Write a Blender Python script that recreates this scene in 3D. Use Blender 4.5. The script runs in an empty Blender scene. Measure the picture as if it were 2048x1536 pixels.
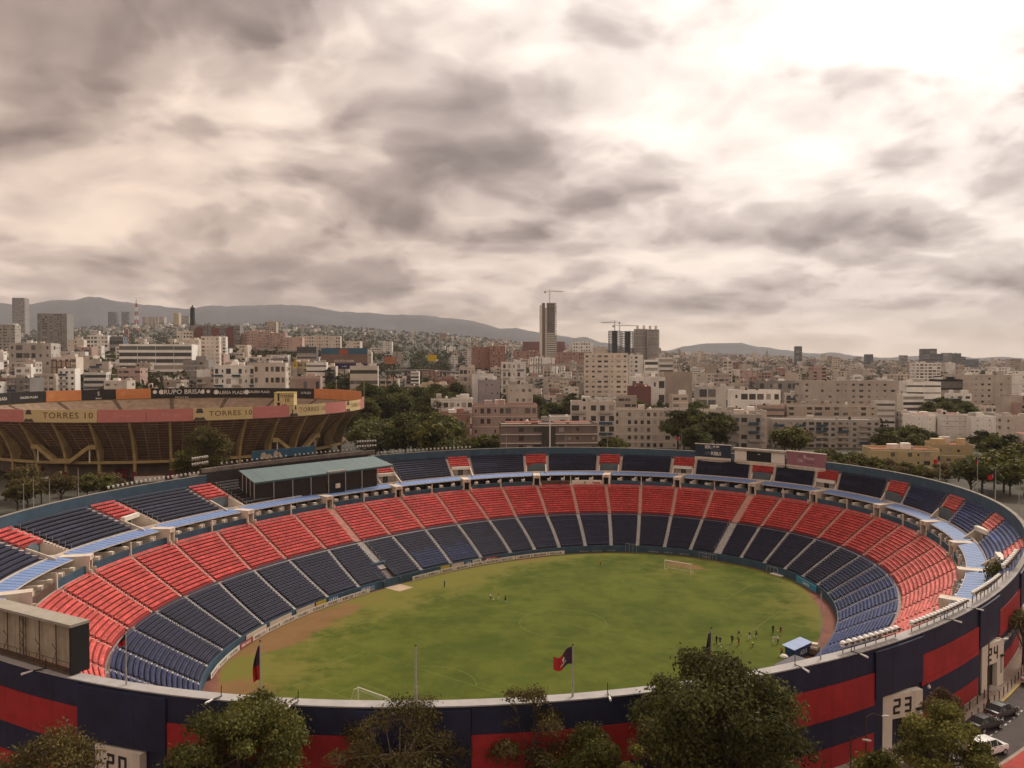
import bpy, math, random
import numpy as np
from mathutils import Vector, Matrix
random.seed(7)
RNG = np.random.RandomState(11)
SC = bpy.context.scene
COL = SC.collection
pi = math.pi
R_ = math.radians

# ------------------------------------------------------------------ camera
FPX, TILT, CAMZ, ZF = 1636.3, 0.0262, 38.82, -15.9      # focal length in px of a 2048 px wide frame; pitch level
cam_d = bpy.data.cameras.new('camera')
cam_d.sensor_width = 36.0
cam_d.lens = FPX / 2048 * 36.0
cam_d.clip_start = 1.0
cam_d.clip_end = 60000.0
cam = bpy.data.objects.new('camera', cam_d)
COL.objects.link(cam)
cam.location = (0, 0, CAMZ)
cam.rotation_euler = (pi / 2 - TILT, 0, 0)
SC.camera = cam

# ------------------------------------------------------------------ world: broken cloud deck over a Nishita sky
SUN_EL, SUN_AZ = R_(44), R_(36)      # azimuth measured from +Y towards +X
world = bpy.data.worlds.new('World')
SC.world = world
world.use_nodes = True
nt = world.node_tree
nt.nodes.clear()


class NT:
    """small helper to write node graphs as expressions"""
    def __init__(s, nt): s.nt = nt
    def n(s, t, **kw):
        x = s.nt.nodes.new(t)
        for k, v in kw.items(): setattr(x, k, v)
        return x
    def lk(s, a, b): s.nt.links.new(a, b)
    def set(s, sock, v):
        if isinstance(v, bpy.types.NodeSocket): s.lk(v, sock)
        elif v is not None: sock.default_value = v
    def m(s, op, a, b=None, c=None, clamp=False):
        x = s.n('ShaderNodeMath', operation=op); x.use_clamp = clamp
        s.set(x.inputs[0], a)
        if b is not None: s.set(x.inputs[1], b)
        if c is not None: s.set(x.inputs[2], c)
        return x.outputs[0]
    def vm(s, op, a, b=None, sc=None):
        x = s.n('ShaderNodeVectorMath', operation=op)
        s.set(x.inputs[0], a)
        if b is not None: s.set(x.inputs[1], b)
        if sc is not None: s.set(x.inputs['Scale'], sc)
        return x.outputs['Value'] if op in ('DOT_PRODUCT', 'LENGTH', 'DISTANCE') else x.outputs['Vector']
    def mix(s, f, a, b, mode='MIX'):
        x = s.n('ShaderNodeMix', data_type='RGBA', blend_type=mode)
        s.set(x.inputs[0], f); s.set(x.inputs[6], a); s.set(x.inputs[7], b)
        return x.outputs[2]
    def noise(s, vec, scale, detail=4, rough=.5, dist=0., out='Fac', lac=2.0, dim='3D'):
        x = s.n('ShaderNodeTexNoise'); x.noise_dimensions = dim
        if vec is not None: s.lk(vec, x.inputs['Vector'])
        s.set(x.inputs['Scale'], scale); s.set(x.inputs['Detail'], detail); s.set(x.inputs['Roughness'], rough)
        s.set(x.inputs['Distortion'], dist); s.set(x.inputs['Lacunarity'], lac)
        return x.outputs[out]
    def mr(s, v, a, b, c=0., d=1., smooth=True):
        x = s.n('ShaderNodeMapRange'); x.interpolation_type = 'SMOOTHSTEP' if smooth else 'LINEAR'
        s.set(x.inputs[0], v)
        for i, q in enumerate((a, b, c, d)): s.set(x.inputs[1 + i], q)
        return x.outputs[0]
    def xyz(s, x_, y_, z_):
        x = s.n('ShaderNodeCombineXYZ')
        for i, q in enumerate((x_, y_, z_)): s.set(x.inputs[i], q)
        return x.outputs[0]
    def sep(s, v):
        x = s.n('ShaderNodeSeparateXYZ'); s.lk(v, x.inputs[0]); return x.outputs


def build_sky():
    g = NT(nt)
    tc = g.n('ShaderNodeTexCoord')
    d = tc.outputs['Generated']
    dx, dy, dz = g.sep(d)
    dzc = g.m('MAXIMUM', dz, 0.0)
    # the cloud base is a level sheet overhead: look direction -> point on that sheet
    inv = g.m('DIVIDE', 1.0, g.m('ADD', dzc, 0.30))
    px = g.m('MULTIPLY', dx, inv); py = g.m('MULTIPLY', dy, inv)
    P = g.xyz(px, py, 0.0)
    sun = (math.sin(SUN_AZ) * math.cos(SUN_EL), math.cos(SUN_AZ) * math.cos(SUN_EL), math.sin(SUN_EL))
    csun = g.vm('DOT_PRODUCT', d, sun)
    # where the thick and the thin parts of this afternoon's cloud sheet lie
    def blob(cx, cy, rx, ry, amp):
        a = g.m('DIVIDE', g.m('SUBTRACT', px, cx), rx); b = g.m('DIVIDE', g.m('SUBTRACT', py, cy), ry)
        q = g.m('ADD', g.m('MULTIPLY', a, a), g.m('MULTIPLY', b, b))
        return g.m('MULTIPLY', g.m('EXPONENT', g.m('MULTIPLY', q, -1.0)), amp)
    bl = None
    for (bx, by, rx, ry, amp) in BLOBS:
        v = blob(*sheet(bx, by), rx, ry, amp)
        bl = v if bl is None else g.m('ADD', bl, v)
    warp = g.noise(P, 2.2, 3, .5, out='Color', dim='2D')
    Pw = g.vm('ADD', P, g.vm('SCALE', g.vm('SUBTRACT', warp, (.5, .5, .5)), sc=0.22))
    def dens(V):
        big = g.noise(V, 1.45, 2, .5, dim='2D')
        md = g.noise(V, 2.9, 7, .52, dim='2D')
        vo = g.n('ShaderNodeTexVoronoi'); vo.voronoi_dimensions = '2D'; vo.feature = 'F1'
        g.lk(V, vo.inputs['Vector']); g.set(vo.inputs['Scale'], 3.1); g.set(vo.inputs['Detail'], 2.5); g.set(vo.inputs['Roughness'], .55); g.set(vo.inputs['Lacunarity'], 2.3)
        puff = g.m('SUBTRACT', 1.12, vo.outputs['Distance'])       # rounded lumps with creases between
        return g.m('ADD', g.m('ADD', g.m('MULTIPLY', big, .58), g.m('MULTIPLY', md, .36)), g.m('MULTIPLY', puff, .15))
    n0 = dens(Pw)
    n1 = dens(g.vm('ADD', Pw, (.02, .09, 0)))
    n = g.m('ADD', n0, bl)
    thick = g.mr(n, TH0, TH1, 0, 1, False)
    edge = g.m('MULTIPLY', g.m('SUBTRACT', n0, n1), EDGE)          # dark far bases, paler near shoulders
    lightn = g.m('SUBTRACT', g.m('SUBTRACT', 1.0, g.m('MULTIPLY', thick, .80)), edge)
    lump = g.mr(n, .455, .535); lump2 = g.mr(n, .57, .64)                     # crisp rims of the lower lumps
    lightn = g.m('SUBTRACT', g.m('ADD', lightn, .10), g.m('ADD', g.m('MULTIPLY', lump, .24), g.m('MULTIPLY', lump2, .16)))
    lightn = g.mr(lightn, -.40, 1.12, .26, 1.12, False)
    # distance from the sun behind the cloud: forward scatter brightens the sheet there
    glow = g.m('POWER', g.m('MAXIMUM', g.mr(csun, -.25, 1.0, 0, 1, False), 0.0), 11.0)
    lum = g.m('ADD', .36, g.m('MULTIPLY', glow, .56))
    val = g.m('MULTIPLY', lightn, lum)
    # the dustier air away from the sun is warmer
    warm = g.mr(csun, .45, .92)
    tint = g.mix(warm, (1.0, .80, .62, 1), (1.0, .90, .82, 1))
    dark = g.mix(warm, (1.0, .755, .65, 1), (.99, .84, .79, 1))
    colr = g.mix(g.mr(val, .10, .55), dark, tint)
    # the pale low strip below the deck
    hz = g.mr(dz, .0, .075)
    low = g.mix(warm, (1.0, .69, .38, 1), (1.0, .86, .77, 1))
    cl = g.mix(1.0, colr, g.xyz(val, val, val), 'MULTIPLY')
    lowv = g.m('ADD', .43, g.m('MULTIPLY', glow, .30))
    lowc = g.mix(1.0, low, g.xyz(lowv, lowv, lowv), 'MULTIPLY')
    colr = g.mix(g.m('ADD', .30, g.m('MULTIPLY', hz, .70)), lowc, cl)
    sky = g.n('ShaderNodeTexSky'); sky.sky_type = 'NISHITA'; sky.sun_disc = False
    sky.sun_elevation = SUN_EL; sky.sun_rotation = SUN_AZ
    sky.air_density = 1.5; sky.dust_density = 4.0
    b1 = g.n('ShaderNodeBackground'); g.lk(sky.outputs[0], b1.inputs[0]); b1.inputs[1].default_value = .05
    b2 = g.n('ShaderNodeBackground'); g.lk(colr, b2.inputs[0]); b2.inputs[1].default_value = SKY_GAIN
    ms = g.n('ShaderNodeMixShader')
    cover = g.mr(n, .20, .36, .88, 1.0)
    g.lk(cover, ms.inputs[0]); g.lk(b1.outputs[0], ms.inputs[1]); g.lk(b2.outputs[0], ms.inputs[2])
    o = g.n('ShaderNodeOutputWorld'); g.lk(ms.outputs[0], o.inputs[0])


def sheet(bx, by):
    """a bearing and a height above the horizon (degrees) -> point on the cloud sheet"""
    x, y, z = math.sin(R_(bx)) * math.cos(R_(by)), math.cos(R_(bx)) * math.cos(R_(by)), math.sin(R_(by))
    return x / (z + .30), y / (z + .30)
SKY_GAIN = 1.42
TH0, TH1, EDGE = .18, .70, 1.9
#        bearing, height, width, depth, amount     (+ thick / - thin)
BLOBS = [(-27, 20, .26, .15, .32), (-19, 18, .17, .08, .14), (-31, 14, .2, .09, .05), (-3, 21, .14, .07, -.14), (0, 12.5, .17, .13, .19), (-6, 10.5, .14, .13, .04), (-12, 14, .16, .10, -.04),
         (14.5, 12, .11, .08, -.16), (22, 8.6, .36, .20, .17), (31, 17, .18, .26, -.20), (23, 18, .09, .06, .10), (-24, 6.5, .5, .25, .10), (-9, 4.8, .35, .22, .10), (-22, 12, .2, .16, -.03), (9, 9.5, .14, .14, .05), (12, 21, .2, .08, .07), (20, 23, .2, .07, -.05), (7, 15, .17, .07, .06)]
build_sky()
world.cycles.sampling_method = 'MANUAL'
world.cycles.sample_map_resolution = 512

# ------------------------------------------------------------------ sun through cloud
sun_d = bpy.data.lights.new('sun', 'SUN')
sun_d.energy = 1.5
sun_d.angle = R_(16)
sun_d.color = (1.0, .90, .76)
sun_o = bpy.data.objects.new('sun', sun_d)
COL.objects.link(sun_o)
sun_o.location = (200, 100, 300)
sv = Vector((math.sin(SUN_AZ) * math.cos(SUN_EL), math.cos(SUN_AZ) * math.cos(SUN_EL), math.sin(SUN_EL)))
sun_o.rotation_euler = sv.to_track_quat('Z', 'Y').to_euler()

# ------------------------------------------------------------------ exposure and render settings
SC.view_settings.view_transform = 'Standard'
SC.view_settings.look = 'None'
SC.view_settings.exposure = 0.95
SC.view_settings.gamma = 1.0
SC.view_settings.use_curve_mapping = False
SC.render.engine = 'CYCLES'
SC.cycles.use_denoising = True
SC.cycles.max_bounces = 6
SC.cycles.diffuse_bounces = 3
SC.cycles.glossy_bounces = 2
SC.cycles.transmission_bounces = 2
SC.cycles.volume_bounces = 0
SC.cycles.transparent_max_bounces = 6
SC.cycles.caustics_reflective = False
SC.cycles.caustics_refractive = False


# ------------------------------------------------------------------ picking points: a view ray met with a level or an upright plane
def ray(px, py):
    x, z = (px - 1024), (768 - py)
    ct, st = math.cos(TILT), math.sin(TILT)
    return Vector((x, FPX * ct + z * st, -FPX * st + z * ct))
def onz(px, py, z):
    d = ray(px, py); k = (z - CAMZ) / d.z
    return Vector((d.x * k, d.y * k, z))
def aty(px, py, D):
    d = ray(px, py); k = D / d.y
    return Vector((d.x * k, D, CAMZ + d.z * k))

# ------------------------------------------------------------------ materials
MATS = {}
def mat(name, col, rough=.8, var=.12, scale=.6, metal=0., bump=0., streak=0., attr=False, spec=.3, fine=0., objvar=0.):
    if name in MATS: return MATS[name]
    m = bpy.data.materials.new(name); m.use_nodes = True
    t = m.node_tree; g = NT(t)
    b = t.nodes['Principled BSDF']
    geo = g.n('ShaderNodeNewGeometry')
    pos = geo.outputs['Position']
    c4 = (col[0], col[1], col[2], 1)
    base = c4
    if attr:
        at = g.n('ShaderNodeAttribute'); at.attribute_name = 'Col'; base = at.outputs['Color']
    if var > 0:
        f = g.noise(pos, scale, 5, .6)
        v = g.mr(f, .3, .7, 1 - var, 1 + var, False)
        base = g.mix(1.0, base, g.xyz(v, v, v), 'MULTIPLY')
    if objvar > 0:
        oi = g.n('ShaderNodeObjectInfo'); v = g.mr(oi.outputs['Random'], 0, 1, 1 - objvar, 1 + objvar, False)
        base = g.mix(1.0, base, g.xyz(v, v, v), 'MULTIPLY')
    if fine > 0:
        f = g.noise(pos, scale * 14, 3, .6)
        v = g.mr(f, .3, .7, 1 - fine, 1 + fine, False)
        base = g.mix(1.0, base, g.xyz(v, v, v), 'MULTIPLY')
    if streak > 0:
        sp = g.vm('MULTIPLY', pos, (1.3, 1.3, .10))
        f = g.noise(sp, 1.0, 5, .65)
        v = g.mr(f, .5, .75, 0, streak, True)
        base = g.mix(v, base, (col[0] * .35 + .01, col[1] * .33 + .01, col[2] * .3 + .01, 1))
    g.set(b.inputs['Base Color'], base)
    b.inputs['Roughness'].default_value = rough
    b.inputs['Metallic'].default_value = metal
    b.inputs['Specular IOR Level'].default_value = spec
    if bump > 0:
        f = g.noise(pos, scale * 6, 4, .6)
        bp = g.n('ShaderNodeBump'); bp.inputs['Strength'].default_value = bump; bp.inputs['Distance'].default_value = .05
        g.lk(f, bp.inputs['Height']); g.lk(bp.outputs[0], b.inputs['Normal'])
    MATS[name] = m
    return m

# ------------------------------------------------------------------ mesh helpers
class MB:
    """collects faces, then becomes ONE mesh object"""
    def __init__(s): s.v = []; s.f = []; s.mi = []; s.c = []
    def face(s, pts, m=0, c=None):
        i = len(s.v); s.v.extend([tuple(p) for p in pts]); s.f.append(tuple(range(i, i + len(pts)))); s.mi.append(m); s.c.append(c)
    def quads(s, pts, fs, m=0, c=None):
        i = len(s.v); s.v.extend([tuple(p) for p in pts])
        for f in fs: s.f.append(tuple(i + k for k in f)); s.mi.append(m); s.c.append(c)
    def hexa(s, p, m=0, c=None, skip=()):
        # p: 4 bottom (ccw from above) then 4 top
        fs = {'b': (3, 2, 1, 0), 't': (4, 5, 6, 7), 's0': (0, 1, 5, 4), 's1': (1, 2, 6, 5), 's2': (2, 3, 7, 6), 's3': (3, 0, 4, 7)}
        s.quads(p, [f for k, f in fs.items() if k not in skip], m, c)
    def box(s, x0, x1, y0, y1, z0, z1, m=0, c=None, skip=()):
        s.hexa([(x0, y0, z0), (x1, y0, z0), (x1, y1, z0), (x0, y1, z0), (x0, y0, z1), (x1, y0, z1), (x1, y1, z1), (x0, y1, z1)], m, c, skip)
    def obox(s, o, ax, ay, az, m=0, c=None):
        o, ax, ay, az = Vector(o), Vector(ax), Vector(ay), Vector(az)
        p = [o - ax - ay - az, o + ax - ay - az, o + ax + ay - az, o - ax + ay - az]
        s.hexa(p + [q + 2 * az for q in p], m, c)
    def tube(s, path, r, n=6, m=0, cap=True):
        path = [Vector(p) for p in path]; rr = r if isinstance(r, (list, tuple)) else [r] * len(path)
        rings = []
        for k, p in enumerate(path):
            t = (path[min(k + 1, len(path) - 1)] - path[max(k - 1, 0)]).normalized()
            a = t.orthogonal().normalized() if k == 0 else (a - a.dot(t) * t).normalized()
            b = t.cross(a)
            rings.append([p + (a * math.cos(2 * pi * i / n) + b * math.sin(2 * pi * i / n)) * rr[k] for i in range(n)])
        i0 = len(s.v)
        for rg in rings: s.v.extend([tuple(q) for q in rg])
        for k in range(len(rings) - 1):
            for i in range(n):
                j = (i + 1) % n
                s.f.append((i0 + k * n + i, i0 + k * n + j, i0 + (k + 1) * n + j, i0 + (k + 1) * n + i)); s.mi.append(m); s.c.append(None)
        if cap:
            s.f.append(tuple(i0 + i for i in range(n))[::-1]); s.mi.append(m); s.c.append(None)
            k = i0 + (len(rings) - 1) * n
            s.f.append(tuple(k + i for i in range(n))); s.mi.append(m); s.c.append(None)
    def lathe(s, o, prof, n=10, m=0):
        o = Vector(o); i0 = len(s.v)
        for r, z in prof:
            for i in range(n): s.v.append((o.x + r * math.cos(2 * pi * i / n), o.y + r * math.sin(2 * pi * i / n), o.z + z))
        for k in range(len(prof) - 1):
            for i in range(n):
                j = (i + 1) % n
                s.f.append((i0 + k * n + i, i0 + k * n + j, i0 + (k + 1) * n + j, i0 + (k + 1) * n + i)); s.mi.append(m); s.c.append(None)
    def prism(s, poly, z0, z1, m=0, c=None, bottom=False):
        n = len(poly); i0 = len(s.v)
        s.v.extend([(p[0], p[1], z0) for p in poly]); s.v.extend([(p[0], p[1], z1) for p in poly])
        for i in range(n):
            j = (i + 1) % n
            s.f.append((i0 + i, i0 + j, i0 + n + j, i0 + n + i)); s.mi.append(m); s.c.append(c)
        s.f.append(tuple(i0 + n + i for i in range(n))); s.mi.append(m); s.c.append(c)
        if bottom: s.f.append(tuple(i0 + i for i in range(n))[::-1]); s.mi.append(m); s.c.append(c)
    def mesh(s, name, mats):
        me = bpy.data.meshes.new(name)
        me.from_pydata(s.v, [], s.f)
        for m_ in (mats if isinstance(mats, (list, tuple)) else [mats]): me.materials.append(m_)
        if any(s.mi): me.polygons.foreach_set('material_index', s.mi)
        if any(c is not None for c in s.c):
            ca = me.color_attributes.new('Col', 'FLOAT_COLOR', 'CORNER')
            arr = []
            for f, c in zip(s.f, s.c):
                c = c or (.5, .5, .5); arr.extend([c[0], c[1], c[2], 1.0] * len(f))
            ca.data.foreach_set('color', arr)
        return me
    def build(s, name, mats, parent=None, smooth=False):
        me = s.mesh(name, mats)
        if smooth: me.polygons.foreach_set('use_smooth', [True] * len(me.polygons))
        return link(name, me, parent)

def link(name, me, parent=None):
    o = bpy.data.objects.new(name, me); COL.objects.link(o)
    if parent is not None:
        o.parent = parent
        if parent.get('_w'): o.matrix_parent_inverse = Matrix.Translation(-parent.location)
    return o
def np_obj(name, V, F, mats, parent=None, smooth=False, cols=None, mi=None):
    me = bpy.data.meshes.new(name or 'crown')
    V = np.asarray(V, np.float32).reshape(-1, 3); F = np.asarray(F, np.int32); k = F.shape[1]
    me.vertices.add(len(V)); me.vertices.foreach_set('co', V.ravel())
    me.loops.add(F.size); me.loops.foreach_set('vertex_index', F.ravel())
    me.polygons.add(len(F)); me.polygons.foreach_set('loop_start', np.arange(0, F.size, k, dtype=np.int32))
    for m_ in (mats if isinstance(mats, (list, tuple)) else [mats]): me.materials.append(m_)
    if mi is not None: me.polygons.foreach_set('material_index', np.asarray(mi, np.int32))
    if smooth: me.polygons.foreach_set('use_smooth', np.ones(len(F), bool))
    me.update(calc_edges=True)
    if cols is not None:
        ca = me.color_attributes.new('Col', 'FLOAT_COLOR', 'CORNER')
        cc = np.ones((len(F), k, 4), np.float32); cc[:, :, :3] = np.asarray(cols, np.float32)[:, None, :]
        ca.data.foreach_set('color', cc.ravel())
    return link(name, me, parent) if name else me
def tag(o, label=None, cat=None, group=None, kind=None):
    if label: o['label'] = label
    if cat: o['category'] = cat
    if group: o['group'] = group
    if kind: o['kind'] = kind
    return o
def empty(name, loc=(0, 0, 0), rz=0., label=None, cat=None, group=None):
    o = bpy.data.objects.new(name, None); COL.objects.link(o)
    o.location = loc; o.rotation_euler = (0, 0, rz); o.empty_display_size = .5
    return tag(o, label, cat, group)
def wempty(name, loc, label=None, cat=None, group=None):
    """an Empty at a thing's base whose parts are written in world coordinates"""
    o = empty(name, loc, 0., label, cat, group); o['_w'] = 1
    return o
def copy_tree(o, parent=None):
    c = o.copy(); COL.objects.link(c)
    if parent is not None: c.parent = parent
    for ch in o.children: copy_tree(ch, c)
    return c

DG = None
def text_mesh(txt, size, bold=0., extrude=.0, sx=1.0, space=1.0, shear=0.):
    """lettering as a flat mesh in the XZ plane, centred, reading along +X when looked at from -Y"""
    cu = bpy.data.curves.new('lettering', 'FONT'); cu.body = txt; cu.size = size; cu.align_x = 'CENTER'; cu.align_y = 'CENTER'
    cu.offset = bold; cu.extrude = extrude; cu.space_character = space; cu.resolution_u = 2; cu.shear = shear
    ob = bpy.data.objects.new('lettering', cu); COL.objects.link(ob)
    dg = bpy.context.evaluated_depsgraph_get()
    me = bpy.data.meshes.new_from_object(ob.evaluated_get(dg))
    bpy.data.objects.remove(ob); bpy.data.curves.remove(cu)
    co = np.zeros(len(me.vertices) * 3, np.float32); me.vertices.foreach_get('co', co); co = co.reshape(-1, 3)
    co = np.stack([co[:, 0] * sx, -co[:, 2], co[:, 1]], 1)
    me.vertices.foreach_set('co', co.ravel()); me.update()
    return me
def lettering(txt, size, m, parent, loc, rot=(0, 0, 0), name='lettering', **kw):
    me = text_mesh(txt, size, **kw); me.materials.clear(); me.materials.append(m)
    o = link(name, me, parent); o.location = loc; o.rotation_euler = rot
    return o
# ================================================================== THE STADIUM
CX, CY = 7.5, 168.5
EXP = 2.23
_RING = {'in': (9.74, 168.96, .8612, 73.25, 49.75), 'mid': (8.69, 168.48, .8984, 85.49, 62.70), 'top': (7.34, 168.64, .9004, 94.46, 73.06),
         'awn': (6.90, 168.29, .9332, 98.43, 75.13), 'rim': (3.93, 168.51, .9378, 105.62, 86.97)}
_PS = np.arange(0, 360.01, .25)
_RR = {}
for _k, (_x, _y, _ph, _a, _b) in _RING.items():
    t_ = np.linspace(0, 2 * pi, 4000)
    c_, s_ = np.cos(t_), np.sin(t_)
    u_ = _a * np.sign(c_) * np.abs(c_) ** (2 / EXP); v_ = _b * np.sign(s_) * np.abs(s_) ** (2 / EXP)
    X_ = _x + u_ * math.cos(_ph) - v_ * math.sin(_ph) - CX; Y_ = _y + u_ * math.sin(_ph) + v_ * math.cos(_ph) - CY
    an = np.degrees(np.arctan2(Y_, X_)) % 360; o_ = np.argsort(an)
    _RR[_k] = np.interp(_PS, np.concatenate([an[o_] - 360, an[o_], an[o_] + 360]), np.tile(np.hypot(X_, Y_)[o_], 3))
def rad(k, psi): return np.interp(np.asarray(psi) % 360, _PS, _RR[k])
def PT(k, psi, off=0., z=0.):
    r = float(rad(k, psi)) + off
    return Vector((CX + r * math.cos(R_(psi)), CY + r * math.sin(R_(psi)), z))
Z_IN, Z_MID, Z_TOP, Z_AWN, Z_RIM = -14.25, -7.40, .16, 2.78, 10.79
Z_U0, Z_U1 = 3.35, 7.95

AIS = [(231, 229, 228), (224, 222, 221), (217.5, 214.9, 214), (211, 207.9, 206.9),
       (204.4, 201.4, 199.2), (197.8, 194.6, 192.0), (191.5, 187.2, 184.1), (184.4, 178.8, 175.6), (174.2, 169.9, 166.5), (163.4, 160.5, 158.6),
       (152.3, 149.2, 148.5), (140.2, 139.6, 139.4), (128.4, 129.6, 130.7), (117.4, 119.4, 121.5), (107, 110.1, 112.5), (97.8, 101.7, 105),
       (91, 94.9, 97.2), (84.6, 87.8, 89.8), (78.3, 81, 82.8), (72.4, 74.4, 76.1), (66.6, 68.3, 69.4), (60.7, 61.9, 62.6), (55, 55.5, 55.7),
       (48.9, 49.1, 48.4), (43.5, 43.7, 42.7), (37.9, 37.5, 36.7), (32.4, 31.2, 29.9), (26.7, 24.8, 22.9), (20.8, 18.3, 16.3), (15, 11.9, 9.3),
       (9.6, 5.3, 2.4), (3.1, -1, -5), (-3.8, -9.0, -12.2), (-11, -17, -21.8), (-20, -25.5, -30), (-29, -34, -38), (-38, -42, -46)]
WIDE = (11, 23)
TOWER = [AIS[i][2] for i in range(3, 36, 2)]          # the stair towers stand at every second aisle

M_conc = mat('concrete', (.42, .37, .32), .9, .18, .5, streak=.25)
M_cream = mat('cream_paint', (.62, .53, .44), .8, .12, .5, streak=.25)
M_white = mat('white_paint', (.72, .66, .58), .7, .08, .6, streak=.15)
M_slate = mat('slate_blue_paint', (.045, .085, .125), .7, .22, .35, streak=.25)
M_navyw = mat('navy_wall_paint', (.021, .024, .056), .6, .28, .4, streak=.45, fine=.1)
M_redw = mat('red_wall_paint', (.36, .026, .028), .65, .18, .4, streak=.4, fine=.08)
M_fred = mat('red_terrace_paint', (.32, .042, .038), .8, .15, .8)
M_fnavy = mat('navy_terrace_paint', (.024, .022, .038), .8, .2, .8)
M_seat = mat('seat_plastic', (.3, .03, .03), .6, .10, .25, attr=True, spec=.2)
M_stair_r = mat('worn_pink_stair', (.58, .33, .28), .85, .15, 1.2)
M_stair_g = mat('worn_grey_stair', (.44, .42, .40), .85, .25, 1.5)
M_awn = mat('awning_blue', (.17, .25, .46), .5, .10, .5, streak=.1)
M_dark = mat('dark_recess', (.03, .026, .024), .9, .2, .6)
M_grayc = mat('grey_coping', (.36, .34, .33), .85, .12, .8)
M_teal = mat('teal_roof_sheet', (.095, .145, .15), .6, .10, .25, streak=.12)
M_steel = mat('galvanised_steel', (.42, .40, .37), .5, .15, 2., metal=.3)
M_black = mat('black_paint', (.012, .012, .014), .5, .1, 1.)
M_glass = mat('dark_glass', (.03, .036, .04), .12, .1, .3, spec=.6)
M_brown = mat('brown_board', (.10, .06, .045), .7, .2, .6)

stadium = wempty('stadium', (CX, CY, ZF), 'oval sports stadium with red and navy seating round a sunken green pitch', 'stadium')

def seat_mesh(P, T, N, col, name, parent):
    """every seat of one block: pan and back, as one mass of small plastic shells"""
    m = len(P); w, f = .215, .40
    loc = np.array([(-w, 0, .42), (w, 0, .42), (w, f, .44), (-w, f, .44), (w, f + .02, .37), (-w, f + .02, .37),
                    (-w, -.02, .42), (w, -.02, .42), (w, -.09, .71), (-w, -.09, .71), (-w, -.14, .69), (w, -.14, .69), (-w, -.10, .40), (w, -.10, .40)])
    V = P[:, None, :] + loc[None, :, 0, None] * T[:, None, :] + loc[None, :, 1, None] * N[:, None, :]
    V[:, :, 2] += loc[None, :, 2]
    fc = np.array([(0, 1, 2, 3), (3, 2, 4, 5), (6, 7, 8, 9), (9, 8, 11, 10), (10, 11, 13, 12)])
    F = (fc[None] + (np.arange(m) * 14)[:, None, None]).reshape(-1, 4)
    cs = np.repeat(col, 5, axis=0)
    o = np_obj(name, V, F, M_seat, parent, cols=cs)
    o['kind'] = 'stuff'
    return o

def block(name, L, Rr, ks, z0, z1, nrow, wL, wR, fm, colf, label=None, r0off=0., r1off=0., row0=0, seats=True, seg=5):
    """one wedge of terrace between two aisles. L, Rr: (psi low, psi high); ks: ring names low and high"""
    us = np.linspace(0, 1, seg + 1)
    def curve(s, u):
        s = np.asarray(s); u = np.asarray(u)
        pl = L[0] + (L[1] - L[0]) * s; pr = Rr[0] + (Rr[1] - Rr[0]) * s
        rm = (rad(ks[0], pl) + r0off) * (1 - s) + (rad(ks[1], pl) + r1off) * s
        pl = pl - np.degrees(wL / rm); pr = pr + np.degrees(wR / rm)
        ps = pl + (pr - pl) * u
        r = (rad(ks[0], ps) + r0off) * (1 - s) + (rad(ks[1], ps) + r1off) * s
        return CX + r * np.cos(np.radians(ps)), CY + r * np.sin(np.radians(ps))
    dz = (z1 - z0) / nrow
    mb = MB()
    for i in range(row0, nrow):
        z = z0 + dz * (i + 1)
        xa, ya = curve(np.full(seg + 1, i / nrow), us); xb, yb = curve(np.full(seg + 1, (i + 1) / nrow), us)
        for k in range(seg):
            mb.face([(xa[k], ya[k], z), (xb[k], yb[k], z), (xb[k + 1], yb[k + 1], z), (xa[k + 1], ya[k + 1], z)])
            mb.face([(xa[k], ya[k], z - dz), (xa[k], ya[k], z), (xa[k + 1], ya[k + 1], z), (xa[k + 1], ya[k + 1], z - dz)])
    sec = mb.build(name, fm, stadium)
    if label: sec['label'] = label
    if seats:
        Ps, Ts, Ns, Cs = [], [], [], []
        for i in range(row0, nrow):
            s = (i + .72) / nrow
            x0, y0 = curve(s, 0.); x1, y1 = curve(s, 1.)
            n = int(math.hypot(x1 - x0, y1 - y0) / .5)
            if n < 2: continue
            u = (np.arange(n) + .5) / n
            x, y = curve(np.full(n, s), u); xp, yp = curve(np.full(n, s), u + .002)
            T = np.stack([x - xp, y - yp, 0 * x], 1); T /= np.linalg.norm(T, axis=1)[:, None]
            N = np.stack([-T[:, 1], T[:, 0], 0 * x], 1)
            inw = np.stack([CX - x, CY - y, 0 * x], 1)
            flip = (N * inw).sum(1) < 0; N[flip] *= -1
            Ps.append(np.stack([x, y, np.full(n, z0 + dz * (i + 1))], 1)); Ts.append(T); Ns.append(N)
            base = np.array([colf(i, uu) for uu in u])
            fade = 1 + .16 * np.sin(u * RNG.uniform(3, 14) + RNG.uniform(0, 6)) * RNG.uniform(0, 1)
            Cs.append(base * RNG.uniform(.78, 1.22, (n, 1)) * fade[:, None] * RNG.uniform(.9, 1.1))
        seat_mesh(np.concatenate(Ps), np.concatenate(Ts), np.concatenate(Ns), np.concatenate(Cs), 'seats', sec)
    return sec

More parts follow.
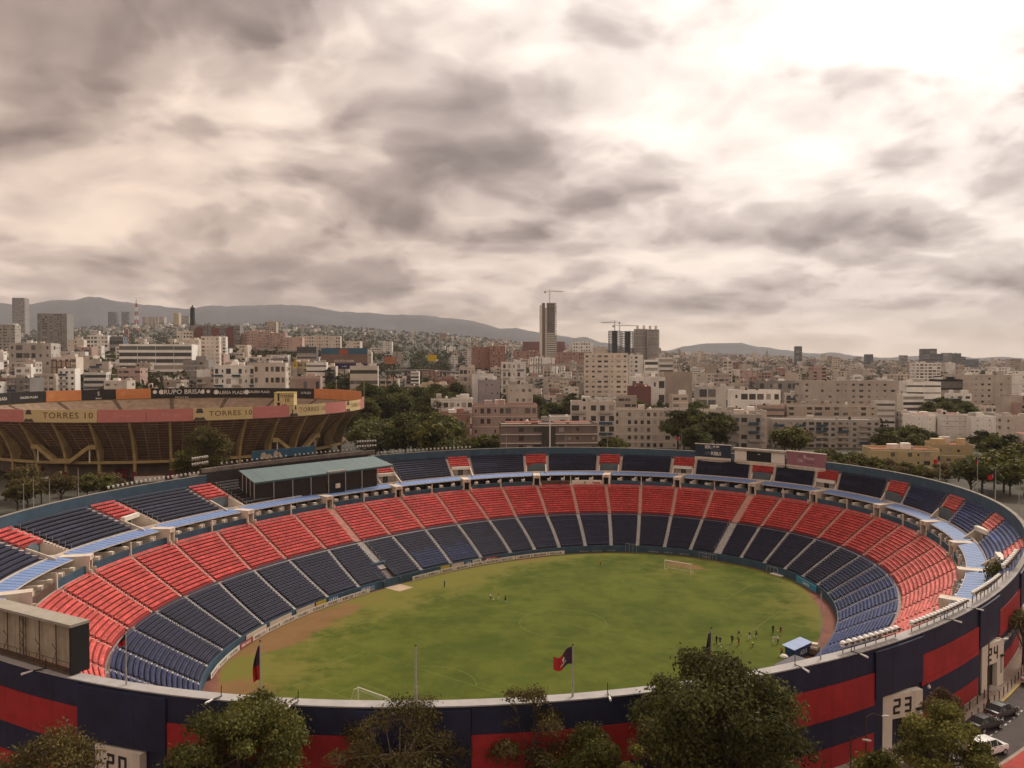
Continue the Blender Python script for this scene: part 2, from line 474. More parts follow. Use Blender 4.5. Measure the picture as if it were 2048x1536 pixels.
RED, NAVY, BLUE = np.array((.54, .066, .058)), np.array((.023, .023, .048)), np.array((.038, .054, .150))
RED_PALE = np.array((.62, .15, .125))  # faded pinker red, with the right end's sky sheen put into the colour
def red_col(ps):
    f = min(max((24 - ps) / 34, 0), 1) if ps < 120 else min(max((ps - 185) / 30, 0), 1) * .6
    return RED * (1 - f) + RED_PALE * f
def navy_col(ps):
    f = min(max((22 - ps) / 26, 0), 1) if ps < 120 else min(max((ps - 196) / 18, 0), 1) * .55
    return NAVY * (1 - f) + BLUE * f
NB, NR, NU = 16, 13, 9
for j in range(len(AIS) - 1):
    a, b = AIS[j], AIS[j + 1]
    wa = 1.15 if j in WIDE else .5; wb = 1.15 if j + 1 in WIDE else .5
    mid = (a[1] + b[1]) / 2
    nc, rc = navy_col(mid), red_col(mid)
    if j in (12, 13): cf = lambda i, u, nc=nc: nc if i > 8 - 3 * abs(math.sin(u * 5)) else nc * .3 + BLUE * .62
    elif 16 <= j <= 18: cf = lambda i, u, nc=nc: nc * (1.5 if i % 3 == 0 else 1.1)
    else: cf = lambda i, u, nc=nc: nc
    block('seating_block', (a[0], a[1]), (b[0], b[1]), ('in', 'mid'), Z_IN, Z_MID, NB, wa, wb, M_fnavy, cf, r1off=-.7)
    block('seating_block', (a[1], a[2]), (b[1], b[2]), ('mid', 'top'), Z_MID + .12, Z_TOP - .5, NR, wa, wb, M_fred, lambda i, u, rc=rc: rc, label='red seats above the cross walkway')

# aisles: real steps, two to each row, with hoops of handrail beside them
for j, a in enumerate(AIS):
    w = 1.15 if j in WIDE else .5
    for lo, hi, k0, k1, z0, z1, n, m in ((a[0], a[1], 'in', 'mid', Z_IN, Z_MID, NB * 2, M_stair_g), (a[1], a[2], 'mid', 'top', Z_MID + .12, Z_TOP - .5, NR * 2, M_stair_r)):
        mb = MB(); hr = MB()
        n0 = 8 if (j == 11 and k0 == 'in') else 0
        def pt(s, side, z):
            ps = lo + (hi - lo) * s; r = float(rad(k0, ps)) * (1 - s) + float(rad(k1, ps) - (.7 if k1 == 'mid' else 0)) * s
            ps = ps - side * math.degrees(w / r)
            return Vector((CX + r * math.cos(R_(ps)), CY + r * math.sin(R_(ps)), z))
        dz = (z1 - z0) / n
        for i in range(n0, n):
            z = z0 + dz * (i + 1) + .16
            mb.face([pt(i / n, -1, z), pt((i + 1) / n, -1, z), pt((i + 1) / n, 1, z), pt(i / n, 1, z)])
            mb.face([pt(i / n, -1, z - dz), pt(i / n, -1, z), pt(i / n, 1, z), pt(i / n, 1, z - dz)])
            for sd in (-1, 1): mb.face([pt(i / n, sd, z - 1.2), pt((i + 1) / n, sd, z - 1.2), pt((i + 1) / n, sd, z), pt(i / n, sd, z)])
            if (k0 == 'mid' or j in WIDE) and i % 4 == 2:
                for sd in ((-1, 1) if j in WIDE else (-1,)):
                    p0, p1 = pt(i / n, sd, z), pt((i + 1.6) / n, sd, z + dz)
                    hr.tube([p0, p0 + Vector((0, 0, .95)), p1 + Vector((0, 0, .95)), p1], .032, 4, cap=False)
        mb.build('aisle_stair', m, stadium)
        if hr.v: hr.build('handrail', M_steel if k0 == 'in' else mat('faded_rail', (.45, .25, .21), .6, .1, 2.), stadium)['kind'] = 'stuff'

def ring_strip(mb, prof, p0, p1, step=2.0, m=0, closed=False):
    """sweep a profile [(ring, offset, z), ...] round the oval from psi p0 to p1"""
    n = max(1, int(abs(p1 - p0) / step + .5))
    rows = [[PT(k, p0 + (p1 - p0) * i / n, o, z) for (k, o, z) in prof] for i in range(n + 1)]
    i0 = len(mb.v); q = len(prof)
    for rw in rows: mb.v.extend([tuple(v) for v in rw])
    for i in range(n):
        for k in range(q if closed else q - 1):
            k2 = (k + 1) % q
            mb.f.append((i0 + i * q + k, i0 + (i + 1) * q + k, i0 + (i + 1) * q + k2, i0 + i * q + k2)); mb.mi.append(m); mb.c.append(None)
    if closed:
        mb.f.append(tuple(i0 + k for k in range(q))); mb.mi.append(m); mb.c.append(None)
        mb.f.append(tuple(i0 + n * q + k for k in range(q))[::-1]); mb.mi.append(m); mb.c.append(None)

# concrete shell that carries the terraces
mb = MB(); ring_strip(mb, [('in', -.02, Z_IN - .14), ('mid', -.72, Z_MID - .14), ('mid', -.02, Z_MID - .10), ('top', .3, Z_TOP - .66)], -47, 232, 1.5)
mb.build('terrace_shell', mat('shell_concrete', (.16, .13, .12), .95, .2, .5), stadium)
# front wall round the pitch, cross walkway, concrete bowl on the near side that the rim hides
mb = MB(); ring_strip(mb, [('in', -.05, Z_IN), ('in', -.05, ZF - .02), ('in', -.30, ZF - .02), ('in', -.30, Z_IN + .30), ('in', -.05, Z_IN + .30)], 0, 360, 2)
mb.build('front_wall', M_slate, stadium)
mb = MB(); ring_strip(mb, [('mid', -.72, Z_MID + .02), ('mid', .0, Z_MID + .02), ('mid', .0, Z_MID + .14)], -48, 232, 2)
mb.build('cross_walkway', mat('walkway', (.30, .25, .24), .85, .2, .8), stadium)
mb = MB()
for q in range(10):
    f0, f1 = q / 10, (q + 1) / 10
    for k0, k1, z0, z1 in (('in', 'mid', Z_IN, Z_MID), ('mid', 'top', Z_MID, Z_TOP)):
        n = 34
        for i in range(n):
            def bp(f, i, z):
                ps = 231 + (314 - 231) * i / n; r = float(rad(k0, ps)) * (1 - f) + float(rad(k1, ps)) * f
                return (CX + r * math.cos(R_(ps)), CY + r * math.sin(R_(ps)), z)
            za, zb = z0 + (z1 - z0) * f0, z0 + (z1 - z0) * f1
            mb.face([bp(f0, i, zb), bp(f1, i, zb), bp(f1, i + 1, zb), bp(f0, i + 1, zb)]); mb.face([bp(f0, i, za), bp(f0, i, zb), bp(f0, i + 1, zb), bp(f0, i + 1, za)])
ring_strip(mb, [('top', 0, Z_TOP), ('awn', 3.2, Z_TOP), ('awn', 3.2, Z_U0), ('rim', -.6, Z_U1)], 231, 314, 3)
mb.build('near_terrace', M_conc, stadium)
# bowl underside: closes the gap behind the lower tier
mb = MB(); ring_strip(mb, [('top', .3, Z_TOP - .6), ('top', .3, Z_TOP - .05), ('top', 2.4, Z_TOP - .05), ('awn', 3.0, Z_TOP - .05)], -48, 232, 3)
mb.build('box_floor', M_conc, stadium)

# boxes under the awning, one bay between each pair of towers
def bay(p0, p1, idx):
    """p0 > p1"""
    g0, g1 = p0 - .82, p1 + .82
    pm = (g0 + g1) / 2
    specials = {15: None}
    for q, (x0, x1) in enumerate(((g0, pm + .25), (pm - .25, g1))):
        fm, hgt = M_slate, Z_TOP + 1.35
        if abs((x0 + x1) / 2 - BAN_BROWN) < 2.6: fm = M_brown
        elif abs((x0 + x1) / 2 - BAN_WHITE) < 2.6: fm = M_white
        elif idx == 1 and q == 0: fm = M_brown
        mb = MB(); ring_strip(mb, [('top', .55, Z_TOP - .6), ('top', .55, hgt), ('top', .80, hgt), ('top', .80, Z_TOP - .6)], x0, x1, 1.5, closed=True)
        mb.build('fascia_panel', fm, stadium)
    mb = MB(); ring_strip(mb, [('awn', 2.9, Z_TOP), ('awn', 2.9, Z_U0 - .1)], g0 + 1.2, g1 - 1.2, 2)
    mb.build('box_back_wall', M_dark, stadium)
    n = max(2, int((p0 - p1) / 2.4))
    for i in range(1, n):
        ps = p0 + (p1 - p0) * i / n
        a, b = PT('top', ps, .9, Z_TOP), PT('awn', ps, 2.85, Z_TOP)
        d = (b - a).normalized(); t = Vector((-d.y, d.x, 0))
        hi = random.uniform(1.7, 2.35)
        mb = MB(); mb.obox((a + b) / 2 + Vector((0, 0, hi / 2)), d * (b - a).length / 2, t * .09, Vector((0, 0, hi / 2)))
        mb.obox(a + d * .5 + t * .5 + Vector((0, 0, 1.62)), d * .35, t * .42, Vector((0, 0, .30)))
        mb.build('box_partition', M_cream, stadium)
    post = PT('top', pm, .45, Z_TOP)
    mb = MB(); mb.box(post.x - .13, post.x + .13, post.y - .13, post.y + .13, Z_TOP, Z_AWN + .05); mb.build('awning_post', M_cream, stadium)
    mb = MB(); ring_strip(mb, [('awn', -.05, Z_AWN), ('awn', -.05, Z_AWN + .16), ('awn', 3.15, Z_AWN + .75), ('awn', 3.15, Z_AWN + .60)], g0, g1, 1.0, closed=True)
    aw = mb.build('awning', M_awn, stadium)
    mb = MB(); ring_strip(mb, [('awn', -.13, Z_AWN - .06), ('awn', -.13, Z_AWN + .11), ('awn', -.055, Z_AWN + .11), ('awn', -.055, Z_AWN - .06)], g0, g1, 1.0, closed=True)
    mb.build('awning_edge', M_cream, aw)
    rb = MB()
    k = max(3, int((g0 - g1) / .9))
    for i in range(1, k):
        ps = g0 + (g1 - g0) * i / k
        a, b = PT('awn', ps, -.04, Z_AWN + .18), PT('awn', ps, 3.1, Z_AWN + .765)
        rb.tube([a, b], .035, 3, cap=False)
    rb.build('sheet_seam', M_awn, aw)
BAN_BROWN, BAN_WHITE = 86.6, 79.3
def ang_of(px, py, z):
    p = onz(px, py, z); return math.degrees(math.atan2(p.y - CY, p.x - CX)), math.hypot(p.x - CX, p.y - CY)
tw = [221.0] + TOWER[0:] + [-46]
tw = sorted(set(tw), reverse=True)
for i in range(len(tw) - 1): bay(tw[i], tw[i + 1], i)
# banners hung on the fascia
def on_fascia(txt, size, m, ps, z, **kw):
    p = PT('top', ps, .50, z); me = text_mesh(txt, size, **kw); me.materials.clear(); me.materials.append(m)
    o = link('lettering', me, stadium); o.matrix_parent_inverse = Matrix.Identity(4)
    o.location = p - stadium.location; o.rotation_euler = (0, 0, R_(ps - 90)); return o
M_redink = mat('red_ink', (.40, .02, .03), .7, .05, 1.)
M_ink = mat('dark_ink', (.03, .025, .025), .7, .05, 1.)
M_whitink = mat('white_ink', (.70, .66, .60), .7, .05, 1.)
on_fascia('LA', .75, M_ink, BAN_WHITE + 1.0, Z_TOP + .62, bold=.02, sx=1.3)
on_fascia('posterpa', .85, M_redink, BAN_WHITE - .75, Z_TOP + .62, bold=.03, sx=1.35, shear=.15)
on_fascia('GRILL', .7, mat('dim_red_ink', (.16, .05, .04), .7, .05, 1.), BAN_BROWN - .4, Z_TOP + .6, bold=.02, sx=1.3)

# towers: white stair heads between the awnings, each with a number and a dark exit
NUMS = {}
for i, ps in enumerate(TOWER):
    o = PT('top', ps, 0, 0); d = Vector((math.cos(R_(ps)), math.sin(R_(ps)), 0)); t = Vector((-d.y, d.x, 0))
    ra = float(rad('awn', ps)) - float(rad('top', ps))
    def W(a, b, z): return o + d * a + t * b + Vector((0, 0, z))
    mb = MB()
    def slab(a0, a1, b0, b1, z0, z1): mb.hexa([W(a0, b0, z0), W(a1, b0, z0), W(a1, b1, z0), W(a0, b1, z0), W(a0, b0, z1), W(a1, b0, z1), W(a1, b1, z1), W(a0, b1, z1)])
    hz = Z_AWN + .55
    slab(.3, ra + 2.9, -1.12, -.78, Z_TOP - .6, hz); slab(.3, ra + 2.9, .78, 1.12, Z_TOP - .6, hz)
    slab(.15, 1.2, -1.115, 1.115, hz - .85, hz + .02)
    slab(1.2, ra + 2.9, -.775, .775, hz - .2, hz - .02)
    slab(-.2, .3, -1.45, -1.13, Z_TOP - .5, Z_TOP + .7); slab(-.2, .3, 1.13, 1.45, Z_TOP - .5, Z_TOP + .7)
    tower = mb.build('stair_tower', M_cream, stadium)
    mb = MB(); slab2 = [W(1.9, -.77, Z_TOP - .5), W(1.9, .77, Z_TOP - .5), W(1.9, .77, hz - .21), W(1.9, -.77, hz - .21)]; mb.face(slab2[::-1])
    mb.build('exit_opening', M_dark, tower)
    me = text_mesh(str(9 + i), .62, bold=.01); me.materials.clear(); me.materials.append(M_ink)
    lt = link('lettering', me, stadium); lt.matrix_parent_inverse = Matrix.Identity(4)
    lt.location = W(.14, 0, hz - .42) - stadium.location; lt.rotation_euler = (0, 0, R_(ps - 90))

# upper tier: wide navy blocks, a narrow red block over every tower, pale aisles between
KIND = {0: 'pit', 1: 'pit', 2: 'portal', 3: 'pit', 4: 'none', 5: 'portal', 6: 'portal', 7: 'pit', 8: 'pit', 9: 'portal', 10: 'pit', 11: 'portal', 12: 'pit', 13: 'pit', 14: 'portal', 15: 'portal', 16: 'pit'}
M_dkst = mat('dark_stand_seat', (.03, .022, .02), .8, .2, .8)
UK = dict(r0off=3.2, r1off=-.65)
edges = []
def half_deg(ps): return math.degrees(3.35 / float(rad('rim', ps)))
for i, ps in enumerate(TOWER):
    h = half_deg(ps); sh = .0
    if KIND[i] != 'none':
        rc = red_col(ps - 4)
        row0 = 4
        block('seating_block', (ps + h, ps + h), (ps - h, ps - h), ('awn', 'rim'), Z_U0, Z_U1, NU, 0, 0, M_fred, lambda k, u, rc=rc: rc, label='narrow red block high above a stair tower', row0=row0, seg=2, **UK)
        # pale aisles on both sides
        for sd in (1, -1):
            mb = MB(); hr = MB(); n = NU * 2
            for k in range(n):
                s0, s1 = k / n, (k + 1) / n; z = Z_U0 + (Z_U1 - Z_U0) * (k + 1) / n + .04
                def up(s, e, z):
                    q = ps + sd * (h + math.degrees(e / 95)); r = (float(rad('awn', q)) + 3.2) * (1 - s) + (float(rad('rim', q)) - .65) * s
                    return Vector((CX + r * math.cos(R_(q)), CY + r * math.sin(R_(q)), z))
                mb.face([up(s0, 0, z), up(s1, 0, z), up(s1, .85, z), up(s0, .85, z)][::sd]); mb.face([up(s0, 0, z - .31), up(s0, 0, z), up(s0, .85, z), up(s0, .85, z - .31)][::sd])
                if k % 2 == 0: hr.tube([up(s0, .85, z - .1), up(s0, .85, z + 1.0)], .035, 4)
            st = mb.build('aisle_stair', mat('pale_stair', (.55, .45, .39), .85, .18, 1.3), stadium)
            hr.build('handrail', M_steel, st)['kind'] = 'stuff'
        # the vomitory below the red block
        d = Vector((math.cos(R_(ps)), math.sin(R_(ps)), 0)); t = Vector((-d.y, d.x, 0))
        r0 = float(rad('awn', ps)) + 3.2; r1 = float(rad('rim', ps)) - .65; rr = r0 + (r1 - r0) * 4 / NU; zz = Z_U0 + (Z_U1 - Z_U0) * 4 / NU
        c0 = Vector((CX, CY, 0))
        def U(r, b, z): return c0 + d * r + t * b + Vector((0, 0, z))
        rim_in = r0 - .6
        for b in (-3.3, 2.95):
            mb = MB()
            p = [U(rim_in, b, Z_AWN), U(rr, b, Z_AWN), U(rr, b + .35, Z_AWN), U(rim_in, b + .35, Z_AWN)]
            mb.hexa(p + [U(rim_in, b, Z_U0 + .25), U(rr, b, zz + .3), U(rr, b + .35, zz + .3), U(rim_in, b + .35, Z_U0 + .25)])
            mb.build('vomitory_side_wall', M_cream, stadium)
        mb = MB(); mb.face([U(rim_in, -2.95, Z_AWN + .35), U(rr, -2.95, Z_AWN + .35), U(rr, 2.95, Z_AWN + .35), U(rim_in, 2.95, Z_AWN + .35)]); mb.build('vomitory_floor', M_conc, stadium)
        if KIND[i] == 'portal':
            mb = MB(); mb.hexa([U(rr - .9, -2.94, zz - .25), U(rr + .02, -2.94, zz - .25), U(rr + .02, 2.94, zz - .25), U(rr - .9, 2.94, zz - .25), U(rr - .9, -2.94, zz + .62), U(rr + .02, -2.94, zz + .62), U(rr + .02, 2.94, zz + .62), U(rr - .9, 2.94, zz + .62)])
            pl = mb.build('portal_lintel', M_white, stadium)
            mb = MB(); mb.face([U(rr - .02, 2.94, Z_AWN + .36), U(rr - .02, -2.94, Z_AWN + .36), U(rr - .02, -2.94, zz - .25), U(rr - .02, 2.94, zz - .25)]); mb.build('portal_wall', M_conc, stadium)
            for b in (-.75, .05):
                mb = MB(); mb.hexa([U(rr - .14, b, Z_AWN + .36), U(rr - .04, b, Z_AWN + .36), U(rr - .04, b + .7, Z_AWN + .36), U(rr - .14, b + .7, Z_AWN + .36), U(rr - .14, b, zz - .30), U(rr - .04, b, zz - .30), U(rr - .04, b + .7, zz - .30), U(rr - .14, b + .7, zz - .30)])
                mb.build('glass_door', M_glass, stadium)
        else:
            mb = MB(); mb.hexa([U(rr - .3, -2.94, Z_AWN + .34), U(rr + .02, -2.94, Z_AWN + .34), U(rr + .02, 2.94, Z_AWN + .34), U(rr - .3, 2.94, Z_AWN + .34), U(rr - .3, -2.94, zz + .5), U(rr + .02, -2.94, zz + .5), U(rr + .02, 2.94, zz + .5), U(rr - .3, 2.94, zz + .5)])
            mb.build('pit_back_wall', mat('pit_grey_blue', (.10, .125, .14), .8, .15, .6), stadium)
    edges.append((ps + h + math.degrees(.87 / 95), ps - h - math.degrees(.87 / 95), KIND[i]))
prev = 232.
for i, (e0, e1, kd) in enumerate(edges + [(-47, -47, 'end')]):
    if kd == 'none': continue
    ps = (prev + e0) / 2
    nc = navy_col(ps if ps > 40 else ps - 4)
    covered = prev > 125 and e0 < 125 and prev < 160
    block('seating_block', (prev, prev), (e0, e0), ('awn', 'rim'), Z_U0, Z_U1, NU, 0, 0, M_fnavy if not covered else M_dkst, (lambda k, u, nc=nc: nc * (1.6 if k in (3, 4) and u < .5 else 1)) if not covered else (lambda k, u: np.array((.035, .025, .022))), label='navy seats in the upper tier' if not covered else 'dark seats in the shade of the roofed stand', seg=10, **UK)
    prev = e1
# shell under the upper tier, open where the vomitories cut in
pr_ = 232.
for e0, e1, kd in edges + [(-47, -47, 'end')]:
    mb = MB(); ring_strip(mb, [('awn', 3.15, Z_U0 - .14), ('rim', -.6, Z_U1 - .14)], pr_, e0, 1.5)
    if kd not in ('none', 'end'):
        n_ = 4
        for i in range(n_):
            q0, q1 = e0 + (e1 - e0) * i / n_, e0 + (e1 - e0) * (i + 1) / n_
            def us(q, f): r = (float(rad('awn', q)) + 3.15) * (1 - f) + (float(rad('rim', q)) - .6) * f; return (CX + r * math.cos(R_(q)), CY + r * math.sin(R_(q)), Z_U0 - .16 + (Z_U1 - Z_U0) * f)
            mb.face([us(q0, 4.1 / 9), us(q0, 1), us(q1, 1), us(q1, 4.1 / 9)])
    mb.build('terrace_shell', MATS['shell_concrete'], stadium); pr_ = e1
# front edge of the upper tier, back walls
mb = MB(); ring_strip(mb, [('awn', 3.2, Z_TOP), ('awn', 3.2, Z_U0 + .45), ('awn', 3.05, Z_U0 + .45), ('awn', 3.05, Z_TOP)], -48, 232, 2)
mb.build('tier_front_wall', M_cream, stadium)
# ---- outer ring: parapet, coping, street front with painted panels and numbered gates
mb = MB(); ring_strip(mb, [('rim', -.62, Z_U1 - .3), ('rim', -.62, Z_RIM - .12), ('rim', -.32, Z_RIM - .12), ('rim', -.32, Z_U1 - .3)], -48, 232, 2)
mb.build('parapet_wall', M_slate, stadium)
for p0, p1, m, w in ((-45, 232, mat('dusty_coping', (.25, .225, .19), .9, .2, .7), .62), (232, 315, M_grayc, 1.25)):
    mb = MB(); ring_strip(mb, [('rim', -w, Z_RIM - .11), ('rim', -w, Z_RIM), ('rim', .06, Z_RIM), ('rim', .06, Z_RIM - .11)], p0, p1, 1.5, closed=True)
    mb.build('rim_coping', m, stadium)
mb = MB(); ring_strip(mb, [('rim', -1.3, Z_RIM - .2), ('rim', -1.3, Z_U1 - 1)], 232, 315, 2); mb.build('rim_inner_wall', M_slate, stadium)
mb = MB(); ring_strip(mb, [('rim', -.30, -.3), ('rim', -.30, Z_RIM - .13), ('rim', -.05, Z_RIM - .13), ('rim', -.05, -.3)], 0, 360, 2)
mb.build('outer_wall', M_navyw, stadium)
def panel(p0, p1, z0, z1, m, o=.07, name='wall_panel'):
    n = max(1, int(abs(p1 - p0) / 1.9 + .5))
    for k in range(n):
        a, b = p0 + (p1 - p0) * k / n + .004, p0 + (p1 - p0) * (k + 1) / n - .004; oo = o + (k % 2) * .008
        mb = MB(); ring_strip(mb, [('rim', -.04, z0), ('rim', -.04, z1), ('rim', oo, z1), ('rim', oo, z0)], a, b, 1.0, closed=True)
        mb.build(name, m, stadium)
GATES = [219., 233.1, 247.3, 261.4, 275.7, 290.1, 304.4, 318.6, 333.]
GNUM = ['18', '19', '20', '21', '22', '23', '24', '25', '26']
M_gatew = mat('gate_white', (.70, .63, .53), .75, .08, .6, streak=.22)
def digit(mb, ch, W, s, th=.17):
    """squared stadium numerals made of bars; W(x, z) -> point pair on the wall"""
    segs = {'0': 'abcdef', '1': 'bc', '2': 'abged', '3': 'abgcd', '4': 'fgbc', '5': 'afgcd', '6': 'afgecd', '7': 'abc', '8': 'abcdefg', '9': 'abfgcd'}[ch]
    w, h = .62, 1.0
    bars = {'a': (0, w, h - th, h), 'g': (0, w, h / 2 - th / 2, h / 2 + th / 2), 'd': (0, w, 0, th), 'f': (0, th, h / 2, h), 'b': (w - th, w, h / 2, h), 'e': (0, th, 0, h / 2), 'c': (w - th, w, 0, h / 2)}
    for k, q in enumerate(segs):
        x0, x1, z0, z1 = bars[q]; e = .004 * (k % 3)
        if q in 'agd': x0 += .06; x1 -= .06
        mb.hexa([W(x0 * s, z0 * s, 0), W(x1 * s, z0 * s, 0), W(x1 * s, z0 * s, .03 + e), W(x0 * s, z0 * s, .03 + e), W(x0 * s, z1 * s, 0), W(x1 * s, z1 * s, 0), W(x1 * s, z1 * s, .03 + e), W(x0 * s, z1 * s, .03 + e)])
for gi, g in enumerate(GATES):
    b0, b1 = g - 2.55, g + 2.55
    panel(b0, b1, 5.75, Z_RIM - .35, M_navyw, .30, 'gate_tower_panel')
    d = Vector((math.cos(R_(g)), math.sin(R_(g)), 0)); t = Vector((-d.y, d.x, 0))      # t runs to the right seen from the street
    o = PT('rim', g, 0, 0)
    def G(x, z, out): return o + t * x + d * out + Vector((0, 0, z))
    def gb(mb, x0, x1, z0, z1, o0, o1): mb.hexa([G(x0, z0, o0), G(x1, z0, o0), G(x1, z0, o1), G(x0, z0, o1), G(x0, z1, o0), G(x1, z1, o0), G(x1, z1, o1), G(x0, z1, o1)])
    mb = MB()
    gb(mb, -2.6, -1.35, 0, 5.6, -.2, .55); gb(mb, 1.05, 2.6, 0, 5.6, -.2, .55); gb(mb, -1.35, 1.05, 3.1, 5.6, -.2, .54)
    gate = mb.build('gate_portal', M_gatew, stadium)
    mb = MB(); gb(mb, -1.35, 1.05, 0, 3.1, -.1, .02); mb.build('gate_door', M_black, gate)
    mb = MB()
    for k, ch in enumerate(GNUM[gi]):
        digit(mb, ch, lambda x, z, e, k=k: G(-1.25 + k * 1.42 + x, 3.55 + z, .553 + e - .02), 1.55)
    nm = mb.build('gate_number', M_ink, gate)
    mb = MB(); gb(mb, 1.75, 2.3, 1.6, 3.6, .552, .57); mb.build('price_board', M_grayc, gate)
    mb = MB(); gb(mb, 1.7, 2.35, 3.65, 3.85, .552, .8); mb.build('lamp_hood', M_black, gate)
    mb = MB(); gb(mb, -1.3, 1.0, .02, .25, .02, 1.1); mb.build('gate_step', M_conc, gate)
    if gi + 1 < len(GATES):
        c0, c1 = b1 + .02, GATES[gi + 1] - 2.57
        panel(c0, c1, 5.15, 8.35, M_redw, .16)
        panel(c0, c1, 8.37, Z_RIM - .2, M_navyw, .05)
        panel(c0, c1, 2.45, 5.13, M_navyw, .08)
        panel(c0, c1, .42, 2.43, M_redw, .12)
        panel(c0, c1, .0, .40, M_conc, .20, 'wall_plinth')
        mb = MB(); ring_strip(mb, [('rim', .15, 5.75), ('rim', .15, 5.79), ('rim', .20, 5.79), ('rim', .20, 5.75)], c0 + .1, c1 - .1, 1.2, closed=True)
        mb.build('panel_rib', M_redw, stadium)
        if gi >= 6:
            for k in range(5):
                q = c0 + 1.0 + k * 1.3; a = PT('rim', q, .09, 4.2); dd = Vector((math.cos(R_(q)), math.sin(R_(q)), 0)); tt = Vector((-dd.y, dd.x, 0))
                mb = MB(); mb.obox(a + dd * .1, tt * .5, dd * .1, Vector((0, 0, .22))); mb.build('vent_louvre', M_grayc, stadium)

# ---- roofed grandstand on the far left of the upper tier
rf = [Vector((-64.9, 205.2, 8.45)), Vector((-34.5, 236.9, 9.0))]
rb = [onz(477, 942, 11.3), onz(747, 913, 11.5)]
def lerp(a, b, u): return a + (b - a) * u
mb_l = []
for k in range(14):
    u0, u1 = k / 14 + .0004, (k + 1) / 14 - .0004
    sag = .25 * math.sin(pi * (k + .5) / 14)
    a, b, c, d = lerp(rf[0], rf[1], u0), lerp(rf[0], rf[1], u1), lerp(rb[0], rb[1], u1), lerp(rb[0], rb[1], u0)
    mb = MB(); th = Vector((0, 0, .14)); up_ = Vector((0, 0, .004 * (k % 2)))
    mb.hexa([a + up_, b + up_, c + up_, d + up_, a + th + up_, b + th + up_, c + th + up_, d + th + up_]); mb.build('roof_sheet', M_teal, stadium)
mb = MB()
a, b = rf[0] - Vector((0, 0, .35)), rf[1] - Vector((0, 0, .35))
dn = (b - a).normalized(); nn = Vector((dn.y, -dn.x, 0)) * .12
mb.hexa([a, b, b + nn, a + nn, a + Vector((0, 0, .34)), b + Vector((0, 0, .34)), b + nn + Vector((0, 0, .34)), a + nn + Vector((0, 0, .34))]); mb.build('roof_edge_beam', mat('roof_edge', (.05, .09, .10), .7, .1, .5), stadium)
for k in range(9):
    u = k / 8; p = lerp(rf[0], rf[1], u)
    # the post stands on the front of the upper tier
    mb = MB(); mb.tube([(p.x, p.y, Z_AWN + .3), (p.x, p.y, p.z - .02)], .11, 6); mb.build('roof_post', M_steel, stadium)
M_shade = mat('interior_shade_sheet', (.030, .022, .019), .95, .25, .8)
for k in range(7):                                        # opaque dark sheets added between the posts, imitating the stand's shaded interior
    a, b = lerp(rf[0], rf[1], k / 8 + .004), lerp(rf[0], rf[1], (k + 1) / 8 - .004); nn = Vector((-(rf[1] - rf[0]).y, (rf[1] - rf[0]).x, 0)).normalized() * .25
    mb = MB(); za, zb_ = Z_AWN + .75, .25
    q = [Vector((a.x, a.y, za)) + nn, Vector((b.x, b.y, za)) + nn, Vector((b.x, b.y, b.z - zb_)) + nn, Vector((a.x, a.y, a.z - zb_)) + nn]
    mb.face(q); mb.face([v + nn * .1 for v in q][::-1]); mb.build('interior_shade_sheet', M_shade, stadium)
mb = MB(); a, b = rf[0], rb[0]; mb.face([Vector((b.x, b.y, 7.5)), Vector((a.x, a.y, Z_AWN + .75)), Vector((a.x, a.y, a.z - .1)), Vector((b.x, b.y, b.z - .1))]); mb.build('interior_shade_sheet', M_shade, stadium)  # left end closed by one more added sheet of painted shade
mb = MB()
for k in range(1, 4):
    p = lerp(rf[0], rb[0], k / 4); mb.tube([(p.x, p.y, 3.2), (p.x, p.y, p.z)], .08, 5)
mb.build('side_post', M_steel, stadium)
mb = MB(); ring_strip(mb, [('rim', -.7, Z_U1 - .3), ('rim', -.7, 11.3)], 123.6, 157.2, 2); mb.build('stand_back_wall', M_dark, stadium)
mb = MB(); ring_strip(mb, [('rim', -.4, 11.3), ('rim', -.4, 12.3), ('rim', .6, 12.3), ('rim', .6, 11.3)], 122, 158, 2); mb.build('stand_gutter', mat('dirty_concrete', (.16, .13, .11), .9, .3, .6), stadium)
ctr = lerp(rf[0], rf[1], .56); dn = (rf[1] - rf[0]).normalized(); nn = Vector((-dn.y, dn.x, 0))
mb = MB(); mb.obox(ctr + nn * 1.6 + Vector((0, 0, -4.1)), dn * 2.6, nn * 1.6, Vector((0, 0, 1.6))); mb.build('camera_platform', M_black, stadium)
mb = MB(); mb.obox(ctr + nn * .3 + Vector((.3, 0, -3.6)), dn * .7, nn * .35, Vector((0, 0, .6))); mb.build('camera_cover', M_cream, stadium)
mb = MB(); mb.obox(ctr + nn * .4 + Vector((0, 0, .3)), dn * 2.9, nn * .5, Vector((0, 0, .25))); mb.build('roof_light_box', M_grayc, stadium)
# players' tunnel mouth under the wide aisle
tg = AIS[11][0]
d = Vector((math.cos(R_(tg)), math.sin(R_(tg)), 0)); t = Vector((-d.y, d.x, 0)); o = PT('in', tg, 0, ZF)
def K(a, b, z): return o + d * a + t * b + Vector((0, 0, z))
mb = MB()
for b in (-2.9, 2.5): mb.hexa([K(-.6, b, 0), K(6.2, b, 0), K(6.2, b + .4, 0), K(-.6, b + .4, 0), K(-.6, b, 1.6), K(6.2, b, 4.9), K(6.2, b + .4, 4.9), K(-.6, b + .4, 1.6)])
mb.hexa([K(4.4, -2.5, 2.5), K(6.2, -2.5, 2.5), K(6.2, 2.5, 2.5), K(4.4, 2.5, 2.5), K(4.4, -2.5, 4.95), K(6.2, -2.5, 4.95), K(6.2, 2.5, 4.95), K(4.4, 2.5, 4.95)])
mb.build('tunnel_mouth', M_slate, stadium)
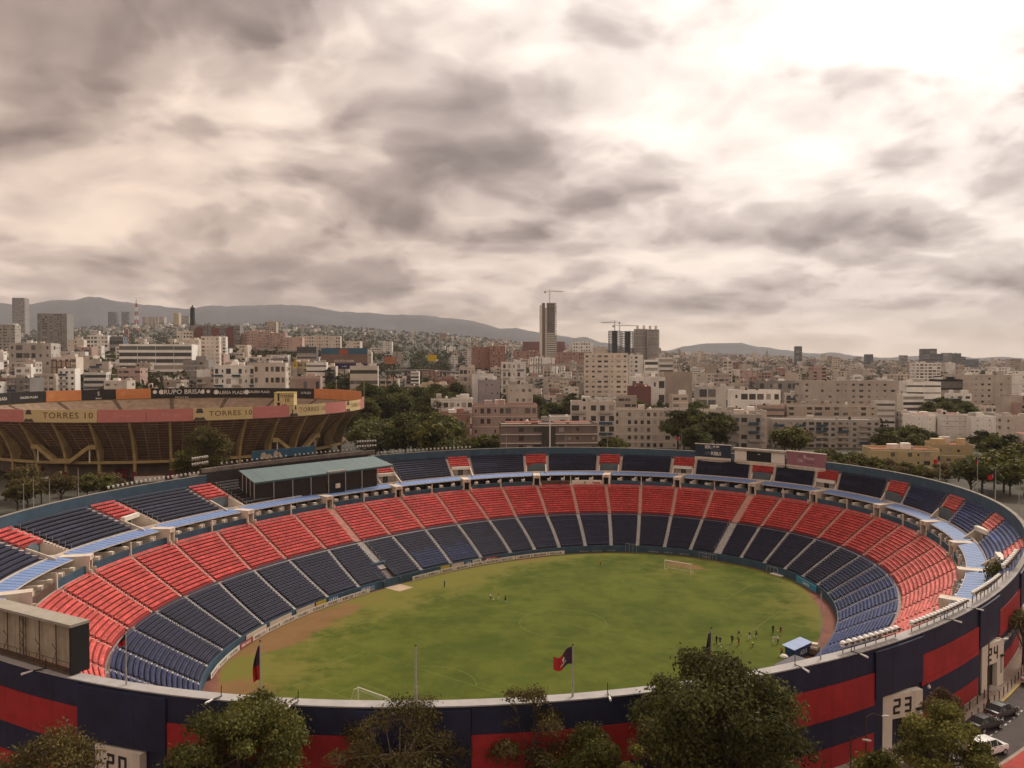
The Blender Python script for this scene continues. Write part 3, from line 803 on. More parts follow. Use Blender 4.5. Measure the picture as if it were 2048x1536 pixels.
mb = MB(); mb.face([K(5.4, 2.5, .02), K(5.4, -2.5, .02), K(5.4, -2.5, 2.5), K(5.4, 2.5, 2.5)]); mb.build('tunnel_opening', M_dark, stadium)
mb = MB(); mb.face([K(5.5, -2.5, .03), K(-5.5, -2.3, .03), K(-5.5, 2.3, .03), K(5.5, 2.5, .03)][::-1]); mb.build('tunnel_ramp', mat('tan_ramp', (.42, .30, .21), .9, .2, .6), stadium)

# ---- pitch
PCX, PCY, PPH, PL, PW = 10.73, 170.64, .9152, 107.0, 66.6
pu = Vector((math.cos(PPH), math.sin(PPH), 0)); pv = Vector((-math.sin(PPH), math.cos(PPH), 0))
def PU(u, v, z=0.): return Vector((PCX, PCY, ZF + z)) + pu * u + pv * v
def grass_material():
    m = bpy.data.materials.new('turf'); m.use_nodes = True; g = NT(m.node_tree); b = m.node_tree.nodes['Principled BSDF']
    pos = g.n('ShaderNodeNewGeometry').outputs['Position']
    at = g.n('ShaderNodeAttribute'); at.attribute_name = 'Col'
    r, gg, bb = g.sep(at.outputs['Color'])
    n1 = g.noise(pos, .055, 5, .6); n2 = g.noise(pos, .22, 6, .65); n3 = g.noise(pos, 2.2, 4, .7)
    ub = g.vm('DOT_PRODUCT', pos, tuple(pv)); 
    stripe = g.m('SINE', g.m('MULTIPLY', ub, 2 * pi / 10.5))
    mixv = g.m('ADD', g.m('ADD', g.m('MULTIPLY', n1, .75), g.m('MULTIPLY', n2, .65)), g.m('MULTIPLY', stripe, .02))
    green = g.mix(g.mr(mixv, .42, .98), (.054, .076, .009, 1), (.116, .130, .020, 1))
    green = g.mix(g.mr(n3, .25, .75, 0, .30), green, (.050, .074, .009, 1))
    dry = g.mix(g.mr(g.m('ADD', gg, g.m('MULTIPLY', g.m('SUBTRACT', n2, .5), 1.1)), .28, .8, 0, .85), green, (.165, .150, .034, 1))
    dirt = g.mix(n2, (.150, .078, .034, 1), (.235, .140, .060, 1))
    f = g.mr(g.m('ADD', r, g.m('MULTIPLY', g.m('SUBTRACT', g.m('ADD', g.m('MULTIPLY', n2, .5), g.m('MULTIPLY', n3, .5)), .5), 2.2)), .46, .95)
    colr = g.mix(f, dry, dirt)
    g.set(b.inputs['Base Color'], colr); b.inputs['Roughness'].default_value = .95; b.inputs['Specular IOR Level'].default_value = .1
    bp = g.n('ShaderNodeBump'); bp.inputs['Strength'].default_value = .5; bp.inputs['Distance'].default_value = .06
    g.lk(g.noise(pos, 9., 3, .7), bp.inputs['Height']); g.lk(bp.outputs[0], b.inputs['Normal'])
    return m
worn = [(620, 1248, 6, .95), (575, 1272, 5.5, 1.05), (660, 1228, 5, .8), (460, 1378, 7, .9), (500, 1305, 3.5, .6), (1062, 1117, 7, .75), (1350, 1126, 5, .9), (1395, 1136, 5, .7), (760, 1196, 6, .5), (700, 1215, 5, .7), (540, 1290, 5, .8), (830, 1180, 7, .3), (1600, 1215, 6, .35), (560, 1385, 8, .35), (930, 1145, 6, .4)]
dryb = [(870, 1160, 16, .7), (960, 1130, 14, .6), (760, 1205, 12, .6), (1620, 1225, 12, .6), (1560, 1180, 12, .35), (620, 1255, 14, .6), (470, 1350, 12, .8), (1100, 1115, 14, .5), (640, 1340, 12, .3), (1340, 1140, 14, .5), (1030, 1210, 20, .15), (1250, 1300, 25, .12)]
nr, npsi = 70, 240
ps = np.arange(npsi) * 360 / npsi
R0 = rad('in', ps) - .2
fr = np.linspace(0.0, 1, nr + 1)[1:]
X = CX + np.outer(fr, R0 * np.cos(np.radians(ps))); Y = CY + np.outer(fr, R0 * np.sin(np.radians(ps)))
V = np.concatenate([[[CX, CY, ZF]], np.stack([X, Y, np.full_like(X, ZF)], 2).reshape(-1, 3)])
F = [(1 + i * npsi + k, 1 + (i + 1) * npsi + k, 1 + (i + 1) * npsi + (k + 1) % npsi, 1 + i * npsi + (k + 1) % npsi) for i in range(nr - 1) for k in range(npsi)]
F += [(0, 1 + k, 1 + (k + 1) % npsi, 0) for k in range(npsi)]
me = bpy.data.meshes.new('pitch'); me.from_pydata(V.tolist(), [], [f if f[0] != f[3] else f[:3] for f in F])
wr = np.zeros(len(V)); dr = np.zeros(len(V))
for lst, ar in ((worn, wr), (dryb, dr)):
    for x, y, s, a in lst:
        p = onz(x, y, ZF); ar += a * np.exp(-((V[:, 0] - p.x) ** 2 + (V[:, 1] - p.y) ** 2) / (s * s))
edge = (np.tile(R0, nr).reshape(nr, npsi) * (1 - fr[:, None])).reshape(-1)
pa = np.tile(ps, nr)
band = np.where(pa > 196, 1.4, .8)
wr[1:] += np.clip(1.25 - edge / band * .62, 0, 1.6)
dr[1:] += np.exp(-(edge / 5.0) ** 2) * .5
ca = me.color_attributes.new('Col', 'FLOAT_COLOR', 'POINT')
ca.data.foreach_set('color', np.stack([wr, dr, 0 * wr, 0 * wr + 1], 1).astype(np.float32).ravel())
me.materials.append(grass_material())
pitch = tag(link('pitch', me), 'worn green football pitch sunk inside the stadium bowl', kind='structure')
M_cin = mat('cinder_track', (.185, .075, .050), .95, .25, .4, fine=.2)
for q0, q1, wd in ((-38, 30, 3.0), (197, 226, 2.6)):
    n_ = int((q1 - q0) / 2); mb = MB()
    for i in range(n_):
        pp = []
        for q in (q0 + (q1 - q0) * i / n_, q0 + (q1 - q0) * (i + 1) / n_):
            f = min(1, (q1 - q) / 14 + .05, (q - q0) / 14 + .05); pp.append((PT('in', q, -.3, ZF + .012), PT('in', q, -.3 - wd * f, ZF + .012)))
        mb.face([pp[0][1], pp[0][0], pp[1][0], pp[1][1]])
    tag(mb.build('cinder_strip', M_cin), 'red brown strip between grass and wall', kind='structure')
M_chalk = mat('worn_chalk', (.135, .156, .036), .95, .25, .3)
def line(pts, w=.13, closed=False, z=.008):
    mb = MB()
    for a, b in zip(pts[:-1], pts[1:]):
        d = (b - a).normalized(); n = Vector((-d.y, d.x, 0)) * w / 2; zz = Vector((0, 0, z))
        mb.face([a - n + zz, b - n + zz, b + n + zz, a + n + zz])
    mb.build('pitch_marking', M_chalk, pitch)
h, w = PL / 2, PW / 2
for s in (-1, 1):
    line([PU(-h, s * w), PU(h, s * w)]); line([PU(s * h, -w), PU(s * h, w)], z=.012)
    for dd, ww in ((16.5, 20.16), (5.5, 9.16)):
        line([PU(s * h, -ww), PU(s * (h - dd), -ww)], z=.016); line([PU(s * (h - dd), -ww), PU(s * (h - dd), ww)], z=.02); line([PU(s * (h - dd), ww), PU(s * h, ww)], z=.016)
    a0 = math.acos(5.5 / 9.15)
    line([PU(s * (h - 11 - 9.15 * math.cos(q)), 9.15 * math.sin(q)) for q in np.linspace(-a0, a0, 13)])
line([PU(0, -w), PU(0, w)], z=.016); line([PU(9.15 * math.cos(q), 9.15 * math.sin(q)) for q in np.linspace(0, 2 * pi, 49)], z=.02)

# ---- goals
M_goal = mat('goal_white', (.78, .74, .62), .5, .03, 1.)
def net_material():
    m = bpy.data.materials.new('goal_net'); m.use_nodes = True; g = NT(m.node_tree)
    b = m.node_tree.nodes['Principled BSDF']; b.inputs['Base Color'].default_value = (.6, .56, .45, 1); b.inputs['Roughness'].default_value = .9
    return m
M_net = net_material()
def goal(u, s, label):
    g = wempty('football_goal', PU(u, 0), label, 'goal')
    for v in (-3.66, 3.66):
        mb = MB(); mb.tube([PU(u, v), PU(u, v, 2.44)], .09, 8); mb.build('post', M_goal, g)
        mb = MB(); mb.tube([PU(u, v, 2.40), PU(u + s * .9, v, 2.40), PU(u + s * 1.9, v, .02), PU(u, v, .02)], .035, 5); mb.build('side_frame', M_goal, g)
    mb = MB(); mb.tube([PU(u, -3.75, 2.44), PU(u, 3.75, 2.44)], .09, 8); mb.build('crossbar', M_goal, g)
    mb = MB(); mb.tube([PU(u + s * 1.9, -3.66, .03), PU(u + s * 1.9, 3.66, .03)], .035, 5); mb.build('ground_bar', M_goal, g)
    mb = MB()
    prof = [(.05, 2.40), (.9, 2.38), (1.25, 1.5), (1.6, .75), (1.88, .03)]
    for k in range(25):
        v = -3.66 + 7.32 * k / 24; mb.tube([PU(u + s * a, v, z) for a, z in prof], .010, 3, cap=False)
    for a, z in ((.3, 2.39), (.6, 2.385), (.9, 2.37), (1.02, 2.05), (1.15, 1.75), (1.28, 1.4), (1.43, 1.1), (1.58, .78), (1.7, .5), (1.8, .25)): mb.tube([PU(u + s * a, -3.66, z), PU(u + s * a, 3.66, z)], .010, 3, cap=False)
    n = mb.build('net', M_net, g); n['kind'] = 'stuff'
goal(PL / 2, 1, 'white goal with net at the far end of the pitch')
goal(-PL / 2, -1, 'white goal whose crossbar shows over the near rim')

# ---- floodlights
ORD = ['first', 'second', 'third', 'fourth', 'fifth', 'sixth', 'seventh', 'eighth', 'ninth', 'tenth', 'eleventh', 'twelfth', 'thirteenth', 'fourteenth', 'fifteenth', 'sixteenth', 'seventeenth', 'eighteenth', 'nineteenth', 'twentieth',
       '21st', '22nd', '23rd', '24th', '25th', '26th', '27th', '28th', '29th', '30th', '31st', '32nd', '33rd', '34th']
M_lampw = mat('lamp_shell', (.74, .72, .68), .45, .08, 2., metal=.0)
M_lampg = mat('lamp_glass', (.55, .55, .53), .15, .05, 1., spec=.6)
M_rust = mat('rusty_steel', (.10, .065, .045), .8, .3, 2.)
def floodlight_proto():
    e = empty('floodlight')
    mb = MB(); n = 12; prof = [(.06, -.52), (.20, -.47), (.33, -.33), (.41, -.12), (.44, .02), (.44, .06)]
    mb.lathe((0, 0, 0), prof, n); sh = mb.build('reflector_shell', M_lampw, e, smooth=True)
    mb = MB(); mb.face([(.43 * math.cos(2 * pi * i / n), .43 * math.sin(2 * pi * i / n), .045) for i in range(n)]); gl = mb.build('lamp_glass', M_lampg, e)
    mb = MB(); mb.tube([(-.5, 0, 0), (-.5, 0, -.45), (.5, 0, -.45), (.5, 0, 0)], .03, 4); br = mb.build('yoke', M_rust, e)
    mb = MB(); mb.box(-.16, .16, -.14, .14, -.80, -.53); bx = mb.build('ballast_box', M_rust, e)
    return e
FL = floodlight_proto(); fl_used = [False]
def floodlight(p, aim, label, group, sc=1.0, stub=True):
    o = FL if not fl_used[0] else copy_tree(FL)
    fl_used[0] = True
    v = (Vector(aim) - Vector(p)).normalized()
    o.location = p; o.rotation_euler = v.to_track_quat('Z', 'Y').to_euler(); o.scale = (sc, sc, sc)
    o['label'] = label; o['category'] = 'floodlight'; o['group'] = group
    return o
def lamp_rail(name, label, pts, m=M_rust, r=.05, legs=.7):
    t_ = wempty(name, pts[0] - Vector((0, 0, legs)), label, 'rail')
    mb = MB(); mb.tube(pts, r, 5); mb.build('rail', m, t_)
    for p in pts[::2]:
        mb = MB(); mb.tube([p, p - Vector((0, 0, legs))], r, 5); mb.build('stub_post', m, t_)
ctrp = Vector((PCX, PCY, ZF))
def lamp_run(p0, p1, n, z, off, sc, label, group, aimz=ZF, rail=None):
    pts = []
    for k in range(n):
        q = p0 + (p1 - p0) * k / max(1, n - 1); p = PT('rim', q, off, z); pts.append(p - Vector((0, 0, .62 * sc)))
        floodlight(p, ctrp + Vector((0, 0, 6)), label + ', %s from the left' % ORD[k], group, sc * random.uniform(.96, 1.04))
    lamp_rail('lamp_rail', rail or 'steel rail carrying the ' + group, pts, legs=max(.15, z - .62 * sc - Z_RIM))
lamp_run(285.2, 290.3, 11, Z_RIM + .85, -.75, .78, 'big white floodlight beside gate tower 23', 'large floodlights along the near rim')
lamp_run(292.2, 300.2, 17, Z_RIM + .85, -.75, .72, 'white floodlight banked between gates 23 and 24', 'floodlights banked along the right hand near rim')
lamp_run(302.0, 309.2, 16, Z_RIM + 1.2, -.75, .62, 'white floodlight crowded past gate 24', 'floodlights clustered at the right end of the rim')
lamp_run(311, 318, 10, Z_RIM + 1.9, -.8, .8, 'raised white floodlight at the far right edge', 'raised floodlights at the right edge')
a0, a1 = ang_of(203, 981, Z_RIM)[0], ang_of(446, 939, Z_RIM)[0]
lamp_run(a0, a1, 30, Z_RIM + .75, -.2, .75, 'small floodlight on the rim before the bullring', 'floodlights left of the roofed stand')
a0, a1 = ang_of(762, 909, Z_RIM)[0], ang_of(935, 895, Z_RIM)[0]
lamp_run(a0, a1, 24, Z_RIM + .7, -.2, .72, 'small floodlight on the far rim beyond the roofed stand', 'floodlights right of the roofed stand')
a0, a1 = ang_of(535, 905, 13)[0], ang_of(640, 893, 13)[0]
for row, (zz, n, p0, p1) in enumerate(((13.1, 14, 154, 141), (13.1, 14, 139, 127))):
    lamp_run(p0, p1, n, zz, -.1, .6, 'small floodlight behind the teal roof, %s half' % ('bullring' if row == 0 else 'tree'), 'floodlights behind the %s half of the teal roof' % ('bullring' if row == 0 else 'tree'))
def lamp_rack(px, py, nx, label, grp):
    ps_ = ang_of(px, py + 8, 12.)[0]; b = PT('rim', ps_, .1, Z_RIM); t = Vector((-math.sin(R_(ps_)), math.cos(R_(ps_)), 0))
    rk = wempty('lamp_rack', b, label, 'lamp rack')
    for zz in (3.0, 4.4):
        mb = MB(); mb.tube([b - t * nx * .42 + Vector((0, 0, zz - .5)), b + t * nx * .42 + Vector((0, 0, zz - .5))], .06, 5); mb.build('crossbar', M_rust, rk)
        for k in range(nx):
            floodlight(b + t * (k - (nx - 1) / 2) * .82 + Vector((0, 0, zz)), ctrp, grp[0] + ', %s row, %s from the left' % ('lower' if zz < 4 else 'upper', ORD[nx - 1 - k]), grp[1], .72)
    mb = MB(); mb.tube([b, b + Vector((0, 0, 4.6))], .1, 6); mb.build('mast', M_rust, rk)
lamp_rack(437, 935, 7, 'two tier lamp rack on a mast beside the bullring side of the roof', ('floodlight in the rack near the bullring', 'floodlights in the rack near the bullring'))
lamp_rack(767, 903, 8, 'two tier lamp rack on a mast beside the tree side of the roof', ('floodlight in the rack near the trees', 'floodlights in the rack near the trees'))

# ---- flagpoles
M_flag_r = mat('flag_red', (.42, .02, .022), .8, .08, 2.); M_flag_n = mat('flag_navy', (.06, .03, .055), .8, .08, 2.)
def rim_base(px, py): 
    a, r = ang_of(px, py, Z_RIM); return PT('rim', a, -.6, Z_RIM)
def flagpole(base, hgt, label, flag=None, wind=1.0, r=.07, size=(3.4, 2.3)):
    f = wempty('flagpole', base, label, 'flagpole', 'flagpoles on the stadium rim')
    mb = MB(); mb.tube([base, base + Vector((0, 0, hgt * .3)), base + Vector((0, 0, hgt * .31)), base + Vector((0, 0, hgt))], [r * 1.5, r * 1.4, r, r * .8], 7); mb.build('pole', M_steel, f)
    mb = MB(); mb.lathe(base + Vector((0, 0, hgt)), [(.0, .12), (.09, .05), (.09, -.05), (0, -.1)], 6); mb.build('finial', M_rust, f)
    if flag == 'fly':
        W_, H_ = size; nx, nz = 16, 8; mb = MB(); grid = []
        for i in range(nx + 1):
            u = i / nx
            for k in range(nz + 1):
                v = k / nz
                x = -W_ * u * .92; y = .32 * math.sin(u * 7 + v) * (u + .15) * wind
                z = hgt - .35 - H_ * v * (1 - .12 * math.sin(u * 3)) - .75 * u ** .6 + .16 * math.sin(u * 6.5) + (1 - v) * .25 * (1 - u)
                grid.append(base + Vector((x, y, z)))
        for i in range(nx):
            for k in range(nz):
                mb.quads([grid[i * (nz + 1) + k], grid[(i + 1) * (nz + 1) + k], grid[(i + 1) * (nz + 1) + k + 1], grid[i * (nz + 1) + k + 1]], [(0, 1, 2, 3)], 1 if i < nx * .5 else 0)
        fl = mb.build('flag', [M_flag_r, M_flag_n], f, smooth=True)
        # crest and club word printed across the seam
        mb = MB()
        def fp(u, v): return base + Vector((-W_ * u * .92, .32 * math.sin(u * 7 + v) * (u + .15) * wind - .03, hgt - .35 - H_ * v * (1 - .12 * math.sin(u * 3)) - .75 * u ** .6 + .16 * math.sin(u * 6.5) + (1 - v) * .25 * (1 - u)))
        for u0, u1, v0, v1 in ((.44, .54, .30, .36), (.43, .55, .36, .46), (.46, .52, .46, .54), (.36, .39, .62, .74), (.41, .43, .62, .74), (.46, .49, .6, .76), (.49, .54, .66, .70), (.54, .57, .6, .76), (.60, .63, .62, .74), (.63, .66, .70, .74)):
            mb.face([fp(u0, v0), fp(u0, v1), fp(u1, v1), fp(u1, v0)])
        mb.build('crest', M_whitink, fl)
    elif flag == 'limp':
        mb = MB(); H_ = size[0]; n = 12; m_ = 10; g = []
        for k in range(n + 1):
            v = k / n; wd = .16 + .34 * math.sin(min(v * 1.15, 1) * pi * .62)
            for i in range(m_ + 1):
                u = i / m_
                g.append(base + Vector((-.06 - wd * u, .18 * math.sin(u * 9 + v * 3) * (.3 + u), hgt - .3 - H_ * v - .25 * u)))
        for k in range(n):
            for i in range(m_): mb.quads([g[k * (m_ + 1) + i], g[(k + 1) * (m_ + 1) + i], g[(k + 1) * (m_ + 1) + i + 1], g[k * (m_ + 1) + i + 1]], [(0, 1, 2, 3)], 1 if k < n * .52 else 0)
        mb.build('flag', [M_flag_r, M_flag_n], f, smooth=True)
    return f
def hgt_to(base, py): return (aty(1024, py, base.y).z - base.z)
b = rim_base(837, 1399); flagpole(b, hgt_to(b, 1291), 'bare flagpole on the near rim behind the twiggy brown tree', r=.09)
b = rim_base(1145, 1391); flagpole(b, hgt_to(b, 1289), 'flagpole on the near rim flying a red and navy club flag', 'fly', size=(1.75, 1.25), r=.07)
b = rim_base(522, 1398); flagpole(b, hgt_to(b, 1282), 'flagpole on the near rim with a long limp flag near the near goal', 'limp', size=(2.9, 1), r=.06)
b = rim_base(1427, 1366); flagpole(b, hgt_to(b, 1256), 'flagpole rising behind the big dark tree with a furled club flag', 'limp', size=(3.0, 1), r=.06)
b = rim_base(247, 1372); flagpole(b, hgt_to(b, 1260), 'thin flagpole on the near rim beside the screen with a small limp flag', 'limp', size=(1.0, 1), r=.05)
b = rim_base(1646, 1321); flagpole(b, hgt_to(b, 1185), 'tall thin bare pole on the near rim beside the dugout', r=.05)
for i, (px, py, pt_) in enumerate(((1884, 962, 918), (1941, 985, 912), (1988, 1000, 951), (2022, 1030, 966), (2043, 1045, 983))):
    b = PT('rim', ang_of(px, py, Z_RIM)[0], .1, Z_RIM); flagpole(b, 6.2 + (i == 1) * 2, 'flagpole on the far right rim, %s counting from the yellow building' % ('first', 'second', 'third', 'fourth', 'fifth')[i], 'limp' if i in (1, 4) else ('fly' if i in (0, 2) else None), size=(1.5, 1.1) if i in (0, 2) else (1.7, 1), r=.06)
for i, px in enumerate((903, 1014, 1131, 1212, 1371)):
    b = PT('rim', ang_of(px, 897, Z_RIM)[0], .1, Z_RIM); flagpole(b, 5.2, 'thin mast on the far rim, %s from the roofed stand' % ('first', 'second', 'third', 'fourth', 'fifth')[i], 'fly' if i == 4 else None, size=(1.5, 1.1), r=.055)
for i, (px, py) in enumerate(((42, 1019), (55, 1014), (90, 1006), (160, 993))):
    b = PT('rim', ang_of(px, py, Z_RIM)[0], .1, Z_RIM); flagpole(b, 5.0 + i % 2, 'thin bare mast on the rim in front of the bullring, %s from the left' % ('first', 'second', 'third', 'fourth')[i], r=.05)

# ---- street lights on arms that lean out from the near rim
for i, (px, py, L_) in enumerate(((432, 1400, 1.6), (601, 1400, 2.0), (1076, 1404, 1.3), (1217, 1393, 1.5), (1598, 1336, 1.9), (1708, 1306, 1.9), (1893, 1240, 1.6), (1940, 1218, 1.5), (70, 1345, 1.8))):
    a_, _ = ang_of(px, py, Z_RIM); p = PT('rim', a_, -.1, Z_RIM); d = Vector((math.cos(R_(a_)), math.sin(R_(a_)), 0)); t = Vector((-d.y, d.x, 0))
    w_ = wempty('wall_lamp', p, 'white tube lamp leaning out from the near rim, %s from the left' % ('second', 'third', 'fourth', 'fifth', 'sixth', 'seventh', 'eighth', 'ninth', 'first')[i], 'lamp', 'tube lamps along the near rim')
    e = p + d * L_ + Vector((0, 0, .25)); m_ = lerp(p, e, .45) + Vector((0, 0, .12))
    mb = MB(); mb.tube([p - d * .5 + Vector((0, 0, .06)), m_], .045, 5); mb.tube([p + t * .2 + Vector((0, 0, .06)), m_], .03, 4); mb.tube([p - d * .4 + Vector((0, 0, .05)), p - d * .45 + Vector((0, 0, .95))], .04, 4); mb.build('arm', M_black, w_)
    mb = MB(); mb.tube([m_, e], [.07, .11], 6); mb.build('tube_head', M_lampw, w_)
# ================================================================== GROUND, STREET
def smooth(x): x = np.clip(x, 0, 1); return x * x * (3 - 2 * x)
def terrain(x, y):
    """the land climbs to the left and far away, stays nearly flat to the right"""
    x = np.asarray(x, float); y = np.asarray(y, float)
    D = np.maximum(y, 1.); az = x / D                    # -0.65 .. 0.65 over the picture
    crest = np.interp(az, [-.75, -.62, -.45, -.30, -.20, -.08, .05, .2, .33, .45, .62, .75], [150, 165, 205, 200, 190, 165, 112, 80, 62, 45, 38, 36])
    f = np.clip((D - 420) / 3300, 0, 1)
    return crest * (f ** 1.12) * smooth((D - 420) / 500) + 19 * smooth((D - 415) / 75) * smooth((-.13 - az) / .09) * (1 - .6 * smooth((D - 700) / 900))
M_ground = mat('city_ground', (.075, .068, .052), .95, .35, .02, fine=.25)
mb = MB()
rs = [0, 2, 6, 15, 40, 90, 160, 260, 400, 600, 850, 1200, 1600, 2100, 2700, 3300, 4000, 5200, 7000, 9500, 12500]
n = 180; V = []; 
for r in rs:
    for i in range(n):
        q = 360 * i / n; rr = float(rad('rim', q)) - .1 + r
        x, y = CX + rr * math.cos(R_(q)), CY + rr * math.sin(R_(q))
        V.append((x, y, float(terrain(x, y)) - .05))
F = [(a * n + i, (a + 1) * n + i, (a + 1) * n + (i + 1) % n, a * n + (i + 1) % n) for a in range(len(rs) - 1) for i in range(n)]
ground = tag(np_obj('ground', V, F, M_ground, smooth=True), 'city ground', kind='structure')
# pavement, kerb, parking lane and road curve round the near side of the stadium
M_pave = mat('pavement', (.30, .235, .19), .95, .15, .8, fine=.12)
M_road = mat('asphalt', (.075, .060, .058), .9, .18, .5, fine=.15)
P0, P1 = 205, 345
mb = MB(); ring_strip(mb, [('rim', .1, .0), ('rim', .1, .13), ('rim', 2.35, .13)], P0, P1, 1.5); pavement = tag(mb.build('pavement', M_pave), 'pavement round the stadium', kind='structure')
mb = MB(); ring_strip(mb, [('rim', 2.55, .0), ('rim', 8.1, .0)], P0, P1, 1.5); road = tag(mb.build('road', M_road), 'asphalt street', kind='structure')
mb = MB(); ring_strip(mb, [('rim', 8.05, .0), ('rim', 8.05, .14), ('rim', 8.4, .14), ('rim', 12.5, .14), ('rim', 12.5, 0)], P0, P1, 1.5); tag(mb.build('median_pavement', mat('red_paving', (.33, .05, .04), .9, .15, .8)), 'red paved strip beside the street', kind='structure')
mb = MB(); ring_strip(mb, [('rim', 8.0, .0), ('rim', 8.0, .155), ('rim', 8.35, .155)], P0, P1, 1.5); tag(mb.build('pale_kerb', M_pave), 'pale kerb of the red strip', kind='structure')
mb = MB(); ring_strip(mb, [('rim', 12.6, .0), ('rim', 24, .0)], P0, P1, 1.5); tag(mb.build('far_carriageway', M_road), 'second carriageway', kind='structure')
M_kerb = mat('yellow_kerb_paint', (.42, .30, .08), .8, .25, 1.5)
q = P0
while q < P1 - 1:
    mb = MB(); ring_strip(mb, [('rim', 2.35, .0), ('rim', 2.35, .135), ('rim', 2.55, .135), ('rim', 2.55, .0)], q + .02, q + 1.48, .75, closed=True)
    mb.build('kerb_stone', M_kerb if q > 296 else M_conc, pavement); q += 1.5
M_mark = mat('road_paint', (.55, .52, .47), .8, .2, 2.)
q = 288.
while q < 320:
    mb = MB(); ring_strip(mb, [('rim', 4.65, .006), ('rim', 4.80, .006)], q, q + .32, .2); mb.build('lane_dash', M_mark, road); q += .78
# ================================================================== BOARDS, PEOPLE, PITCHSIDE THINGS
def local_frame(o, d):
    d = Vector(d).normalized(); t = Vector((-d.y, d.x, 0))
    return lambda a, b, z: Vector(o) + d * a + t * b + Vector((0, 0, z))
def fbox(mb, W, a0, a1, b0, b1, z0, z1, m=0): mb.hexa([W(a0, b0, z0), W(a1, b0, z0), W(a1, b1, z0), W(a0, b1, z0), W(a0, b0, z1), W(a1, b0, z1), W(a1, b1, z1), W(a0, b1, z1)], m)
def fix(mb): return mb

# back of the big video screen on the near left rim
pa_, pb_ = PT('rim', 235.2, -.55, Z_RIM), PT('rim', 243.9, -.55, Z_RIM)
d = (pb_ - pa_).normalized(); L_ = (pb_ - pa_).length
W = local_frame(pa_, d)                                  # a along the screen, b towards the pitch
scr = wempty('video_screen', pa_, 'back of a big video screen with rusty frames on the near left rim', 'video screen')
M_scr = mat('dirty_panel', (.40, .33, .25), .9, .22, .5, streak=.45)
npan = 5
for k in range(npan):
    mb = MB(); fbox(mb, W, L_ * k / npan + .02, L_ * (k + 1) / npan - .02, .55, .75, .25, 4.35); mb.build('back_panel', M_scr, scr)
mb = MB(); fbox(mb, W, -.2, L_ + .25, -.35, 1.5, 4.37, 4.62); mb.build('top_hood', mat('screen_hood', (.34, .30, .25), .85, .15, .8, streak=.2), scr)
mb = MB(); fbox(mb, W, L_ + .02, L_ + .22, -.3, 1.5, .12, 4.36); mb.build('side_panel', M_black, scr)
mb = MB(); fbox(mb, W, 0, L_, .76, 1.45, .2, 4.36); mb.build('screen_cabinet', M_black, scr)
mb = MB(); fbox(mb, W, -.1, L_, -.3, .54, .1, .24); mb.build('service_walkway', M_rust, scr)
for k in range(7):
    a = .4 + (L_ - .8) * k / 6; mb = MB()
    mb.tube([W(a, .35, .24), W(a, .35, 4.36)], .05, 5); mb.tube([W(a, -.1, .24), W(a, .35, 1.6), W(a, -.05, 2.4)], .03, 4)
    if k in (1, 3):
        for q in range(7): mb.tube([W(a - .5 + (q % 2), .32, .3 + q * .58), W(a + .5 - (q % 2), .32, .88 + q * .58)], .03, 4)
        mb.tube([W(a - .5, .32, .24), W(a - .5, .32, 4.36)], .035, 4); mb.tube([W(a + .5, .32, .24), W(a + .5, .32, 4.36)], .035, 4)
    mb.build('frame_post', M_rust, scr)
mb = MB(); mb.tube([W(-.1, -.28, 1.15), W(L_, -.28, 1.15)], .025, 4); mb.tube([W(-.1, -.28, .7), W(L_, -.28, .7)], .025, 4)
for k in range(9): mb.tube([W(L_ * k / 8, -.28, .2), W(L_ * k / 8, -.28, 1.15)], .025, 4)
mb.build('guard_rail', M_rust, scr)
b = W(L_ * .28, -.6, -.1); flagpole(b, 6.0, 'thin pole standing in front of the video screen back', r=.055)

# three boards on the far rim
def rim_board(x0, y0, x1, y1, zb, zt, m, name, label, frame, off=-.74, base=True):
    a, b = PT('rim', ang_of(x0, y0, Z_RIM)[0], off, 0), PT('rim', ang_of(x1, y1, Z_RIM)[0], off, 0)
    d = (b - a).normalized(); L = (b - a).length; W = local_frame(a, d)          # b+ is away from the pitch? t = left of travel
    o = wempty(name, lerp(a, b, .5) + Vector((0, 0, zb)), label, 'board')
    mb = MB(); fbox(mb, W, 0, L, .0, .5, zb, zt); mb.build('face', m, o)
    mb = MB(); fbox(mb, W, -.12, L + .12, -.12, .62, zt + .003, zt + .22); mb.build('top_edge', frame, o)
    if base:
        mb = MB(); fbox(mb, W, -.1, L + .1, -.05, .45, Z_U1 - .2, zb - .004); mb.build('base_wall', M_cream, o)
    for k in range(3):
        mb = MB(); q = L * (k + .5) / 3; mb.tube([W(q, .7, zb - 1), W(q, .7, zt)], .08, 5); mb.build('back_strut', M_rust, o)
    def put(txt, size, x, z, m2, **kw):
        me = text_mesh(txt, size, **kw); me.materials.clear(); me.materials.append(m2)
        t_ = link('lettering', me, o); t_.matrix_parent_inverse = Matrix.Identity(4)
        t_.location = W(L * x, -.02, zb + (zt - zb) * z) - o.location; t_.rotation_euler = (0, 0, math.atan2(d.y, d.x))
    return o, W, L, put
M_navyb = mat('navy_board', (.018, .030, .055), .6, .08, .4)
M_mauve = mat('faded_mauve_board', (.30, .135, .165), .7, .06, .4, streak=.08)
o, W, L, put = rim_board(1397, 900, 1468, 905, 9.2, 13.1, M_navyb, 'slogan_board', 'navy slogan board with white letters on the far rim', M_conc)
put('SER', 1.35, .36, .80, M_whitink, bold=.03, sx=.9); put('ES SER', .75, .60, .86, M_whitink, bold=.03, sx=.95)
put('TODO', .9, .60, .62, mat('dim_ink', (.14, .15, .18), .7, .05, 1.), bold=.03, sx=.9); put('DEL', 1.15, .37, .32, MATS['dim_ink'], bold=.03, sx=.9); put('PUEBLO', 1.5, .60, .30, M_whitink, bold=.05, sx=.62)
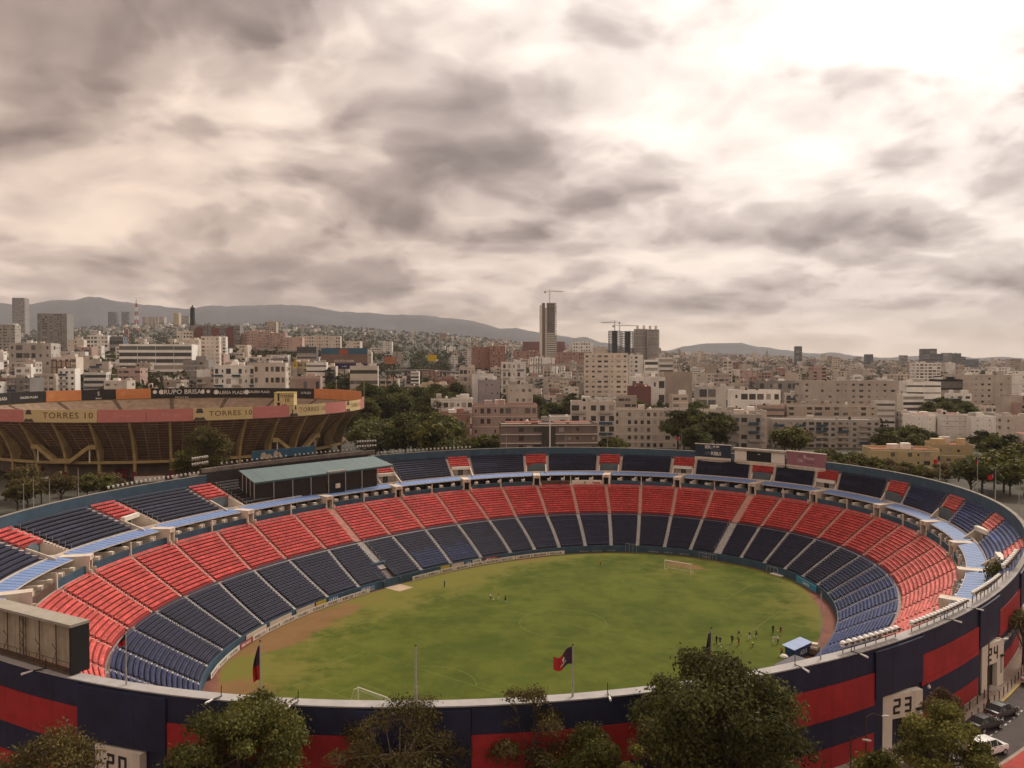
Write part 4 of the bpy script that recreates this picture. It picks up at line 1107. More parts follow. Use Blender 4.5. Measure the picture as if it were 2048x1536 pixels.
mb = MB(); cx_, zc_ = L * .465, 9.2 + 3.9 * .74
mb.face([W(cx_ - .45, -.02, zc_ + .55), W(cx_ - .45, -.02, zc_ - .1), W(cx_, -.02, zc_ - .7), W(cx_ + .45, -.02, zc_ - .1), W(cx_ + .45, -.02, zc_ + .55)]); mb.build('crest', MATS['dim_ink'], o)
o, W, L, put = rim_board(1578, 915, 1650, 924, 8.9, 12.8, M_mauve, 'faded_slogan_board', 'faded mauve slogan board on the far rim beside the white screen', M_cream)
M_mink = mat('mauve_ink', (.20, .10, .13), .7, .05, 1.); M_pink = mat('pale_pink_ink', (.50, .36, .35), .7, .05, 1.)
put('SER', 1.25, .36, .74, M_mink, bold=.04, sx=.9); put('ES SER', .8, .62, .80, M_mink, bold=.04, sx=.95); put('TODO', .9, .62, .58, M_pink, bold=.05, sx=.95); put('DEL', 1.0, .37, .38, M_pink, bold=.05, sx=.95); put('PUEBLO', 1.0, .62, .34, M_mink, bold=.05, sx=.8)
mb = MB(); cx_, zc_ = L * .475, 8.9 + 3.9 * .68
mb.face([W(cx_ - .4, -.02, zc_ + .5), W(cx_ - .4, -.02, zc_ - .1), W(cx_, -.02, zc_ - .6), W(cx_ + .4, -.02, zc_ - .1), W(cx_ + .4, -.02, zc_ + .5)]); mb.build('crest', M_pink, o)
o, W, L, put = rim_board(1475, 906, 1572, 915, 8.95, 11.9, M_black, 'scoreboard', 'scoreboard with a black screen between two white panels on the far rim', M_conc)
for a0_, a1_ in ((.02, L * .245), (L * .74, L - .02)):
    mb = MB(); fbox(mb, W, a0_, a1_, -.05, -.004, 9.0, 11.86); mb.build('white_panel', M_white, o)
mb = MB(); fbox(mb, W, L * .47, L * .52, -.04, -.002, 11.1, 11.25); mb.build('maker_mark', M_whitink, o)
mb = MB(); fbox(mb, W, -.5, L + .5, -.6, .9, 12.13, 12.75); mb.build('hood', M_conc, o)

# ---- people
M_skin = mat('skin', (.30, .17, .11), .7, .05, 3.); M_hair = mat('hair', (.015, .011, .009), .7, .1, 3.)
CLO = {'black': (.012, .012, .016), 'white': (.72, .70, .66), 'navy': (.02, .03, .08), 'blue': (.05, .10, .30), 'yellow': (.45, .48, .06), 'orange': (.52, .22, .06), 'grey': (.20, .20, .20), 'red': (.35, .03, .03), 'brown': (.14, .07, .05), 'khaki': (.35, .27, .16)}
def cloth(c): return mat('cloth_' + c, CLO[c], .85, .08, 4.)
POSE = {  # joint: (x, y, z) metres, facing +Y
 'stand': dict(hip=(0, 0, .94), ch=(0, .02, 1.36), ne=(0, .02, 1.50), he=(0, .05, 1.66), lk=(-.11, .02, .50), lf=(-.12, 0, .06), lt=(-.12, .16, .03), rk=(.11, .03, .50), rf=(.13, .02, .06), rt=(.14, .18, .03), ls=(-.20, .01, 1.42), le=(-.27, -.02, 1.14), lh=(-.25, .10, .90), rs=(.20, .01, 1.42), re=(.28, -.02, 1.14), rh=(.26, .12, .91)),
 'run': dict(hip=(0, 0, .92), ch=(0, .10, 1.33), ne=(0, .14, 1.46), he=(0, .20, 1.61), lk=(-.11, .30, .62), lf=(-.12, .10, .22), lt=(-.12, .26, .18), rk=(.11, -.12, .50), rf=(.12, -.50, .30), rt=(.12, -.52, .14), ls=(-.20, .10, 1.39), le=(-.30, -.14, 1.20), lh=(-.24, -.02, .98), rs=(.20, .10, 1.39), re=(.30, .16, 1.13), rh=(.18, .38, 1.22)),
 'stride': dict(hip=(0, 0, .92), ch=(0, .04, 1.34), ne=(0, .05, 1.47), he=(0, .09, 1.63), lk=(-.11, .20, .52), lf=(-.12, .30, .07), lt=(-.12, .46, .04), rk=(.11, -.10, .50), rf=(.12, -.36, .10), rt=(.12, -.22, .03), ls=(-.20, .03, 1.40), le=(-.27, -.12, 1.14), lh=(-.25, -.10, .90), rs=(.20, .03, 1.40), re=(.28, .10, 1.14), rh=(.25, .30, 1.0)),
 'kick': dict(hip=(0, 0, .93), ch=(0, -.06, 1.34), ne=(0, -.06, 1.48), he=(0, -.02, 1.63), lk=(-.11, .02, .50), lf=(-.12, 0, .06), lt=(-.12, .16, .03), rk=(.13, .28, .66), rf=(.15, .58, .42), rt=(.15, .72, .48), ls=(-.20, -.05, 1.40), le=(-.38, .04, 1.24), lh=(-.52, .16, 1.18), rs=(.20, -.06, 1.40), re=(.36, -.22, 1.22), rh=(.44, -.40, 1.10)),
 'crouch': dict(hip=(0, -.10, .55), ch=(0, .22, .82), ne=(0, .32, .90), he=(0, .42, .98), lk=(-.20, .30, .48), lf=(-.20, .05, .06), lt=(-.20, .22, .03), rk=(.20, .28, .46), rf=(.20, -.02, .06), rt=(.20, .15, .03), ls=(-.20, .24, .84), le=(-.30, .46, .62), lh=(-.18, .62, .42), rs=(.20, .24, .84), re=(.30, .46, .62), rh=(.18, .64, .40)),
 'bend': dict(hip=(0, -.12, .90), ch=(0, .24, 1.16), ne=(0, .34, 1.22), he=(0, .46, 1.26), lk=(-.12, .02, .50), lf=(-.13, 0, .06), lt=(-.13, .16, .03), rk=(.12, .03, .50), rf=(.14, .02, .06), rt=(.14, .18, .03), ls=(-.19, .26, 1.18), le=(-.24, .34, .92), lh=(-.20, .30, .66), rs=(.19, .26, 1.18), re=(.24, .36, .92), rh=(.20, .34, .66)),
}
_EDG = [('hip', 'ch', ), ('ch', 'ne'), ('ne', 'he'), ('hip', 'lk'), ('lk', 'lf'), ('lf', 'lt'), ('hip', 'rk'), ('rk', 'rf'), ('rf', 'rt'), ('ch', 'ls'), ('ls', 'le'), ('le', 'lh'), ('ch', 'rs'), ('rs', 're'), ('re', 'rh')]
_RAD = dict(hip=.155, ch=.165, ne=.062, he=.105, lk=.075, rk=.075, lf=.045, rf=.045, lt=.04, rt=.04, ls=.072, rs=.072, le=.048, re=.048, lh=.036, rh=.036)
_body_cache = {}
def body_mesh(pose):
    if pose in _body_cache: return _body_cache[pose]
    P = POSE[pose]; keys = list(P); idx = {k: i for i, k in enumerate(keys)}
    me = bpy.data.meshes.new('body'); me.from_pydata([P[k] for k in keys], [(idx[a], idx[b]) for a, b in _EDG], [])
    ob = bpy.data.objects.new('body', me); COL.objects.link(ob)
    md = ob.modifiers.new('skin', 'SKIN'); sv_ = me.skin_vertices[0].data
    for k in keys: sv_[idx[k]].radius = (_RAD[k], _RAD[k] * (.82 if k in ('hip', 'ch') else 1))
    sv_[idx['hip']].use_root = True
    ob.modifiers.new('sub', 'SUBSURF').levels = 1
    dg = bpy.context.evaluated_depsgraph_get(); out = bpy.data.meshes.new_from_object(ob.evaluated_get(dg))
    bpy.data.objects.remove(ob)
    out.polygons.foreach_set('use_smooth', [True] * len(out.polygons))
    _body_cache[pose] = out
    return out
def seg_d(p, a, b):
    a, b = Vector(a), Vector(b); ab = b - a; t = max(0, min(1, (p - a).dot(ab) / ab.length_squared)); return (p - (a + ab * t)).length
def person(px, py, pose, shirt, pants, label, yaw=0., socks='skin', hair=True):
    me = body_mesh(pose).copy(); P = POSE[pose]
    for m_ in (M_skin, cloth(shirt), cloth(pants), M_hair, cloth(socks) if socks != 'skin' else M_skin): me.materials.append(m_)
    mi = []
    for pl in me.polygons:
        c = pl.center
        ds = {n_: seg_d(c, P[a], P[b]) - r for n_, a, b, r in (('t', 'hip', 'ch', .15), ('n', 'ne', 'he', .08), ('l1', 'hip', 'lk', .10), ('r1', 'hip', 'rk', .10), ('l2', 'lk', 'lf', .06), ('r2', 'rk', 'rf', .06), ('lf', 'lf', 'lt', .04), ('rf', 'rf', 'rt', .04), ('la', 'ls', 'le', .06), ('ra', 'rs', 're', .06), ('lb', 'le', 'lh', .04), ('rb', 're', 'rh', .04))}
        q = min(ds, key=ds.get)
        if q == 'n': mi.append(3 if c.z > P['he'][2] + .02 or c.y < P['he'][1] - .05 else 0)
        elif q in ('t', 'la', 'ra'): mi.append(1 if (q != 't' or c.z > P['hip'][2] + .04) else 2)
        elif q in ('l1', 'r1'): mi.append(2)
        elif q in ('l2', 'r2'): mi.append(4)
        elif q in ('lf', 'rf'): mi.append(3)
        else: mi.append(0)
    me.polygons.foreach_set('material_index', mi)
    o = link('person', me); o.location = onz(px, py, ZF + .02); o.rotation_euler = (0, 0, yaw)
    tag(o, label, 'person', 'people on the pitch'); return o
person(889, 1174, 'stand', 'blue', 'black', 'person in a blue top and dark trousers standing alone by the touchline', 2.2, 'black')
person(981, 1201, 'kick', 'white', 'black', 'player in white shirt and dark shorts playing a ball, leftmost of three', -.8)
person(997, 1200, 'stand', 'khaki', 'white', 'player with pale cap and shorts standing between two others', 2.8, 'white')
person(1011, 1205, 'stride', 'black', 'black', 'player in black with white socks, rightmost of three', 1.0, 'white')
person(1201, 1131, 'bend', 'orange', 'black', 'person in an orange top bending over near the far goal', 1.6)
person(1433, 1288, 'stand', 'black', 'black', 'person in black closest to the furled flag', .6, 'black')
person(1440, 1290, 'stride', 'navy', 'black', 'player in navy standing by a white ball', -1.0, 'white')
person(1464, 1287, 'stand', 'black', 'black', 'lone person in black between two groups of players', -.5, 'black')
person(1478, 1273, 'run', 'grey', 'navy', 'player in grey running in the middle group', 1.2)
person(1477, 1291, 'stride', 'brown', 'red', 'player in dark top and red shorts in front of the middle group', -1.4)
person(1499, 1279, 'stride', 'black', 'white', 'player in black with pale legs striding wide', 1.5, 'white')
person(1512, 1276, 'run', 'brown', 'black', 'player in a brown top running with bent arms', -1.8, 'white')
person(1507, 1294, 'crouch', 'yellow', 'black', 'goalkeeper in a yellow green shirt crouching on the grass', 1.4)
person(1546, 1267, 'stand', 'black', 'black', 'person in black standing behind the white shirted pair', .3, 'black')
person(1561, 1269, 'run', 'brown', 'red', 'player in red running at the right of the group', -1.2)
person(1548, 1288, 'kick', 'white', 'white', 'player in an all white kit beside the dugout side group', .4, 'white')
person(1556, 1288, 'stride', 'white', 'black', 'player in white shirt and black shorts beside the all white player', 1.9)
person(1563, 1312, 'stand', 'orange', 'black', 'person in an orange vest standing in front of the dugout', 2.6, 'black')
person(1567, 1320, 'bend', 'white', 'brown', 'person in a white top bent down below the orange vest', 2.0)
M_ball = mat('ball_white', (.8, .78, .72), .5, .05, 5.)
for px, py, lb in ((987, 1199, 'white ball at the feet of three players'), (1442, 1294, 'white ball beside the player in navy'), (1555, 1262, 'white ball behind the white shirted pair')):
    mb = MB(); mb.lathe((0, 0, 0), [(.13 * math.sin(pi * k / 8), -.13 * math.cos(pi * k / 8)) for k in range(9)], 12)
    bl = mb.build('football', M_ball, smooth=True); bl.location = onz(px, py, ZF + .14); tag(bl, lb, 'football', 'footballs')

# ---- advertising boards along the far touchline
M_board = mat('board_white', (.66, .60, .52), .7, .1, .8, streak=.15)
M_bd = {'w': M_board, 'y': mat('board_yellow', (.50, .36, .04), .7, .1, .8), 'b': mat('board_blue', (.04, .12, .25), .7, .1, .8), 'n': M_navyb, 'r': mat('board_maroon', (.30, .05, .05), .7, .1, .8), 'c': mat('board_cream', (.56, .46, .36), .8, .1, .8), 's': M_slate}
M_bframe = mat('board_frame', (.16, .08, .06), .8, .2, 1.)
def ad_board(p0, p1, off, col, label, hgt=1.15, marks=True, ink=None, grp='advertising boards round the pitch'):
    a, b = PT('in', p0, off, ZF), PT('in', p1, off, ZF); d = (b - a).normalized(); W = local_frame(a, d); L = (b - a).length
    # boards run with falling psi, so the left of travel faces away from the pitch
    o = wempty('advertising_board', lerp(a, b, .5), label, 'advertising board', grp)
    mb = MB(); fbox(mb, W, .03, L - .03, 0, .07, .12, hgt); mb.build('panel', M_bd[col], o)
    mb = MB()
    for q in (.1, L / 2, L - .1): mb.tube([W(q, .1, 0), W(q, .1, hgt - .05)], .03, 4); mb.tube([W(q, .1, hgt - .1), W(q, .7, .0)], .025, 4)
    mb.build('back_stand', M_bframe, o)
    if marks:
        rnd = random.Random(int(p0 * 10)); x = L * .14; mb = MB()
        while x < L * .84:
            w_ = rnd.uniform(.12, .34); z0 = .30 + rnd.uniform(0, .08); z1 = hgt - .17 - rnd.uniform(0, .12)
            k = rnd.random()
            if k < .5: mb.face([W(x, -.006, z0), W(x + w_, -.006, z0), W(x + w_ * .8, -.006, z1), W(x + w_ * .1, -.006, z1)])
            else: mb.face([W(x, -.006, z0), W(x + w_ * .4, -.006, z0), W(x + w_ * .4, -.006, z1), W(x, -.006, z1)]); mb.face([W(x + w_ * .4, -.008, z0), W(x + w_, -.008, z0), W(x + w_, -.008, z0 + .14), W(x + w_ * .4, -.008, z0 + .14)])
            x += w_ + .1
        mb.build('printed_mark', ink or M_ink, o)
q = 206.; k = 0
seq = 'wwwrwwwwwwwwwwwwwwwwwwwwwww'
while q > 87 and k < len(seq):
    step = math.degrees(4.6 / float(rad('in', q)))
    if not (q > 136 and q - step < 145):
        if q - step > 103 or True:
            ad_board(q, q - step, -1.0, seq[k], 'printed pitchside board along the far touchline, %s from the near goal' % ORD[k], ink=M_ink if seq[k] == 'w' else M_whitink); k += 1
    q -= step * 1.02
for i, (x0, x1, c) in enumerate(((174.5, 168.5, 'c'), (183, 176, 'c'), (190.5, 184, 'c'), (168, 164.5, 'y'), (164, 160, 'b'), (153, 146, 'b'), (121.5, 118, 'y'), (117.5, 113, 'c'), (112.6, 110.4, 'b'), (110, 107, 'w'), (106, 102, 'r'))):
    ad_board(x0, x1, -.42, c, '%s banner on the pitch wall, %s from the near goal' % ({'c': 'cream', 'y': 'yellow', 'b': 'blue', 'w': 'white', 'r': 'maroon'}[c], ORD[i]), hgt=1.75, marks=(c in 'bwr'), ink=M_whitink if c in 'br' else M_ink, grp='banners on the pitch wall')
for i, (x0, x1) in enumerate(((80, 77.2), (77, 74.2), (73.5, 71), (64.5, 61.2), (61, 58.4), (57.6, 54.8), (52.4, 50))):
    ad_board(x0, x1, -.5, 's', 'slate board with pale print behind the far goal line, %s from the left' % ORD[i], hgt=.95, ink=mat('grey_ink', (.30, .28, .26), .8, .1, 1.), grp='slate boards at the far end')
# blue betting board in the far right corner
a0, a1 = ang_of(1592, 1160, ZF + .5)[0], ang_of(1629, 1183, ZF + .5)[0]
a, b = PT('in', a0, -.6, ZF), PT('in', a1, -.6, ZF); d = (b - a).normalized(); W = local_frame(a, d); L = (b - a).length
o = wempty('advertising_board', lerp(a, b, .5), 'bright blue board with white lettering in the right corner of the pitch', 'advertising board')
mb = MB(); fbox(mb, W, 0, L, 0, .1, .1, 1.7); mb.build('panel', mat('cyan_board', (.05, .26, .42), .6, .05, 1.), o)
mb = MB(); mb.tube([W(.2, .2, 0), W(.2, .2, 1.5)], .04, 4); mb.tube([W(L - .2, .2, 0), W(L - .2, .2, 1.5)], .04, 4); mb.build('back_stand', M_rust, o)
me = text_mesh('betcris', 1.15, bold=.03); me.materials.clear(); me.materials.append(M_whitink); t_ = link('lettering', me, o); t_.matrix_parent_inverse = Matrix.Identity(4); t_.location = W(L * .5, -.02, .9) - o.location; t_.rotation_euler = (0, 0, math.atan2(d.y, d.x))
# pale mats on the ground and rail frames at the far end
for i, (px, py, sx_, sy_) in enumerate(((1275, 1102, 3.6, 1.6), (1444, 1120, 4.0, 1.2), (1556, 1150, 3.6, 1.8), (1112, 1106, 1.6, .6))):
    p = onz(px, py, ZF + .03); a_ = math.degrees(math.atan2(p.y - CY, p.x - CX)); W = local_frame(p, (-math.sin(R_(a_)), math.cos(R_(a_)), 0))
    mb = MB(); fbox(mb, W, -sx_ / 2, sx_ / 2, -sy_ / 2, sy_ / 2, .0, .22); m_ = mb.build('crash_mat', M_white); tag(m_, 'white mat lying below the far seats, %s' % ('in line with a railed gate', 'beside a railed gate at the wide stair', 'left of the bright blue board', 'small, near the corner'[:30])[i], 'mat', 'white mats')
for i, (px, py) in enumerate(((1276, 1093), (1412, 1117), (1441, 1112), (1566, 1142))):
    p = onz(px, py, ZF); a_ = math.atan2(p.y - CY, p.x - CX); p = PT('in', math.degrees(a_), -.9, ZF); t = Vector((-math.sin(a_), math.cos(a_), 0))
    o = wempty('rail_frame', p, 'thin steel rail frame against the pitch wall, %s from the corner' % ORD[i], 'frame', 'rail frames')
    mb = MB()
    for k in range(4): mb.tube([p + t * (k * 1.1 - 1.65), p + t * (k * 1.1 - 1.65) + Vector((0, 0, 2.5 if i == 0 else 1.7))], .045, 4)
    mb.build('upright', M_steel, o); mb = MB(); zt = 2.5 if i == 0 else 1.7
    mb.tube([p - t * 1.65 + Vector((0, 0, zt)), p + t * 1.65 + Vector((0, 0, zt))], .045, 4); mb.build('top_rail', M_steel, o)
# dugout, loaded cart, dark canopy by the right corner
p = onz(1597, 1314, ZF); d = Vector((.74, .67, 0)); W = local_frame(p, d)
o = wempty('dugout', p, 'team dugout with a pale blue ribbed roof and navy back in the right corner', 'dugout')
M_dug = mat('dugout_navy', (.02, .05, .13), .5, .1, 1.)
mb = MB(); fbox(mb, W, -3.2, 3.2, -.9, -.75, .3, 2.2); mb.build('back_wall', M_dug, o)
for a in (-3.2, 3.05):
    mb = MB(); mb.face([W(a, -.75, .1), W(a, .9, .1), W(a, .95, 2.5), W(a, -.75, 2.2)]); mb.face([W(a + .15, -.75, .1), W(a + .15, -.75, 2.2), W(a + .15, .95, 2.5), W(a + .15, .9, .1)]); mb.build('side_wall', M_dug, o)
for k in range(8):
    a = -3.3 + k * .83; mb = MB(); mb.hexa([W(a, -1.0, 2.22), W(a + .78, -1.0, 2.22), W(a + .78, 1.5, 2.62), W(a, 1.5, 2.62), W(a, -1.0, 2.29), W(a + .78, -1.0, 2.29), W(a + .78, 1.5, 2.69), W(a, 1.5, 2.69)]); mb.build('roof_rib', M_awn, o)
mb = MB(); fbox(mb, W, -3, 3, -.6, -.1, .3, .5); mb.build('bench', M_white, o)
me = text_mesh('AZUL', 1.05, bold=.02, shear=.2); me.materials.clear(); me.materials.append(M_whitink); t_ = link('lettering', me, o); t_.matrix_parent_inverse = Matrix.Identity(4); t_.location = W(.2, -.925, 1.2) - o.location; t_.rotation_euler = (0, 0, math.atan2(d.y, d.x))
p = onz(1629, 1308, ZF); W = local_frame(p, Vector((.5, .86, 0)))
o = wempty('utility_cart', p, 'brown utility cart loaded with pale bundles behind the dugout', 'cart')
mb = MB(); mb.hexa([W(-1.5, -.75, .35), W(1.5, -.75, .35), W(1.5, .75, .35), W(-1.5, .75, .35), W(-1.4, -.7, 1.25), W(1.4, -.7, 1.25), W(1.4, .7, 1.25), W(-1.4, .7, 1.25)]); mb.build('body', mat('cart_brown', (.14, .085, .05), .7, .2, 1.5), o)
for k, (a, b, z) in enumerate(((-.7, 0, 1.26), (.5, .1, 1.26), (-.1, 0, 1.68))):
    mb = MB(); fbox(mb, W, a - .55, a + .55, b - .6, b + .6, z, z + .4); mb.build('bundle', M_cream, o)
for a in (-1.0, 1.0):
    for b in (-.8, .8):
        mb = MB(); mb.tube([W(a, b - .1, .32), W(a, b + .1, .32)], .32, 10); mb.build('wheel', M_black, o)
p = onz(1588, 1328, ZF + 2.2); W = local_frame(Vector((p.x, p.y, ZF)), d)
o = wempty('canopy', (p.x, p.y, ZF), 'flat dark grey canopy roof between the dugout and the near rim', 'canopy')
M_can = mat('dark_canopy', (.085, .075, .085), .7, .15, .8)
mb = MB(); mb.hexa([W(-3.6, -1.9, 2.2), W(3.6, -1.9, 2.2), W(3.6, 1.9, 2.35), W(-3.6, 1.9, 2.35), W(-3.6, -1.9, 2.3), W(3.6, -1.9, 2.3), W(3.6, 1.9, 2.45), W(-3.6, 1.9, 2.45)]); mb.build('roof', M_can, o)
for a in (-3.4, 3.4):
    for b in (-1.7, 1.7): mb = MB(); mb.tube([W(a, b, 0), W(a, b, 2.25)], .06, 5); mb.build('post', M_steel, o)
p = onz(1632, 1325, ZF + .05); W = local_frame(p, d); mb = MB(); fbox(mb, W, -4.5, 4.5, -1.6, 1.6, 0, .06); tag(mb.build('paved_slab', M_grayc), 'grey paved slab behind the dugout', kind='structure')
p = onz(1568, 1318, ZF + 1.2); mb = MB(); mb.lathe((p.x, p.y, ZF), [(.05, 0), (.05, 1.7), (.75, 1.7), (.5, 1.95), (.05, 2.1)], 10); o = mb.build('parasol', M_white, smooth=False); tag(o, 'small white parasol beside the dark canopy', 'parasol')
# ================================================================== TREES
def leaf_material(name, col, trans=.25):
    m = bpy.data.materials.new(name); m.use_nodes = True; g = NT(m.node_tree); b = m.node_tree.nodes['Principled BSDF']
    at = g.n('ShaderNodeAttribute'); at.attribute_name = 'Col'
    oi = g.n('ShaderNodeObjectInfo')
    v = g.mr(oi.outputs['Random'], 0, 1, .8, 1.2, False)
    colr = g.mix(1.0, at.outputs['Color'], g.xyz(v, v, g.m('MULTIPLY', v, v)), 'MULTIPLY')
    g.set(b.inputs['Base Color'], colr); b.inputs['Roughness'].default_value = .75; b.inputs['Specular IOR Level'].default_value = .15
    tr = g.n('ShaderNodeBsdfTranslucent'); g.lk(colr, tr.inputs[0])
    mx = g.n('ShaderNodeMixShader'); mx.inputs[0].default_value = trans
    g.lk(b.outputs[0], mx.inputs[1]); g.lk(tr.outputs[0], mx.inputs[2])
    g.lk(mx.outputs[0], m.node_tree.nodes['Material Output'].inputs[0])
    return m
M_leaf = leaf_material('leaves', None)
M_bark = mat('bark', (.085, .062, .045), .95, .3, 3.)
M_bark2 = mat('pale_bark', (.20, .15, .10), .95, .3, 3.)
def crown_arrays(rs, blobs, nleaf, size, cols, shell=.55, seed=0, flat=.6):
    """leaves spread through uneven clumps. blobs: (x, y, z, r)"""
    B = np.array(blobs); w = B[:, 3] ** 2; pick = rs.choice(len(B), nleaf, p=w / w.sum())
    d = rs.normal(size=(nleaf, 3)); d /= np.linalg.norm(d, axis=1)[:, None]
    d[:, 2] = np.where(d[:, 2] < -.35, -d[:, 2] * .6, d[:, 2])
    rr = B[pick, 3] * (shell + (1 - shell) * rs.uniform(0, 1, nleaf) ** .6) * (1 + .16 * rs.normal(size=nleaf))
    P = B[pick, :3] + d * rr[:, None] * np.array([1, 1, .85])
    sp = rs.uniform(0, 1, nleaf) < .14; P[sp] += d[sp] * (B[pick[sp], 3] * rs.uniform(.05, .26, sp.sum()))[:, None]
    nrm = d * .7 + rs.normal(size=(nleaf, 3)) * flat; nrm /= np.linalg.norm(nrm, axis=1)[:, None]
    a = np.cross(nrm, rs.normal(size=(nleaf, 3))); a /= np.linalg.norm(a, axis=1)[:, None]; b = np.cross(nrm, a)
    s = size * rs.uniform(.45, 1.7, nleaf)[:, None]; e = rs.uniform(.45, .75, nleaf)[:, None]
    V = np.stack([P - a * s, P - b * s * e, P + a * s, P + b * s * e], 1)
    C = np.array(cols); t = rs.uniform(0, 1, nleaf) ** 1.4
    blobtone = rs.uniform(.62, 1.35, len(B))[pick]
    col = (C[0][None] * (1 - t[:, None]) + C[1][None] * t[:, None]) * blobtone[:, None]
    F = np.arange(nleaf * 4).reshape(-1, 4)
    return V.reshape(-1, 3), F, col
def blobs_for(rs, H, R, z0, n, squash=1.0, br=.42, top=1.0):
    out = []
    for k in range(n):
        for _ in range(50):
            p = rs.uniform(-1, 1, 3)
            if (p ** 2).sum() < 1 and (p ** 2).sum() > .12: break
        if k % 5 < 2:                       # most clumps sit out on a broad, lumpy dome
            q, e = rs.uniform(0, 6.28), rs.uniform(-.15, 1.0); c_ = math.sqrt(max(0, 1 - e * e)); f = rs.uniform(.72, 1.0); p = np.array([math.cos(q) * c_, math.sin(q) * c_, e]) * f
        zc = (z0 + H) / 2; hz = (H - z0) / 2
        r = R * br * rs.uniform(.6, 1.2) * (1 - .10 * max(0, p[2]))
        out.append((p[0] * (R - r * .7), p[1] * (R - r * .7), zc + p[2] * (hz - r * .6) * squash, r))
    return out
def trunk_mesh(rs, blobs, H, r0, m, lean=(0, 0), twigs=0):
    mb = MB(); top = Vector((lean[0], lean[1], H * .62)); mid_ = Vector((lean[0] * .3, lean[1] * .3, H * .3))
    mb.tube([Vector((0, 0, -.1)), mid_, top], [r0, r0 * .75, r0 * .4], 8)
    for k, (x, y, z, r) in enumerate(blobs):
        b = Vector((x, y, z)); s = lerp(mid_, top, min(1, max(0, (k % 5) / 4))); q = lerp(s, b, .55) + Vector((0, 0, .12 * r))
        mb.tube([s, q, b], [r0 * .38, r0 * .22, r0 * .07], 5, cap=False)
        for _ in range(twigs):
            e = b + Vector(rs.normal(size=3)) .normalized() * r * rs.uniform(.8, 1.15); 
            mb.tube([lerp(q, b, .6), lerp(b, e, .5) + Vector(rs.normal(size=3)) * .12, e], [r0 * .09, r0 * .05, r0 * .02], 3, cap=False)
    return mb.mesh('trunk', m)
OLIVE = [(.065, .068, .017), (.150, .138, .032)]; DARKG = [(.050, .053, .017), (.118, .110, .031)]; BROWNG = [(.075, .058, .022), (.155, .120, .042)]
LIME = [(.085, .082, .018), (.200, .178, .040)]; MIDG = [(.056, .062, .020), (.122, .122, .036)]; DRY = [(.095, .060, .030), (.200, .130, .06)]
def tree(px, D, top_py, R, label, cols, nleaf, size, seed, z0f=.35, nb=26, br=.42, trunk_r=.22, twigs=0, bark=None, base=None, group='street trees', name='street_tree', lean=(0, 0), shell=.5, cat='tree'):
    rs = np.random.RandomState(seed)
    if base is None: base = aty(px, 725, D); base = Vector((base.x, D, float(terrain(base.x, D))))
    H = (aty(px, top_py, D).z - base.z) if top_py is not None else lean[2]
    bl = blobs_for(rs, H, R, H * z0f, nb, br=br)
    o = empty(name, base, 0, label, cat, group)
    link('trunk', trunk_mesh(rs, bl, H, trunk_r, bark or M_bark, twigs=twigs), o)
    if D < 80: nleaf, size = int(nleaf * 1.7), size * .80
    V, F, C = crown_arrays(rs, bl, nleaf, size, cols, shell=shell)
    np_obj('crown', V, F, M_leaf, o, cols=C)
    return o
# the trees on the street between the camera and the stadium
tree(470, 62, 1382, 5.4, 'olive green tree hiding the wall right of gate 20', OLIVE, 20000, .135, 1, nb=40, z0f=.1, br=.29)
tree(795, 64, 1388, 5.7, 'brownish half bare tree with visible twigs before the navy wall', BROWNG, 12500, .11, 2, nb=40, br=.30, z0f=.12, twigs=16, bark=M_bark2, trunk_r=.28)
tree(1065, 66, 1366, 3.9, 'slender open tree with separate tufts against the red wall', BROWNG, 8000, .115, 3, nb=20, br=.36, twigs=9, bark=M_bark, trunk_r=.18, z0f=.25)
tree(1170, 63, 1428, 3.0, 'small olive tree with rounded tufts beside the slender tree', OLIVE, 7500, .12, 4, nb=13, br=.5, trunk_r=.16)
tree(1448, 62, 1308, 7.5, 'big dense dark tree covering the rim and gate 22', DARKG, 42000, .15, 5, nb=70, br=.28, z0f=.12, trunk_r=.5)
tree(1268, 56, 1482, 1.6, 'low yellow green treetop at the bottom beside the big dark tree', LIME, 3200, .11, 6, nb=9, br=.5)
tree(1905, 66, 1414, 4.2, 'yellow green tree right of gate 23 in front of the parked cars', LIME, 17000, .135, 7, nb=32, z0f=.1, br=.31)
tree(1896, 74, 1362, 1.7, 'narrow brown tree against the red wall between gates 23 and 24', DRY, 5200, .10, 8, nb=14, br=.5, twigs=6, trunk_r=.12)
tree(75, 58, 1452, 4.2, 'brown green tree low in the left corner under the red panel', BROWNG, 8000, .12, 9, nb=22, twigs=5)
tree(1765, 60, 1496, 3.2, 'low olive shrub tree at the bottom edge left of gate 23', LIME, 9000, .12, 10, nb=18, br=.42)
tree(2062, 128, 1130, 6.0, 'tree leaning into the right edge beside the stadium wall', DARKG, 9000, .2, 11, nb=26, trunk_r=.35)
tree(2058, 104, 1225, 3.0, 'dark trunked tree on the pavement at the right edge', BROWNG, 4000, .14, 12, nb=12, trunk_r=.3, z0f=.6)

